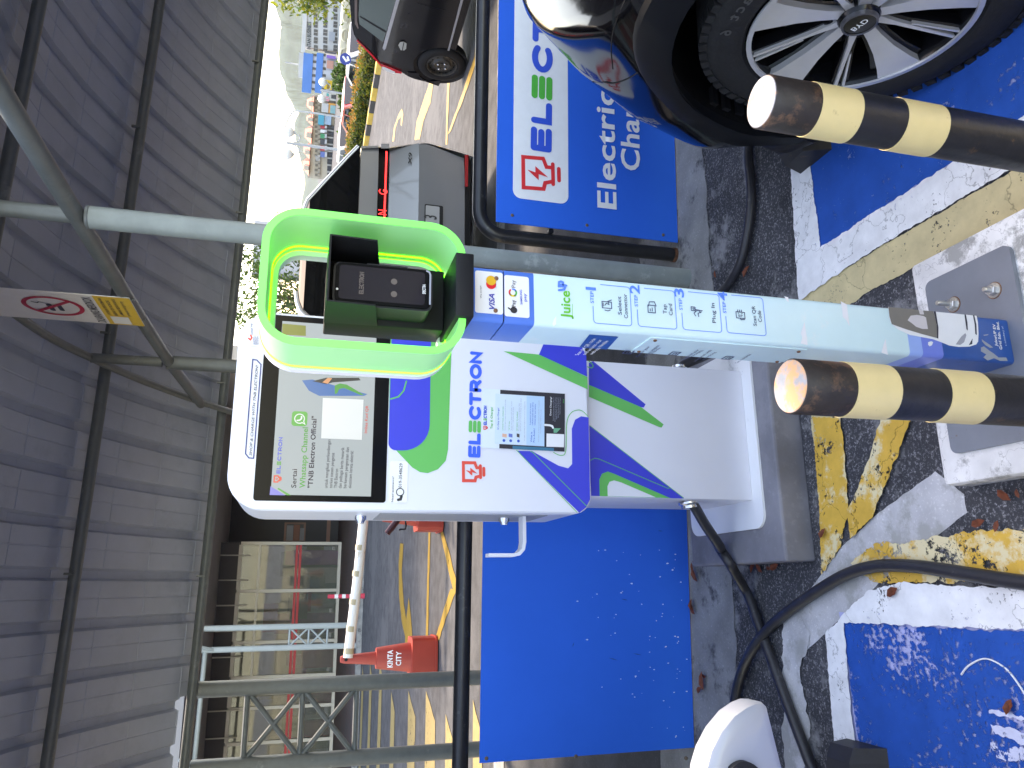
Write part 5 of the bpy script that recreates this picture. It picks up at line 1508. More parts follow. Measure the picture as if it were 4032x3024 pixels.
if hl:
    skin_line('lamp_bar', Zs('C', [(470, 520), (520, 400), (560, 260), (600, 100)]), .010, M_CHROME, suv, .006)
    skin_line('lamp_edge', Zs('C', [(590, 640), (650, 670), (740, 735), (825, 775)]), .005, M_CHROME, suv, .008)
    skin_line('lamp_reflector', Zs('C', [(570, 640), (590, 560), (595, 480)]), .012, M_CHROME, suv, .010)
    for q in (('C', 690, 560), ('C', 720, 620)):
        p = skin(q)
        if p is not None: MB().lathe([(.016, 0), (.022, .004), (.022, .008), (.012, .010)], p + (EYE - p).normalized() * .004, (EYE - p), 16).build('lamp_projector', M_BLK, hl, 40)
skin_line('panel_gap', Zs('C', [(850, 700), (960, 712), (1060, 715), (1140, 725), (1250, 690), (1355, 630)]), .0018, mat('gap', (.002, .002, .002), .9), suv, .0005)
skin_line('panel_gap', Zs('C', [(1240, 0), (1150, 230), (1120, 420), (1135, 600)]), .0015, MATS['gap'], suv, .0005)
skin_line('bumper_crease', Zs('C', [(850, 790), (960, 890), (1080, 960), (1160, 1030), (1300, 1100), (1480, 1170), (1650, 1215)]), .012, M_CARB, suv, .004)
# underbody lip
mb = MB()
lip = [Vector((XS + .02 + dx, y, .175)) for dx, y in ((.03, 1.60), (.07, 1.72), (.17, 1.83), (.32, 1.91), (.56, 1.97), (.92, 2.0))]
mb.tube(spline(lip, 5), .03, 10).build('front_lip', M_PLAS, suv, 50)
# wheel
def wheel(parent, c, ax, R, rim, width, detail=True, steel=False):
    """c: centre of the outer face; ax: outward axis"""
    ax = Vector(ax).normalized(); c = Vector(c)
    up = Vector((0, 0, 1)); fw = up.cross(ax).normalized()
    w = thing_child(parent, 'wheel')
    prof = [(rim, -width), (R - .03, -width), (R, -width + .03), (R, -.035), (R - .006, -.018), (R - .022, -.006), (R - .05, .001), (rim + .028, .003), (rim + .010, -.002), (rim + .002, -.012)]
    ty = MB().lathe(prof, c, ax, 64, caps=False).build('tyre', M_TYRE, w, 35)
    rm = MB().lathe([(rim + .002, -.012), (rim - .004, -.004), (rim - .012, -.006), (rim - .018, -.020), (rim - .022, -width * .8), (.02, -width * .8)], c, ax, 64, caps=False).build('rim', M_RBLK if not steel else mat('steel_rim', (.05, .048, .045), .5, metal=.5, var=.3, vscale=30, dirt=(.16, .12, .09), dscale=9, damt=.4), w, 35)
    return w, ty, rm, fw, up
def thing_child(parent, name):
    o = bpy.data.objects.new(name, None); o.empty_display_size = .05
    return link(o, parent, ORG[parent.name])
wc = Vector((XS + .022, WY, WZ)); wax = Vector((-1, .05, 0)).normalized()
w, ty, rm, fw, up = wheel(suv, wc, wax, .350, .243, .215)
def wp(r, a, h):
    return wc + (fw * math.cos(a) + up * math.sin(a)) * r + wax * h
lip_ = MB().lathe([(.243, -.006), (.243, -.001), (.232, -.001), (.230, -.012)], wc, wax, 64, caps=False).build('rim_lip', M_RSIL, w, 40)
def spoke(a0, segs, m, name, h0=-.030, h1=-.006, th=.02):
    """segs: list of (r, left angle offset, right angle offset)"""
    Lf = [wp(r, a0 + l, h0 + (h1 - h0) * min(1, (r - .04) / .19) ) for r, l, _ in segs]
    Rt = [wp(r, a0 + q, h0 + (h1 - h0) * min(1, (r - .04) / .19)) for r, _, q in segs]
    V = []; F = []
    for a, b in zip(Lf, Rt): V += [a, b, a - wax * th, b - wax * th]
    for i in range(len(segs) - 1):
        k = i * 4
        F += [(k, k + 1, k + 5, k + 4), (k + 2, k, k + 4, k + 6), (k + 1, k + 3, k + 7, k + 5)]
    return obj(name, V, F, m, rm, 30)
base_a = math.radians(168)
for i in range(5):
    a0 = base_a + i * 2 * math.pi / 5
    spoke(a0, [(.038, -.36, .36), (.055, -.24, .26), (.085, -.17, .20), (.14, -.15, .19), (.20, -.17, .22), (.236, -.19, .24)], M_RSIL, 'wide_spoke')
    spoke(a0, [(.06, -.44, .46), (.10, -.27, .32), (.16, -.22, .28), (.236, -.25, .31)], M_RBLK, 'spoke_web', -.046, -.022, .03)
    a1 = a0 + math.pi / 5 + .06
    spoke(a1, [(.038, -.30, .30), (.055, -.16, .16), (.09, -.075, .045), (.16, -.062, -.010), (.236, -.060, -.028)], M_RSIL, 'thin_spoke')
    spoke(a1, [(.12, .030, .060), (.18, .026, .055), (.236, .022, .052)], M_RSIL, 'thin_spoke')
    spoke(a1, [(.06, -.22, .22), (.12, -.10, .11), (.236, -.09, .09)], M_RBLK, 'spoke_web', -.040, -.013, .03)
MB().lathe([(.0, -.012), (.034, -.013), (.040, -.020), (.046, -.030), (.05, -.05)], wc, wax, 32, caps=False).build('hub', M_RBLK, rm, 40)
MB().lathe([(.034, -.0125), (.0345, -.0105), (.0385, -.0115), (.040, -.020)], wc, wax, 32, caps=False).build('hub_ring', mat('hub_grey', (.10, .10, .11), .3, metal=.6), rm, 40)
HUB = Plane(wc - wax * .0115, wax); HUB.u = (-fw); HUB.v = up
ha = math.radians(-170)
hu, hv = Vector((math.cos(ha), math.sin(ha))), Vector((-math.sin(ha), math.cos(ha)))
text('BYD', HUB, tuple(-hu * .020 - hv * .007), tuple(hu * .020 - hv * .007), .014, STW, rm, .01, .0006, uvmode=True)
for i in range(5):
    a = base_a + (i + .5) * 2 * math.pi / 5
    MB().lathe([(.011, 0), (.011, .012), (.006, .014)], wp(.062, a, -.045), wax, 10).build('wheel_nut', M_RBLK, rm, 40)
disc = MB().lathe([(.165, -.10), (.165, -.088), (.07, -.088)], wc, wax, 40, caps=False).build('brake_disc', mat('brake_disc', (.05, .048, .048), .5, metal=.6), w, 40)
SWL = Plane(wc + wax * .003, wax); SWL.u = -fw; SWL.v = up
M_TL = mat('tyre_letters', (.040, .040, .042), .5)
word = 'EcoContact 6'
for i, cch in enumerate(word):
    if cch == ' ': continue
    a = math.radians(128 - i * 5.0); r0 = .285
    ctr = Vector((r0 * math.cos(a), r0 * math.sin(a))); t_ = Vector((math.sin(a), -math.cos(a))); n_ = Vector((math.cos(a), math.sin(a)))
    text(cch, SWL, tuple(ctr - t_ * .0095), tuple(ctr + t_ * .0095), .024, M_TL, ty, .02, .0006, uvmode=True, name='tyre_letter')
# tread blocks on the shoulder
mb = MB()
for k in range(64):
    a = 2 * math.pi * k / 64
    c_ = wc + (fw * math.cos(a) + up * math.sin(a)) * .340 - wax * .03
    t_ = (-fw * math.sin(a) + up * math.cos(a))
    R3 = Matrix((t_, wax, t_.cross(wax))).transposed()
    mb.box(c_, (.022, .05, .018), R3)
tag(mb.build('tread_blocks', M_TYRE, w), kind='stuff')

# silver car: only its door mirror reaches into the picture
M_SIL = mat('silver_paint', (.27, .28, .31), .38, metal=.15, coat=.25)
sil = thing('silver_car', (-1.45, .3, 0), 'silver car in the blue bay with only its rounded door mirror showing', 'car')
MP = Plane((0, .92, 0), (0, -1, 0))
out = [MP.at(q) for q in Zs('N', [(490, 1226), (440, 1226), (380, 1250), (300, 1305), (210, 1415), (145, 1540), (110, 1660), (95, 1800), (110, 1960), (200, 2080), (400, 2110), (560, 2080), (650, 1960), (655, 1820), (612, 1660), (560, 1450), (508, 1242)])]
P_ = out
c = sum(P_, Vector()) / len(P_)
V = []; F = []; k = len(P_)
lays = [(1.0, .0), (.97, -.007), (.90, -.010), (.70, -.013), (.40, -.015), (.15, -.0155)]
for s, dy in lays:
    V += [Vector((c.x + (p.x - c.x) * s, p.y + dy, c.z + (p.z - c.z) * s)) for p in P_]
for i in range(len(lays) - 1):
    for j in range(k): F.append((i * k + j, i * k + (j + 1) % k, (i + 1) * k + (j + 1) % k, (i + 1) * k + j))
F.append(tuple((len(lays) - 1) * k + j for j in range(k)))
b0 = len(V); V += [p + Vector((0, .03, 0)) for p in P_]
for j in range(k): F.append((b0 + j, b0 + (j + 1) % k, (j + 1) % k, j))
F.append(tuple(b0 + j for j in range(k)))
mir = obj('door_mirror', V, F, M_SIL, sil, 35)
pb = [MP.at(q) + Vector((0, -.012, 0)) for q in Zs('N', [(230, 1665), (270, 1605), (330, 1590), (395, 1625), (430, 1690), (400, 1850), (260, 1850)])]
MB().prism(spline(pb, 3, True), (0, -.012, 0)).build('mirror_lamp', M_PLAS, mir, 40)
# its flank, outside the frame
Vs = []; Fs = []
sec_ = [(-.62, .22), (-.55, .45), (-.53, .70), (-.56, .92), (-.72, 1.15), (-.86, 1.42), (-1.45, 1.48), (-2.05, 1.42), (-2.2, 1.15), (-2.36, .92), (-2.38, .45), (-2.3, .22)]
for y, kx in ((-1.9, .75), (-1.6, .97), (-.6, 1.0), (1.2, 1.0), (2.1, .96), (2.35, .80)):
    for x, z in sec_:
        zz_ = min(z, .95) if y in (-1.9, -1.6, 2.35) and z > .95 else z
        Vs.append((-1.46 + (x + 1.46) * kx, y, zz_))
m_ = len(sec_)
for i in range(5):
    for j in range(m_ - 1): Fs.append((i * m_ + j, i * m_ + j + 1, (i + 1) * m_ + j + 1, (i + 1) * m_ + j))
Fs.append(tuple(range(m_))); Fs.append(tuple(5 * m_ + j for j in range(m_ - 1, -1, -1)))
obj('body', Vs, Fs, M_SIL, sil, 40)

# ------------------------------------------------------------------ grey people carrier seen from behind
M_MPV = mat('grey_metal_paint', (.20, .207, .225), .34, metal=.3, coat=.8, var=.03, vscale=2)
mpv = thing('people_carrier', (2.6, 8.0, 0), 'grey people carrier seen from behind with a red light bar', 'car')
MY = 5.72
MPL = Plane((0, MY, 0), (0, -1, 0))
def mq(*pts): return [MPL.at(('a', a, b)) for a, b in pts]
pR = [MPL.at(('a', a, b)) for a, b in ((755, 240), (955, 228), (1060, 238), (1280, 200), (1450, 180), (1500, 185), (1880, 300), (1975, 330))]
zbelt = pR[0].z; xr0 = pR[0].x
pTop = MPL.at(('a', 130, 780)); pT2 = MPL.at(('a', 95, 930))
zroof = MPL.at(('W', 1040, 700)).z
XC_ = 2.62
def mir_(p): return Vector((2 * XC_ - p.x, p.y, p.z))
right = [Vector((p.x, MY, p.z)) for p in pR]
low = [Vector((right[-1].x - .02, MY, .22))]
lower_outline = right + low + [mir_(p) for p in reversed(right + low)]
# body: loft of the lower outline over several stations
stn = [(0.0, .955, .0), (.06, 1.0, .0), (.6, 1.0, 0), (4.2, 1.0, 0), (4.9, .90, 0)]
V = []; F = []; k = len(lower_outline)
for dy, sc_, dz in stn:
    for p in lower_outline: V.append(Vector((XC_ + (p.x - XC_) * sc_, MY + dy, p.z)))
for i in range(len(stn) - 1):
    for j in range(k): F.append((i * k + j, i * k + (j + 1) % k, (i + 1) * k + (j + 1) % k, (i + 1) * k + j))
obj('body', V, F, M_MPV, mpv, 30)
zz_ = [p.z for p in right]
# rear face tiles: spoiler band, light bar, tailgate upper, tailgate lower
def face(name, za, zb, ya, yb, m, ins=.0, parent=mpv):
    def xr_(z):
        for a, b in zip(right, right[1:]):
            if b.z <= z <= a.z: return a.x + (b.x - a.x) * (a.z - z) / max(1e-6, a.z - b.z)
        return right[0].x if z > right[0].z else right[-1].x
    n = 6; V = []; F = []
    for i in range(n + 1):
        z = za + (zb - za) * i / n; x = xr_(z) - ins
        y = ya + (yb - ya) * i / n
        for xx in np.linspace(2 * XC_ - x, x, 13):
            e = abs(xx - XC_) / (x - XC_); V.append((xx, MY - y + .055 * e ** 6 * 1.0, z))
    for i in range(n):
        for j in range(12): F.append((i * 13 + j, i * 13 + j + 1, i * 13 + 14 + j, i * 13 + 13 + j))
    return obj(name, V, F, m, parent, 40)
zbar0 = MPL.at(('a', 950, 300)).z; zbar1 = MPL.at(('a', 1062, 300)).z; zcrs = MPL.at(('a', 1375, 300)).z; zbot = MPL.at(('a', 1878, 420)).z
face('spoiler_band', zbelt, zbar0 + .004, .03, .02, M_MPV, .004)
lbz = face('light_bar', zbar0, zbar1, -.005, -.005, M_BLK, .006)
face('tailgate', zbar1 - .004, zcrs, .015, .075, M_MPV, .05)
face('tailgate_lower', zcrs, zbot, .075, .015, M_MPV, .06)
face('bumper', zbot - .01, .24, -.01, -.02, M_PLAS, .0)
LBP = Plane((0, MY - .005, 0), (0, -1, 0)); LBP.u = Vector((1, 0, 0)); LBP.v = Vector((0, 0, 1))
M_RLED = mat('tail_led', (.6, .02, .02), .3, emis=(1.0, .03, .04), estr=1.0)
zs0 = LBP.uv(('a', 1028, 330))[1]
strokeuv('tail_strip', LBP, [(XC_ - .9, zs0), (LBP.uv(('a', 1028, 330))[0], zs0)], .014, M_RLED, lbz, .004)
polyuv('tail_corner', LBP, [LBP.uv(('a', a, b)) for a, b in ((970, 238), (1058, 238), (1058, 290), (970, 290))], mat('tail_lens', (.25, .24, .25), .1, spec=.7), lbz, .003)
for s, ya_, yb_ in (('G', 795, 738), ('N', 1015, 962), ('E', 1250, 1195), ('P', 1490, 1435), ('X', 1720, 1665)):
    a = LBP.uv(('a', 990, ya_)); b = LBP.uv(('a', 990, yb_))
    text(s, LBP, (a[0], zbar0 - .075), (b[0], zbar0 - .075), .068, M_RLED, lbz, .0, .006, uvmode=True)
TGP = Plane((0, MY - .052, 0), (0, -1, 0)); TGP.u = Vector((1, 0, 0)); TGP.v = Vector((0, 0, 1))
text('X9', TGP, ('a', 1300, 468), ('a', 1306, 340), ('a', 1262, 468), M_PLAS, mpv, .015, .006)
tc_ = [TGP.at(('a', a, b)) for a, b in ((1410, 470), (1745, 720))]
# number plate recess
NP = Plane((0, MY - .058, 0), (0, -1, 0)); NP.u = Vector((1, 0, 0)); NP.v = Vector((0, 0, 1))
a = NP.uv(('a', 1440, 905)); b = NP.uv(('a', 1640, 905))
pw_ = .54
rec = polyuv('plate_frame', NP, rrect(a[0] - pw_, a[0], b[1], a[1], .012), M_PLAS, mpv, .020)
plt = polyuv('number_plate', NP, rrect(a[0] - pw_ + .02, a[0] - .012, b[1] + .03, a[1] - .008, .008), mat('plate_grey_face', (.30, .30, .31), .35), mpv, .024)
text('3', NP, ('a', 1565, 1082), ('a', 1567, 1042), .10, INK, plt, .015, .028)
# lower red reflector
polyuv('reflector', NP, [NP.uv(('a', x, y)) for x, y in ((1885, 345), (1925, 345), (1920, 690), (1885, 690))], mat('reflector_red', (.30, .01, .015), .25), mpv, -.02)
# glass: rear window leaning forward, pillars, roof
zr_ = zroof
gl = [(right[0].x - .03, MY + .03, zbelt), (MPL.at(('a', 640, 345)).x, MY + .1, MPL.at(('a', 640, 345)).z)]
def glasspt(a, b, dy): p = MPL.at(('a', a, b)); return Vector((p.x, MY + dy, p.z))
gr_ = [glasspt(748, 252, .02), glasspt(640, 335, .06), glasspt(400, 530, .16), glasspt(200, 690, .25), glasspt(150, 790, .30), glasspt(118, 920, .33)]
gr_ = [p + Vector((0, 0, 0)) for p in gr_]
left_ = [mir_(p) for p in gr_]
V = gr_ + left_; n = len(gr_)
F = [(i, i + 1, n + i + 1, n + i) for i in range(n - 1)]
obj('rear_window', V, F, M_GLASSD, mpv)
V = []; F = []
for p in gr_ + [left_[-1]] : pass
rim_pts = [p + Vector((.012, .03, .012)) for p in gr_]
tube('window_trim', rim_pts, .022, mat('trim_bright', (.55, .56, .58), .25, metal=.6), mpv, 10)
tube('window_trim', [mir_(p) for p in rim_pts], .022, MATS['trim_bright'], mpv, 10)
# roof and flanks above the belt
prof_ = [gr_[0], gr_[2], gr_[3], gr_[4], gr_[5]]
V = []; F = []
for dy, k_ in ((.0, 1.0), (2.6, 1.0), (3.4, .98)):
    zt = 1.0
    for p in prof_ + [mir_(q) for q in reversed(prof_)]:
        V.append(Vector((p.x, p.y + dy + .035, p.z if dy < 3 else p.z)))
n = len(prof_) * 2
for i in range(2):
    for j in range(n - 1): F.append((i * n + j, i * n + j + 1, (i + 1) * n + j + 1, (i + 1) * n + j))
obj('roof', V, F, M_MPV, mpv, 40)
strokeuv('belt_trim', Plane((0, MY - .02, 0), (0, -1, 0)), [(-(2 * XC_ - xr0), zbelt), (-(xr0 - .02), zbelt)], .02, MATS['trim_bright'], mpv, .012)
for x in (XC_ + .86, XC_ - .86):
    wh, a_, b_, c_, d_ = wheel(mpv, (x + (.1 if x > XC_ else -.1), MY + .78, .35), (1 if x > XC_ else -1, 0, 0), .35, .23, .22)
    MB().lathe([(.02, -.03), (.22, -.02)], (x + (.1 if x > XC_ else -.1), MY + .78, .35), (1 if x > XC_ else -1, 0, 0), 24).build('wheel_disc', M_RSIL, wh)

# ------------------------------------------------------------------ old black hatchback in the lane
M_OLD = mat('old_black_paint', (.006, .006, .008), .16, spec=.3, coat=.3, dirt=(.022, .022, .026), dscale=3.0, damt=.28)
XV = 5.43
VP_ = Plane((XV, 0, 0), (-1, 0, 0))
hat = thing('hatchback', (6.1, 5.6, 0), 'old black hatchback in the lane with steel wheels and red rear lamp', 'car')
def vq(*pts): return [VP_.at(('X', a, b)) for a, b in pts]
# silhouette from the roof over the tail to the sill, then forward out of the frame
tail = vq((110, 300), (120, 430), (155, 580), (200, 650), (400, 800), (540, 930), (700, 990), (840, 1040), (870, 1060), (950, 1110), (1050, 1150), (1200, 1185), (1430, 1175))
arch = [Vector((XV, 7.08 + .30 * math.cos(a), .27 + .30 * math.sin(a))) for a in [math.radians(d) for d in range(20, 175, 14)]]
zr_ = tail[0].z
sillz = vq((1640, 730))[0].z
fw_ = [Vector((XV, 6.78, sillz)), Vector((XV, 5.35, sillz)), Vector((XV, 4.9, .3)), Vector((XV, 4.55, .30)), Vector((XV, 4.5, .62)), Vector((XV, 4.62, .74)), Vector((XV, 5.2, .86)), Vector((XV, 5.55, 1.2)), Vector((XV, 5.75, zr_ + .02)), Vector((XV, 6.3, zr_ + .045))]
tl = [Vector((XV, min(p.y, 7.75), p.z)) for p in tail]
outl = clean(tl + [Vector((XV, 7.42, .24))] + arch + fw_)
# lower flank is upright; above the belt it leans in
belt = vq((600, 700))[0].z
def lean(p, x):
    h = max(0, p.z - belt)
    return x + h * .22
V = []; F = []
tri = tessellate_polygon([outl]); n = len(outl)
ll = [Vector((lean(p, XV) + .0, p.y, p.z)) for p in outl]
rr2 = [Vector((2 * 6.12 - lean(p, XV), p.y, p.z)) for p in outl]
V = ll + rr2
for t in tri: F.append(tuple(t)); F.append(tuple(q + n for q in reversed(t)))
for i in range(n): j = (i + 1) % n; F.append((i, i + n, j + n, j))
obj('body', V, F, M_OLD, hat, 25)
def vpoly(name, pts, m, off, parent=hat):
    P3 = [VP_.at(('X', a, b)) for a, b in pts]
    return MB().sheet([Vector((lean(p, XV) - off, p.y, p.z)) for p in P3], (-1, 0, 0)).build(name, m, parent)
M_VG = mat('green_glass', (.075, .095, .09), .05, spec=.8)
wn_ = vpoly('side_window', [(240, -40), (225, 300), (240, 420), (580, 610), (640, 430), (780, -40)], M_VG, .006)
vpoly('quarter_frame', [(236, 310), (250, 296), (630, 445), (620, 470)], M_PLAS, .009, wn_)
vpoly('roof_trim', [(165, -40), (170, 420), (215, 490), (228, 470), (205, 380), (205, -40)], mat('roof_trim_brown', (.10, .075, .07), .35), .008)
vpoly('belt_trim', [(780, -40), (575, 690), (600, 720), (625, 690), (830, -40)], mat('belt_trim_grey', (.30, .30, .32), .3, metal=.3), .010)
hd = vpoly('door_handle', [(805, 640), (830, 595), (885, 588), (925, 615), (920, 690), (890, 716), (840, 712)], mat('handle_grey', (.33, .33, .30), .4), .014)
vpoly('handle_grip', [(880, 590), (890, 600), (870, 712), (858, 712)], M_PLAS, .018, hd)
vpoly('sill_trim', [(1715, -40), (1520, 720), (1545, 725), (1755, -40)], MATS['belt_trim_grey'], .012)
vpoly('door_gap', [(1085, 40), (1500, 150), (1498, 156), (1083, 47)], MATS['gap'], .004)
vpoly('tail_edge', [(195, 650), (205, 640), (420, 800), (555, 925), (545, 945), (400, 815)], mat('tail_red', (.50, .008, .02), .2), .012)
vpoly('tail_lamp', [(540, 925), (560, 915), (700, 965), (860, 1030), (850, 1052), (760, 1040), (700, 1000), (560, 960)], MATS['tail_red'], .016)
vpoly('number_plate', [(565, 945), (600, 948), (760, 1020), (745, 1045), (640, 1015), (575, 975)], mat('old_plate', (.55, .55, .53), .4), .020)
vpoly('bumper_strip', [(935, 1040), (1100, 1050), (1120, 1080), (960, 1100)], M_PLAS, .010)
wcv = Vector((XV - .005, 7.08, .265))
wh, ty2, rm2, a_, b_ = wheel(hat, wcv, (-1, 0, 0), .262, .165, .16, steel=True)
MB().lathe([(.165, -.02), (.155, -.045), (.10, -.03), (.085, -.012), (.06, -.014), (.03, -.03), (.028, -.018), (.001, -.016)], wcv, (-1, 0, 0), 36, caps=False).build('steel_disc', MATS['steel_rim'], rm2, 30)
for k in range(12):
    a = 2 * math.pi * k / 12; p = wcv + Vector((-.004 + .038, .128 * math.cos(a), .128 * math.sin(a)))
    MB().lathe([(.009, 0), (.009, .006)], p + Vector((-.008, 0, 0)), (-1, 0, 0), 10).build('vent_hole', MATS['gap'], rm2)
for k in range(4):
    a = 2 * math.pi * k / 4 + .5
    MB().lathe([(.011, 0), (.011, .016), (.006, .02)], wcv + Vector((.016, .052 * math.cos(a), .052 * math.sin(a))), (-1, 0, 0), 8).build('wheel_nut', M_ALU, rm2)
wh2, *_ = wheel(hat, (XV - .005, 5.02, .265), (-1, 0, 0), .262, .165, .16, steel=True)
MB().lathe([(.29, -.01), (.30, .02), (.262, .0)], (XV + .03, 7.08, .27), (-1, 0, 0), 40, caps=False).build('arch_shade_ring', M_PLAS, hat, 40)  # dark ring stands in for the shade between tyre and arch
BOOST[0] = 1.0
# ================================================================== lot markings
M_LY = paint_mat('lane_yellow', (.30, .185, .03), wear=.30, fine=14, wscale=2)
M_ZEB = paint_mat('zebra_yellow', (.33, .25, .11), wear=.42, fine=12, wscale=2)
def mark(zone, pts, z=.005, m=None, name='lane_marking'):
    return ground_sheet(name, gz(zone, pts), z, m or M_LY, .02, .15, 3)
mark('B', [(1545, 690), (1570, 690), (1540, 900), (1480, 1050), (1445, 1215), (1400, 1215), (1418, 1060), (1470, 900)])
mark('B', [(1690, 640), (1712, 640), (1700, 900), (1690, 1150), (1688, 1260), (1672, 1260), (1676, 1100)], .0055)
mark('B', [(1690, 1170), (1800, 860), (1925, 500), (1935, 380), (1952, 380), (1945, 520), (1830, 860), (1712, 1150)], .006)
mark('B', [(1206, 1230), (1220, 1110), (1255, 1010), (1290, 945), (1303, 1000), (1290, 1095), (1280, 1090), (1283, 1020), (1262, 1040), (1235, 1110), (1222, 1230)])
mark('J', [(1562, 680), (1588, 684), (1575, 900), (1590, 1150), (1610, 1290), (1630, 1110), (1650, 1300), (1662, 1470), (1650, 1515), (1600, 1520), (1602, 1420), (1572, 1280), (1553, 1080), (1550, 850)])
mark('J', [(1788, 560), (1803, 560), (1782, 1440), (1765, 1440)])
mark('J', [(1880, 580), (1900, 575), (1960, 780), (2010, 980), (2030, 1100), (1985, 1060), (1935, 850)], .0055)
mark('J', [(2030, 1020), (1985, 1110), (1870, 1450), (1840, 1450), (1900, 1240), (1965, 1040)], .006)
for Y, w_ in ((16.95, .42), (15.3, .44), (13.65, .44), (11.95, .46), (10.1, .62), (8.75, .60), (7.62, .50), (6.5, .34)):
    xa = -1.02 - (Y - 8) * .115 + (.5 if Y > 12 else 0)
    if Y < 7: xa = -.9
    if 7 < Y < 8: xa = -1.18
    ground_sheet('zebra_stripe', [(-9, Y - w_ / 2 - .02), (xa - .22, Y - w_ / 2), (xa, Y + w_ / 2), (-9, Y + w_ / 2 + .02)], .005, M_ZEB, .02, .2, int(Y * 10))
ground_sheet('drain_apron', [(-6, 5.9), (9, 5.2), (9, 5.5), (-6, 6.2)], .0045, M_CONC, .03, .2, 4)

# ================================================================== cones and barrier bar
M_CONE = mat('cone_red', (.40, .042, .026), .45, var=.08, vscale=6, dirt=(.40, .05, .03), dscale=6, damt=.2)
def cone(x, y, label, lettering):
    o = thing('traffic_cone', (x, y, 0), label, 'traffic cone', 'red cones holding the barrier bar')
    P = rrect(x - .215, x + .215, y - .20, y + .20, .07, 3)
    MB().prism([(a, b, .012) for a, b in P], (0, 0, .02)).prism([(x + (a - x) * .94, y + (b - y) * .94, .0325) for a, b in P], (0, 0, .24)).build('base', M_CONE, o, 25)
    MB().lathe([(.150, .262), (.108, .60), (.104, .625)], (x, y, 0), n=28).build('body', M_CONE, o, 40)
    MB().lathe([(.066, .62), (.042, .95), (.03, .985)], (x, y, 0), n=24).build('neck', M_CONE, o, 40)
    MB().lathe([(.018, 0), (.018, .01)], (x, y - .046, .93), (0, -1, 0), 12).build('eyelet', M_PLAS, o)
    if lettering:
        pc = Plane((x, y - .187, 0), (0, -1, .124)); pc.u = Vector((1, 0, 0)); pc.v = pc.n.cross(pc.u)
        text('KINTA', pc, (-.085, .47), (.085, .47), .052, STW, o, .03, .004, uvmode=True)
        text('CITY', pc, (-.07, .385), (.07, .385), .05, STW, o, .03, .004, uvmode=True)
    return o
cone(-.70, 8.50, 'red traffic cone lettered KINTA CITY beside the zebra crossing', True)
cone(.78, 8.25, 'red traffic cone half hidden behind the white charger', False)
bar = thing('barrier_bar', (-.1, 8.45, .8), 'white plastic pipe laid between the cones with tape bands', 'bar')
A_, B_ = Vector((-.68, 8.46, .91)), Vector((.98, 8.30, .80))
tube('pipe', [A_, A_.lerp(B_, .5) + Vector((0, 0, -.01)), B_], .050, mat('pvc_white', (.72, .72, .70), .4, dirt=(.50, .42, .28), dscale=3, damt=.15), bar, 20)
for t in (.04, .17, .33, .50, .66, .86):
    p = A_.lerp(B_, t); d = (B_ - A_).normalized()
    tube('tape_band', [p - d * .028, p + d * .028], .0515, mat('tape', (.42, .36, .24), .4), bar, 20)
# maroon grip poking out beside the charger
gp = thing('handlebar_grip', (.6, 7.9, 0), 'maroon grip with a thin black lever behind the charger edge', 'handlebar')
hp = [onY(('J', a, b), 7.9) for a, b in ((1455, 605), (1490, 560), (1530, 510), (1570, 440))]
tube('grip', hp, [.030, .034, .034, .03], mat('maroon_rubber', (.045, .006, .014), .3), gp, 14)
tube('lever', [onY(('J', a, b), 7.85) for a, b in ((1552, 580), (1560, 572), (1600, 570), (1606, 545), (1600, 490), (1690, 460))], .009, M_PLAS, gp, 8)
tube('stem', [onY(('J', 1570, 440), 7.9), Vector((hp[-1].x + .15, 7.95, .5)), Vector((hp[-1].x + .2, 8.0, .0))], .018, M_PLAS, gp, 8)

# ================================================================== shop across the lot
YS = 25.0
SH = Plane((0, YS, 0), (0, -1, 0)); SH.u = Vector((1, 0, 0)); SH.v = Vector((0, 0, 1))
def brick_mat():
    m = bpy.data.materials.new('paving_brick'); m.use_nodes = True; nt = m.node_tree; L = nt.links.new; b = nt.nodes['Principled BSDF']
    tc = nt.nodes.new('ShaderNodeTexCoord'); bt = nt.nodes.new('ShaderNodeTexBrick')
    bt.inputs['Color1'].default_value = (.15, .085, .075, 1); bt.inputs['Color2'].default_value = (.11, .10, .10, 1); bt.inputs['Mortar'].default_value = (.06, .06, .06, 1)
    bt.inputs['Scale'].default_value = 1.0; bt.inputs['Brick Width'].default_value = .22; bt.inputs['Row Height'].default_value = .11; bt.inputs['Mortar Size'].default_value = .006
    L(tc.outputs['Object'], bt.inputs['Vector']); L(bt.outputs['Color'], b.inputs['Base Color']); b.inputs['Roughness'].default_value = .8
    return m
pv = MB().bx(-14, 6.0, 17.75, 27.5, -.05, .10).build('pavement', brick_mat(), org=(0, 0, 0)); tag(pv, kind='structure')
kb = MB().bx(-14, 6.0, 17.6, 17.748, -.05, .105).build('kerb', M_CONC, org=(0, 0, 0)); tag(kb, kind='structure')
M_ALF = mat('shop_aluminium', (.52, .51, .49), .4, metal=.3)
M_PANE = mat('shop_glass', (.20, .22, .20), .03, spec=1.0, alpha=.40)
M_FASC = mat('fascia_dark', (.085, .082, .088), .6, var=.1, vscale=1)
M_SOF = mat('soffit', (.66, .62, .60), .7, var=.05, vscale=1)
shop = thing('shop_front', (-4, 25.5, .1), 'glass shop front with aluminium frames and red stripes under a dark fascia', 'shop')
Z0, ZT, ZTR = .12, SH.uv(('T', 170, 900))[1], SH.uv(('T', 450, 900))[1]
xR_ = SH.uv(('T', 1000, 700))[0]
vx = [xR_] + [SH.uv((z, 1500 if z != 'Q' else 1300, b))[0] for z, b in (('S', 95), ('S', 830), ('S', 1330))] + [SH.uv(('Q', 1400, 680))[0], SH.uv(('Q', 1400, 1180))[0]]
st_ = vx[-2] - vx[-1]
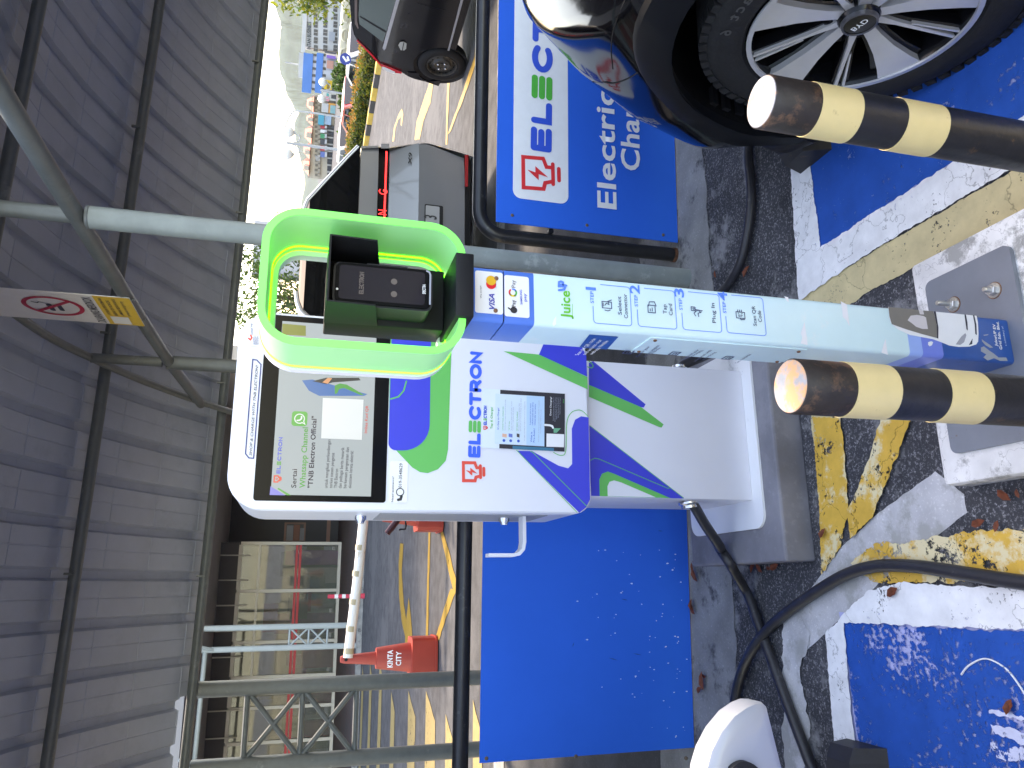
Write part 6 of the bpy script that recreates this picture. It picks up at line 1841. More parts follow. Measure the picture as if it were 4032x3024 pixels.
while vx[-1] > -12: vx.append(vx[-1] - max(1.1, st_))
for i, x in enumerate(vx):
    MB().bx(x - .045, x + .045, YS - .07, YS + .05, .10, ZT).build('mullion', M_ALF, shop)
for z, h in ((Z0 + .02, .10), (ZTR, .06), (ZT, .10)):
    for a, b in zip(vx, vx[1:]):
        MB().bx(b + .0455, a - .0455, YS - .05, YS + .04, z - h / 2, z + h / 2).build('transom', M_ALF, shop)
zst = [SH.uv(('T', 995, 800))[1], SH.uv(('T', 1045, 800))[1]]
M_STR = mat('red_stripe', (.62, .03, .05), .4)
for a, b in zip(vx, vx[1:]):
    for z0, z1 in ((Z0 + .075, ZTR - .035), (ZTR + .035, ZT - .055)):
        MB().bx(b + .05, a - .05, YS, YS + .012, z0, z1).build('glass_pane', M_PANE, shop)
    for z in zst:
        MB().bx(b + .05, a - .05, YS - .012, YS - .006, z - .035, z + .035).build('red_stripe', M_STR, shop)
MB().bx(-14, xR_ + .02, YS - .10, YS + .3, ZT + .055, ZT + .62).build('fascia', M_FASC, shop)
for k in range(14):
    x = 1.0 - k * .72
    tube('hanger_rod', [(x, YS - .14, ZT - .28), (x, YS - .14, ZT + .56)], .022, M_ALF, shop, 6)
# interior: back wall, floor, shelves, goods
MB().bx(-14, 2, 31, 31.2, .1, 4.0).build('back_wall', mat('shop_inner_wall', (.56, .59, .58), .8, dirt=(.34, .38, .33), dscale=.8, damt=.5), shop)
MB().bx(-14, 2, 25.2, 31, 3.9, 4.0).build('inner_ceiling', mat('shop_ceiling', (.45, .46, .48), .8), shop)
rs = random.Random(5)
gcol = [mat('goods%d' % i, c, .5) for i, c in enumerate([(.45, .46, .45), (.02, .025, .05), (.30, .02, .04), (.35, .33, .12), (.10, .10, .11), (.16, .22, .18), (.30, .05, .25), (.05, .09, .22), (.5, .48, .42)])]
for i in range(60):
    x = rs.uniform(-11, 1.0); y = rs.uniform(25.8, 29.5); h = rs.uniform(.3, 1.9) if rs.random() < .5 else rs.uniform(.2, .7)
    z = .1 if h > .8 else rs.choice((.1, .5, .9, 1.4, 1.9))
    MB().bx(x, x + rs.uniform(.25, .9), y, y + rs.uniform(.2, .5), z, z + h).build('shop_goods', rs.choice(gcol), shop)
MB().bx(-.9, -.15, 25.9, 26.0, 1.0, 1.55).build('notice', gcol[4], shop)
MB().box((-.95, 25.7, 1.35), (1.7, .03, .09), (0, .04, 0)).build('purple_rail', gcol[6], shop)
# arcade slab, recessed wall with framed poster
arc_ = thing('arcade_building', (-3, 26, .1), 'beige arcade ceiling and dark wall beside the shop front', 'building')
MB().bx(-40, 6.0, 17.9, 36, 3.62, 4.6).build('ceiling_slab', M_SOF, arc_)
MB().bx(-40, 6.1, 17.6, 17.88, 3.45, 15.0).build('upper_shade_wall', mat('upper_wall_grey', (.30, .29, .30), .7, var=.05, vscale=1), arc_)  # upper wall made extra tall, out of view, to shade the left lot
MB().bx(xR_ + .03, 5.2, 27.2, 27.4, .1, 3.6).build('dark_wall', mat('wall_slate', (.055, .056, .068), .6, var=.08, vscale=1), arc_)
MB().bx(5.2, 5.6, 18.5, 27.4, .1, 3.6).build('side_wall', M_SOF, arc_)
DW = Plane((0, 27.2, 0), (0, -1, 0)); DW.u = Vector((1, 0, 0)); DW.v = Vector((0, 0, 1))
p0 = DW.uv(('T', 1110, 670)); p1 = DW.uv(('T', 815, 395))
M_BRN = mat('copper_frame', (.26, .14, .11), .5)
pf = MB().bx(p0[0], p1[0], 27.14, 27.195, p0[1], p1[1]).build('poster_frame', M_BRN, arc_)
MB().bx(p0[0] + .06, p1[0] - .06, 27.125, 27.135, p0[1] + .07, p1[1] - .07).build('poster_board', M_FASC, pf)
for q0, q1, m_ in ((('T', 935, 660), ('T', 850, 440), flat('p_grey', (.22, .22, .25))), (('T', 1025, 660), ('T', 945, 430), flat('p_copper', (.22, .06, .03))), (('T', 1090, 660), ('T', 1040, 480), flat('p_grey', (.22, .22, .25)))):
    a, b = DW.uv(q0), DW.uv(q1); MB().bx(min(a[0], b[0]), max(a[0], b[0]), 27.112, 27.12, min(a[1], b[1]), max(a[1], b[1])).build('poster_print', m_, pf)
zr = DW.uv(('T', 1450, 500))[1]; MB().bx(xR_ + .05, 5.1, 27.15, 27.195, zr - .06, zr + .06).build('wall_rail', M_BRN, arc_)
# pale walkway columns
M_PALE = mat('pale_blue_steel', (.34, .38, .38), .45, var=.06, vscale=4)
laced(-1.20, -.775, 17.9, 3.40, .060, .022, (1.50, 1.10, .71), M_PALE, 'pale blue laced column by the kerb in front of the shop', 'pale laced columns of the walkway')
laced(-3.78, -3.36, 17.9, 3.40, .060, .022, (1.50, 1.10, .71), M_PALE, 'pale blue laced column at the far end of the zebra crossing', 'pale laced columns of the walkway')
wk = thing('walkway_frame', (-3, 17.9, 3.2), 'pale blue pipe frame joining the tops of the walkway columns', 'frame')
tube('beam', [(-12, 17.9, 3.30), (-1.2, 17.9, 3.16)], .05, M_PALE, wk, 12)
tube('brace', [(-1.22, 17.9, 2.95), (-1.05, 17.6, 3.45)], .035, M_PALE, wk, 10)
tube('brace', [(-3.75, 17.9, 2.85), (-3.2, 17.6, 3.45)], .035, M_PALE, wk, 10)
# red and white marker post
mk = thing('marker_post', (-.02, 17.3, 0), 'slim red and white marker post behind the white barrier bar', 'post')
mkx = onY(('T', 1600, 1468), 17.3).x; zt_ = onY(('T', 1440, 1468), 17.3).z
MB().lathe([(.055, 0), (.042, .25), (.040, zt_)], (mkx, 17.3, 0), n=16).build('shaft', mat('marker_red', (.60, .03, .07), .5), mk, 40)
for k in range(3):
    z = zt_ - .14 - k * .155
    MB().lathe([(.043, z - .075), (.043, z)], (mkx, 17.3, 0), n=16, caps=False).build('white_band', mat('marker_white', (.75, .75, .75), .4), mk, 40)

# ================================================================== foliage
def leaf_mat(name, c, tr=.35):
    m = bpy.data.materials.new(name); m.use_nodes = True; nt = m.node_tree; L = nt.links.new; b = nt.nodes['Principled BSDF']
    tc = nt.nodes.new('ShaderNodeTexCoord'); n = nt.nodes.new('ShaderNodeTexNoise'); n.inputs['Scale'].default_value = 2.2; n.inputs['Detail'].default_value = 4
    L(tc.outputs['Object'], n.inputs['Vector'])
    mr = nt.nodes.new('ShaderNodeMapRange'); mr.inputs[1].default_value = .3; mr.inputs[2].default_value = .7; mr.inputs[3].default_value = .55; mr.inputs[4].default_value = 1.5
    L(n.outputs['Fac'], mr.inputs[0])
    mx = nt.nodes.new('ShaderNodeMix'); mx.data_type = 'RGBA'; mx.blend_type = 'MULTIPLY'; mx.inputs[0].default_value = 1; mx.inputs[6].default_value = (*c, 1); L(mr.outputs[0], mx.inputs[7])
    L(mx.outputs[2], b.inputs['Base Color']); b.inputs['Roughness'].default_value = .5
    t = nt.nodes.new('ShaderNodeBsdfTranslucent'); L(mx.outputs[2], t.inputs['Color'])
    ms = nt.nodes.new('ShaderNodeMixShader'); ms.inputs[0].default_value = tr
    L(b.outputs[0], ms.inputs[1]); L(t.outputs[0], ms.inputs[2]); L(ms.outputs[0], nt.nodes['Material Output'].inputs['Surface'])
    return m
LV_D, LV_M, LV_Y, LV_O = leaf_mat('leaf_dark', (.035, .070, .014)), leaf_mat('leaf_mid', (.075, .13, .02)), leaf_mat('leaf_yellow', (.20, .22, .022)), leaf_mat('leaf_orange', (.36, .17, .03))
def leaves(name, pts, size, m, parent, seed, aspect=.5):
    r = random.Random(seed); V = []; F = []
    for p in pts:
        d = Vector((r.gauss(0, 1), r.gauss(0, 1), r.gauss(0, .7))).normalized(); s = size * r.uniform(.6, 1.3)
        u = d.orthogonal().normalized(); u.rotate(Matrix.Rotation(r.uniform(0, 6.28), 3, d)); v = d.cross(u) * aspect
        p = Vector(p); k = len(V)
        V += [p - u * s, p - v * s * .9 + d * s * .12, p + u * s, p + v * s * .9 + d * s * .12]; F.append((k, k + 1, k + 2, k + 3))
    return obj(name, V, F, m, parent)
def clumps(c, rad, nc, nl, seed, flat_=1.0):
    r = random.Random(seed); out = []
    for i in range(nc):
        while True:
            p = Vector((r.uniform(-1, 1), r.uniform(-1, 1), r.uniform(-1, 1)))
            if .25 < p.length < 1: break
        cc = Vector(c) + Vector((p.x * rad[0], p.y * rad[1], p.z * rad[2])); s = r.uniform(.16, .30) * min(rad)
        for k in range(nl):
            q = Vector((r.gauss(0, 1), r.gauss(0, 1), r.gauss(0, .7))) * s * .7
            out.append(cc + q)
    return out
def tree(name, base, h, rad, crown_c, label, seed, lsize=.14, nc=70, nl=40, cols=(LV_D, LV_M, LV_Y), group=None):
    o = thing(name, base, label, 'tree', group)
    r = random.Random(seed)
    b = Vector(base); c = Vector(crown_c)
    tr_ = spline([b, b.lerp(c, .4) + Vector((r.uniform(-.2, .2), r.uniform(-.2, .2), 0)), c], 5)
    tube('trunk', tr_, [.16 - .10 * i / (len(tr_) - 1) for i in range(len(tr_))], mat('bark', (.10, .075, .055), .85, var=.3, vscale=6), o, 10)
    for k in range(7):
        a = r.uniform(0, 6.28); s0 = b.lerp(c, r.uniform(.45, .85)); e = c + Vector((math.cos(a) * rad[0] * .75, math.sin(a) * rad[1] * .75, r.uniform(-.3, .6) * rad[2]))
        tube('limb', [s0, s0.lerp(e, .5) + Vector((0, 0, .15)), e], [.05, .035, .012], MATS['bark'], o, 6)
    P = clumps(c, rad, nc, nl, seed)
    r.shuffle(P); n = len(P)
    for i, (m_, f0, f1) in enumerate(((cols[0], 0, .38), (cols[1], .38, .75), (cols[2], .75, 1.0))):
        leaves('crown', P[int(n * f0):int(n * f1)], lsize, m_, o, seed + i)
    return o
# tree hanging in at the right, beyond the hedge
dR = ray(('Z', 1215, -30)).normalized()
ctr = EYE + dR * 27.0
tree('roadside_tree', (ctr.x + .6, ctr.y - .6, -.95), 5, (1.45, 1.45, 1.75), ctr + Vector((.55, -.75, .1)), 'bright green leafy tree beyond the hedge behind the hatchback roof', 3, .10, 90, 46, (LV_M, LV_Y, LV_Y))
d2 = ray(('Z', 1055, 1160)).normalized(); c2 = EYE + d2 * 34.0
tree('street_tree', (c2.x, c2.y, 0), 5, (2.2, 2.2, 2.0), c2, 'green tree seen through the glowing ring behind the people carrier', 8, .11, 70, 40, (LV_D, LV_M, LV_M))
# hedge along the road with a painted kerb
hedge = thing('hedge', (14.2, 18, 0), 'clipped hedge with orange shoots along the far kerb', 'hedge')
hz = onX(('B', 862, 1180), 14.0).z; hz2 = onX(('B', 925, 460), 14.0).z
rh = random.Random(21)
PD, PM_, PO = [], [], []
for i in range(17000):
    y = rh.uniform(8.5, 27); x = 13.72 + abs(rh.gauss(0, .30)) if rh.random() < .6 else rh.uniform(13.7, 14.9)
    ht = .56 + .04 * math.sin(y * 2.3) + .04 * math.sin(y * 5.1)
    t = rh.random() ** .8
    z = .10 + (ht - .10) * t
    x += .06 * math.sin(y * 3.1 + z * 6)
    k = rh.random()
    if z > ht - .09 and k < .42: PO.append((x, y, z + rh.uniform(0, .07)))
    elif k < .01 + .03 * max(0, math.sin(y * 1.7)): PO.append((x, y, z))
    elif k < .55: PD.append((x, y, z))
    else: PM_.append((x, y, z))
leaves('foliage', PD, .055, LV_D, hedge, 1); leaves('foliage', PM_, .055, leaf_mat('leaf_olive', (.15, .17, .022)), hedge, 2); leaves('shoots', PO, .05, LV_O, hedge, 3)
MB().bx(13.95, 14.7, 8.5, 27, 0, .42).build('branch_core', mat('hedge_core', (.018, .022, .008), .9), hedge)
kerbR = bpy.data.objects.new('painted_kerb', None); link(kerbR, None, Vector((13.5, 18, 0))); tag(kerbR, kind='structure')
KY, KK = mat('kerb_yellow', (.55, .36, .06), .6, var=.15, vscale=5), mat('kerb_black', (.03, .032, .038), .6, var=.2, vscale=5)
for k in range(38):
    y0 = 6.2 + k * .60
    MB().bx(13.36, 13.62, y0, y0 + .592, -.02, .15, .02).build('kerb_stone', KY if k % 2 else KK, kerbR)
# cars passing beyond the hedge
def far_car(px_, X, colr, label, L_=3.9, hgt=1.45, zb=-.70):
    c = onX(('Z', *px_), X); y = c.y
    o = thing('passing_car', (X, y, zb), label, 'car', 'cars on the lower road beyond the hedge')
    m = mat('paint_' + label.split()[0], colr, .2, coat=.8)
    side_ = [(-L_ / 2, .35), (-L_ / 2, .75), (-L_ / 2 + .15, .88), (-L_ / 2 + .95, .95), (-L_ / 2 + 1.55, hgt - .03), (L_ / 2 - 1.35, hgt), (L_ / 2 - .35, .98), (L_ / 2, .90), (L_ / 2, .35)]
    def pt(s, z, w):
        k = .80 - max(0, z - .9) * .30
        return Vector((X + w * k, y + s, zb + z))
    V = [pt(s, z, -1) for s, z in side_] + [pt(s, z, 1) for s, z in side_]; n = len(side_)
    F = [tuple(range(n)), tuple(range(2 * n - 1, n - 1, -1))] + [(i, i + n, (i + 1) % n + n, (i + 1) % n) for i in range(n)]
    obj('body', V, F, m, o, 25)
    for w in (-1.012, 1.012):
        for s0, s1, t0, t1 in ((-L_ / 2 + 1.12, -.08, -L_ / 2 + 1.60, -.08), (.0, L_ / 2 - .62, .0, L_ / 2 - 1.32)):
            q = [pt(s0, .97, w), pt(s1, .97, w), pt(t1, hgt - .09, w), pt(t0, hgt - .09, w)]
            MB().sheet(q, (w, 0, 0)).build('side_window', M_GLASSD, o)
    for s0, z0, s1, z1 in ((-L_ / 2 + 1.0, .98, -L_ / 2 + 1.50, hgt - .06), (L_ / 2 - .42, 1.0, L_ / 2 - 1.30, hgt - .03)):
        a, b, c_, d_ = pt(s0, z0, -.9), pt(s0, z0, .9), pt(s1, z1, .86), pt(s1, z1, -.86)
        off = Vector((0, -.015 if s0 < 0 else .015, .012))
        MB().sheet([p + off for p in (a, b, c_, d_)], (0, -1 if s0 < 0 else 1, .6)).build('windscreen', M_GLASSD, o)
    for s in (-L_ / 2 + .7, L_ / 2 - .75):
        for w in (-.78, .78):
            MB().lathe([(.28, -.1), (.30, -.06), (.30, .06), (.28, .1)], (X + w, y + s, zb + .30), (1, 0, 0), 18).build('wheel', M_TYRE, o, 40)
    return o
far_car((1395, 190), 17.2, (.70, .70, .72), 'white hatchback passing beyond the hedge beside the round blue sign')
far_car((1395, 395), 17.2, (.55, .03, .035), 'red car passing beyond the middle of the hedge')
far_car((1395, 560), 17.2, (.42, .44, .47), 'pale grey car beyond the hedge next to the globe lamp post')
# globe lamps and tall lamp
M_LP = mat('lamp_post_grey', (.42, .44, .46), .5); M_GLB = mat('globe_glass', (.72, .72, .70), .25)
def globe_lamp(pxt, D, label):
    d = ray(('Z', *pxt)).normalized(); p = EYE + d * D
    o = thing('globe_lamp', (p.x, p.y, -.95), label, 'street lamp', 'twin globe street lamps')
    tube('pole', [(p.x, p.y, -.95), (p.x, p.y, p.z)], .075, M_LP, o, 12)
    s = Vector((YC.z, 0, 0)); rt = Vector((d.y, -d.x, 0)).normalized()
    for sg in (-1, 1):
        tube('arm', spline([Vector((p.x, p.y, p.z - .15)), p + rt * sg * .16 + Vector((0, 0, -.62)), p + rt * sg * .40 + Vector((0, 0, -.66)), p + rt * sg * .55 + Vector((0, 0, -.40))], 5), .028, M_LP, o, 8)
        c = p + rt * sg * .56 + Vector((0, 0, -.12))
        MB().lathe([(.28 * math.sin(a), -.28 * math.cos(a)) for a in [math.pi * k / 10 for k in range(0, 11)]], c, n=18, caps=False).build('globe', M_GLB, o, 180)
        MB().lathe([(.10, -.32), (.12, -.26)], c, n=12).build('collar', M_LP, o)
    return o
globe_lamp((1126, 562), 44, 'twin globe street lamp standing beside the people carrier roof')
globe_lamp((1262, 355), 60, 'shorter looking twin globe street lamp in front of the yellow shop')
d = ray(('Z', 1165, 436)).normalized(); p = EYE + d * 60
tl = thing('tall_lamp', (p.x, p.y, -.95), 'tall thin street lamp with a long curved arm', 'street lamp')
rt = Vector((d.y, -d.x, 0)).normalized()
tube('pole', spline([Vector((p.x, p.y, -.95)), Vector((p.x, p.y, p.z - .3)), p - rt * .35 + Vector((0, 0, .35)), p - rt * 1.4 + Vector((0, 0, .75))], 6), .06, M_LP, tl, 8)
# round blue sign
d = ray(('U', 1440, 1285)).normalized(); p = EYE + d * 26
bs = thing('round_sign', (p.x, p.y, -.95), 'round blue keep-left sign on a thin post above the hedge', 'sign')
tube('post', [(p.x, p.y, -.95), p], .03, M_LP, bs, 8)
MB().lathe([(.17, 0), (.17, .02)], p - d * .05, -d, 24).build('disc', mat('sign_blue', (.02, .05, .30), .4), bs)
spn = Plane(p - d * .075, -d); strokeuv('arrow', spn, [(.05, .07), (-.05, -.02), (-.01, -.09), (.06, -.06)], .06, STW, bs, .002)

# ================================================================== far street
DD = 130.0
fd = Vector((ray(('Z', 1290, 330)).x, ray(('Z', 1290, 330)).y, 0)).normalized()
FAR = Plane(EYE + fd * DD, -fd)
FAR.u = Vector((fd.y, -fd.x, 0)); FAR.v = Vector((0, 0, 1))
GZ = -.70
def fbox(name, zone, x0, x1, y0, y1, m, parent, depth=8.0, off=0.0, bottom=False):
    """box whose front covers photo rows x0..x1 and columns y0..y1; front stands 'off' metres proud"""
    a = FAR.uv((zone, x1, y1)); b = FAR.uv((zone, x0, y0))
    u0, u1 = min(a[0], b[0]), max(a[0], b[0]); v0, v1 = min(a[1], b[1]), max(a[1], b[1])
    if bottom: v0 = GZ - FAR.o.z
    P = [FAR.p(u0, v0, off), FAR.p(u1, v0, off), FAR.p(u1, v1, off), FAR.p(u0, v1, off)]
    return MB().prism(P, FAR.n * -depth).build(name, m, parent)
def fmat(n, c, r=.6): return mat('far_' + n, c, r, var=.08, vscale=.6)
def fthing(name, zone, x, y, label, cat, group='far shop row'):
    a = FAR.uv((zone, x, y)); p = FAR.p(a[0], 0, -4); return thing(name, (p.x, p.y, GZ), label, cat, group)
GLW = fmat('glass', (.05, .055, .065), .2); WHT = fmat('white', (.46, .46, .46)); 
# business building
b1 = fthing('office_building', 'U', 700, 500, 'white office building lettered INTAN BUSINESS behind the tree', 'building')
fbox('wall', 'U', 555, 1340, -420, 1140, WHT, b1, 12, 0, True)
fbox('parapet', 'U', 548, 562, -430, 1148, fmat('cap', (.5, .5, .5)), b1, .4, .25)
for x0, x1 in ((752, 832), (958, 1042), (1180, 1260)):
    for k in range(9):
        y0 = -400 + k * 172
        w = fbox('window', 'U', x0, x1, y0, y0 + 150, GLW, b1, .2, .06)
        fbox('window_bar', 'U', x0, x1, y0 + 72, y0 + 80, WHT, w, .05, .14)
fbox('grey_panel', 'U', 1085, 1205, 690, 900, fmat('panel', (.30, .32, .36)), b1, .3, .3)
text('INTAN BUSINESS', FAR, ('U', 685, 1085), ('U', 690, 480), ('U', 605, 1085), fmat('sign_ink', (.05, .06, .06)), b1, .03, .20)
# blue building
b2 = fthing('blue_building', 'U', 700, 1500, 'blue and white three storey building with a white parapet', 'building')
FB = fmat('blue', (.06, .20, .52))
fbox('wall', 'U', 530, 1340, 1142, 2040, fmat('pale', (.50, .52, .58)), b2, 12, .1, True)
fbox('parapet', 'U', 432, 528, 1145, 1700, WHT, b2, 10, .2)
for i, (x0, x1) in enumerate(((532, 692), (818, 912))):
    fbox('blue_band', 'U', x0, x1, 1145, 2036, FB, b2, .3, .4)
for x0, x1 in ((712, 808), (930, 1010)):
    for k in range(6):
        y0 = 1160 + k * 150
        fbox('window', 'U', x0, x1, y0, y0 + 70, GLW, b2, .2, .2)
fbox('antenna_box', 'U', 120, 260, 1335, 1385, fmat('antenna', (.4, .4, .4)), b2, .3, 0)
tube('antenna_mast', [FAR.p(*FAR.uv(('U', 430, 1400)), -2), FAR.p(*FAR.uv(('U', 130, 1355)), -2)], .12, fmat('antenna', (.4, .4, .4)), b2, 6)
fbox('purple_sign', 'U', 1030, 1225, 1195, 1295, fmat('purple', (.22, .12, .45)), b2, .3, .6)
fbox('dark_sign', 'U', 990, 1230, 1110, 1190, fmat('dark', (.08, .08, .09)), b2, .3, .6)
fbox('pink_sign', 'U', 1035, 1170, 1310, 1510, fmat('pink', (.50, .25, .20)), b2, .3, .6)
fbox('shutter', 'U', 1175, 1300, 1310, 1700, fmat('shutter', (.32, .31, .28)), b2, .3, .4)
# coloured shops in front of the blue building
b3 = fthing('yellow_shop', 'V', 1100, 200, 'small yellow shop front between the two lamp posts', 'shop')
fbox('wall', 'V', 985, 1350, 75, 335, fmat('yellow', (.66, .42, .03)), b3, 4, 1.2, True)
fbox('window', 'V', 1145, 1262, 160, 320, GLW, b3, .2, 1.3)
fbox('sign', 'V', 1040, 1085, 140, 280, fmat('brown', (.20, .13, .02)), b3, .1, 1.35)
b4 = fthing('grey_shop', 'V', 1150, 450, 'pale shop with a dark upper window and small coloured boards', 'shop')
fbox('wall', 'V', 950, 1350, 338, 560, fmat('cream', (.55, .53, .48)), b4, 4, 1.0, True)
fbox('window', 'V', 1130, 1240, 395, 500, GLW, b4, .2, 1.1)
fbox('teal_board', 'V', 1030, 1075, 345, 430, fmat('teal', (.05, .35, .33)), b4, .1, 1.15)
fbox('pink_board', 'V', 1005, 1080, 440, 545, fmat('rose', (.65, .25, .30)), b4, .1, 1.15)
b5 = fthing('orange_shop', 'V', 1200, 700, 'orange shop front with a pale blue window', 'shop')
fbox('wall', 'V', 1060, 1350, 575, 835, fmat('orange', (.70, .32, .08)), b5, 4, 1.1, True)
fbox('window', 'V', 1110, 1215, 625, 815, fmat('aqua', (.20, .38, .40)), b5, .2, 1.2)
fbox('white_sign', 'V', 925, 1060, 575, 790, WHT, b5, .2, 1.3)
# red-roofed row
b6 = fthing('shophouse_row', 'V', 900, 1000, 'row of shophouses with red tiled roofs and dark shop signs', 'building')
fbox('wall', 'V', 715, 1350, 425, 2300, fmat('beige', (.46, .40, .32)), b6, 14, .0, True)
FRR = fmat('tile_red', (.46, .10, .06), .7)
for y0, y1, xo in ((420, 780, 0), (800, 1080, -15), (1090, 1470, -45), (1490, 1800, -80), (1810, 2150, -100)):
    A_, B_ = FAR.uv(('V', 740 + xo, y1)), FAR.uv(('V', 600 + xo, y0))
    u0, u1, v0, v1 = min(A_[0], B_[0]), max(A_[0], B_[0]), min(A_[1], B_[1]), max(A_[1], B_[1])
    V = [FAR.p(u0, v0, 1.2), FAR.p(u1, v0, 1.2), FAR.p(u1 - .6, v1, -4), FAR.p(u0 + .6, v1, -4), FAR.p(u0, v0, -9), FAR.p(u1, v0, -9)]
    obj('roof', V, [(0, 1, 2, 3), (1, 5, 2), (0, 3, 4), (3, 2, 5, 4), (0, 4, 5, 1)], FRR, b6)
    mb = fbox('gable', 'V', 640 + xo, 740 + xo, (y0 * .65 + y1 * .35), (y0 * .35 + y1 * .65), fmat('beige', (.46, .40, .32)), b6, 3, 1.4)
rs = random.Random(9)
for k in range(17):
    y0 = 440 + k * 105
    fbox('upper_window', 'V', 770 + (k % 3) * 6, 830, y0, y0 + 60, fmat('brown_glass', (.16, .14, .11), .3), b6, .2, .12)
    fbox('balcony_rail', 'V', 838, 888, y0 - 10, y0 + 80, fmat('rail', (.33, .28, .22)), b6, .3, .45)
for y0, y1, c in ((1065, 1140, (.45, .04, .05)), (1150, 1230, (.65, .65, .65)), (1240, 1350, (.03, .26, .12)), (1360, 1480, (.06, .06, .07)), (1500, 1620, (.45, .05, .06)), (1630, 1760, (.10, .16, .40))):
    fbox('shop_sign', 'V', 895, 985, y0, y1, fmat('sgn%d' % y0, c), b6, .3, 1.0)
    fbox('shop_sign', 'V', 990, 1030, y0 + 5, y1 - 10, fmat('sgw%d' % (y0 % 3), (.45, .45, .46)), b6, .2, 1.0)
for k in range(8):
    y0 = 1050 + k * 150
    fbox('shop_opening', 'V', 1045, 1280, y0, y0 + 135, GLW, b6, .2, .3)
    fbox('shop_pillar', 'V', 1040, 1350, y0 + 136, y0 + 149, fmat('pillar', (.38, .36, .34)), b6, .4, .6)
fbox('teal_sign', 'V', 855, 965, 790, 1058, fmat('cyan', (.03, .30, .42)), b6, .3, 1.3)
fbox('red_board', 'V', 1290, 1405, 1180, 1410, fmat('vermilion', (.62, .10, .04)), b6, .3, 2.0)
fbox('poster_board', 'V', 980, 1120, 850, 1060, fmat('poster', (.30, .42, .55)), b6, .2, 1.0)
text('IONS', FAR, ('a', 305, 410), ('a', 300, 355), ('a', 258, 410), fmat('sgw0', (.45, .45, .46)), b6, .02, 1.6)
# cream vaulted awnings
aw = thing('cream_awning', tuple((EYE + ray(('U', 1430, 700)).normalized() * 45) * Vector((1, 1, 0)).x if False else (EYE + ray(('U', 1430, 700)).normalized() * 45)), 'cream vaulted roadside shelter with slatted sides beyond the hatchback', 'shelter')
dA = Vector((ray(('U', 1430, 700)).x, ray(('U', 1430, 700)).y, 0)).normalized()
AWP = Plane(EYE + dA * 45, -dA); AWP.u = Vector((dA.y, -dA.x, 0)); AWP.v = Vector((0, 0, 1))
M_CRM = mat('cream', (.62, .58, .45), .6); M_SLT = mat('cream_slats', (.40, .37, .28), .7)
ax0 = AWP.uv(('U', 1430, 1390)); ax1 = AWP.uv(('U', 1430, -300)); zt_ = AWP.uv(('U', 1335, 700))[1]; zb_ = GZ - AWP.o.z
MB().prism([AWP.p(ax0[0], zb_, 0), AWP.p(ax1[0], zb_, 0), AWP.p(ax1[0], zt_, 0), AWP.p(ax0[0], zt_, 0)], AWP.n * -3).build('body', M_CRM, aw)
for k in range(4):
    u0 = ax0[0] + (ax1[0] - ax0[0]) * k / 4 + .15; u1 = ax0[0] + (ax1[0] - ax0[0]) * (k + 1) / 4 - .15
    for j in range(7):
        z = zt_ - .35 - j * .17
        MB().prism([AWP.p(u0, z, .03), AWP.p(u1, z, .03), AWP.p(u1, z + .11, .03), AWP.p(u0, z + .11, .03)], AWP.n * .06).build('slat', M_SLT, aw)
    ar = [AWP.p((u0 + u1) / 2 + (u1 - u0) / 2 * math.cos(a), zt_ - .28 + .22 * math.sin(a), .09) for a in [math.pi * q / 10 for q in range(11)]]
    tube('arch_trim', ar, .05, M_CRM, aw, 6)
# low trees along the far kerb
for i, (a, b, D, s) in enumerate((('V', (1400, 200), 70, 1.0), ('V', (1425, 600), 75, .8), ('V', (1440, 1290), 80, .8), ('U', (1420, 1480), 60, 1.1), ('V', (1400, 60), 66, .9))):
    c = EYE + ray((a, *b)).normalized() * D
    tree('kerb_shrub', (c.x, c.y, GZ), 2, (s, s, s * .75), c, ('round green shrub below the yellow shop', 'round green shrub below the orange shop', 'yellow green shrub under the red board', 'dark green shrub beside the cream shelter', 'dark green shrub between the shelter and yellow shop')[i], 40 + i, .22, 24, 30, (LV_D, LV_M, LV_M if i != 2 else LV_Y), 'shrubs along the far road')
# pale building seen through the ring
dB = Vector((ray(('W', 450, 800)).x, ray(('W', 450, 800)).y, 0)).normalized()
PB_ = Plane(EYE + dB * 48, -dB); PB_.u = Vector((dB.y, -dB.x, 0)); PB_.v = Vector((0, 0, 1))
pb = thing('pale_building', tuple(PB_.p(0, -1.5, -3)), 'pale wall with a grey slab edge seen through the glowing ring', 'building')
a = PB_.uv(('W', 460, 640)); b = PB_.uv(('W', 460, 930)); c = PB_.uv(('W', 1000, 1060))
zt_ = PB_.uv(('W', 390, 800))[1]
MB().prism([PB_.p(b[0], -1.5), PB_.p(a[0] + 2, -1.5), PB_.p(a[0] + 2, zt_), PB_.p(b[0], zt_)], PB_.n * -5).build('wall', mat('pale_wall', (.55, .55, .57), .6), pb)
MB().prism([PB_.p(c[0], -1.5, .3), PB_.p(b[0], -1.5, .3), PB_.p(b[0], zt_, .3), PB_.p(c[0], zt_, .3)], PB_.n * -.8).build('slab_edge', mat('slab_grey', (.20, .20, .21), .6), pb)

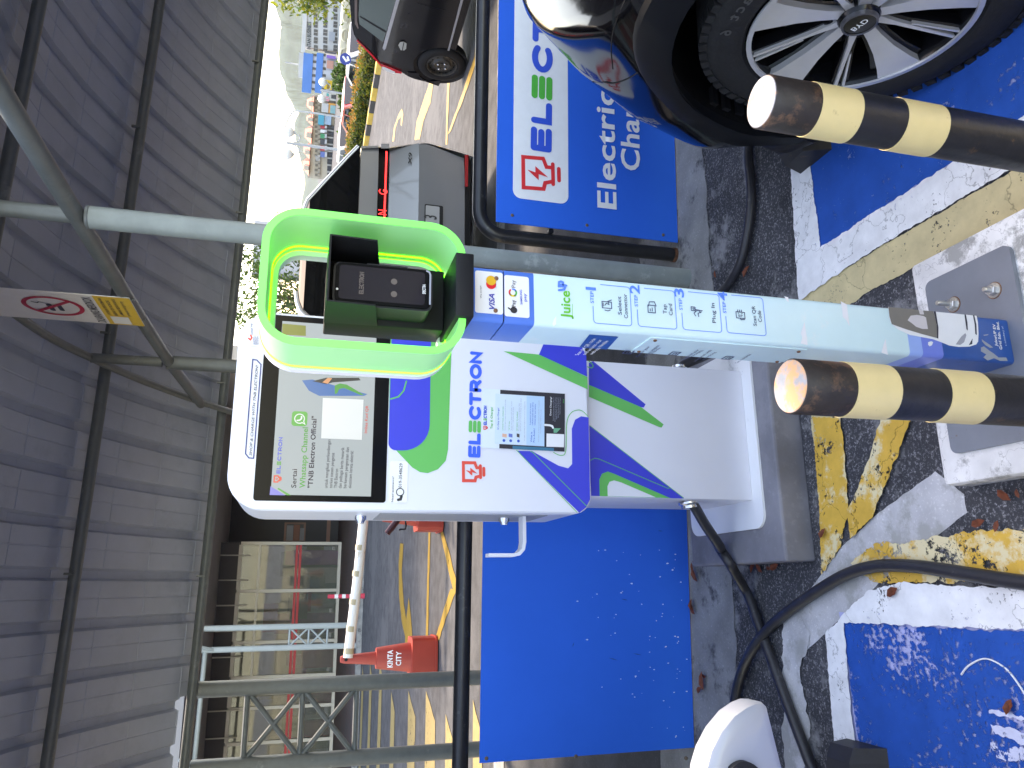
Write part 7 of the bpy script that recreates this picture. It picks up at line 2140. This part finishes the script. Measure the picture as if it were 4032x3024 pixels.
# ================================================================== hills
def ridge(name, D, prof, m, depth):
    """prof: photo points of a skyline; a ridge standing D metres away with sloping faces"""
    pts = []
    for q in prof:
        r = ray(q); h = Vector((r.x, r.y, 0)); k = D / h.length; pts.append(EYE + r * k)
    P = spline(pts, 6)
    rr = random.Random(4); V = []; F = []
    n = len(P); rows = 7
    for j in range(rows):
        t = j / (rows - 1)
        for i, p in enumerate(P):
            d = Vector((p.x, p.y, 0)).normalized()
            z = p.z * (1 - t) ** 1.25 + (-3) * t
            q = Vector((p.x, p.y, 0)) - d * depth * t
            w = (rr.uniform(-1, 1) * .05 * p.z) if 0 < j < rows - 1 else rr.uniform(-.012, .012) * p.z
            V.append((q.x, q.y, z + w))
    for i, p in enumerate(P):
        d = Vector((p.x, p.y, 0)).normalized(); q = Vector((p.x, p.y, 0)) + d * depth; V.append((q.x, q.y, -3))
    for j in range(rows - 1):
        for i in range(n - 1): F.append((j * n + i, j * n + i + 1, (j + 1) * n + i + 1, (j + 1) * n + i))
    for i in range(n - 1): F.append((rows * n + i, rows * n + i + 1, i + 1, i))
    return tag(obj(name, V, F, m, None, 180, org=(0, 0, 0)), kind='structure')
M_HILL = mat('hill_forest', (.028, .050, .030), .9, var=.35, vscale=.02)
ridge('hills', 1500, [('Z', 1150, -900), ('Z', 1060, -500), ('Z', 1030, -200), ('Z', 1095, 60), ('U', 30, 550), ('U', 0, 900), ('U', 5, 1500), ('V', 110, 150), ('V', 150, 380), ('V', 260, 560), ('V', 330, 730), ('V', 420, 800), ('V', 330, 1000), ('V', 330, 1200), ('V', 370, 1450), ('Z', 1180, 620), ('Z', 1200, 720), ('Z', 1185, 820), ('Z', 1205, 1000), ('Z', 1190, 1500)], M_HILL, 500)
# ================================================================== air
hm = bpy.data.materials.new('haze_air'); hm.use_nodes = True
hn = hm.node_tree; hn.nodes.remove(hn.nodes['Principled BSDF'])
pvn = hn.nodes.new('ShaderNodeVolumePrincipled')
pvn.inputs['Color'].default_value = (.42, .64, 1.0, 1)
pvn.inputs['Density'].default_value = .000035
pvn.inputs['Anisotropy'].default_value = .3
hn.links.new(pvn.outputs[0], hn.nodes['Material Output'].inputs['Volume'])
hb = MB().bx(-2000, 2900, -60, 2900, -6, 320).build('haze', hm, org=(0, 0, 0))
tag(hb, kind='stuff')
flush_text()
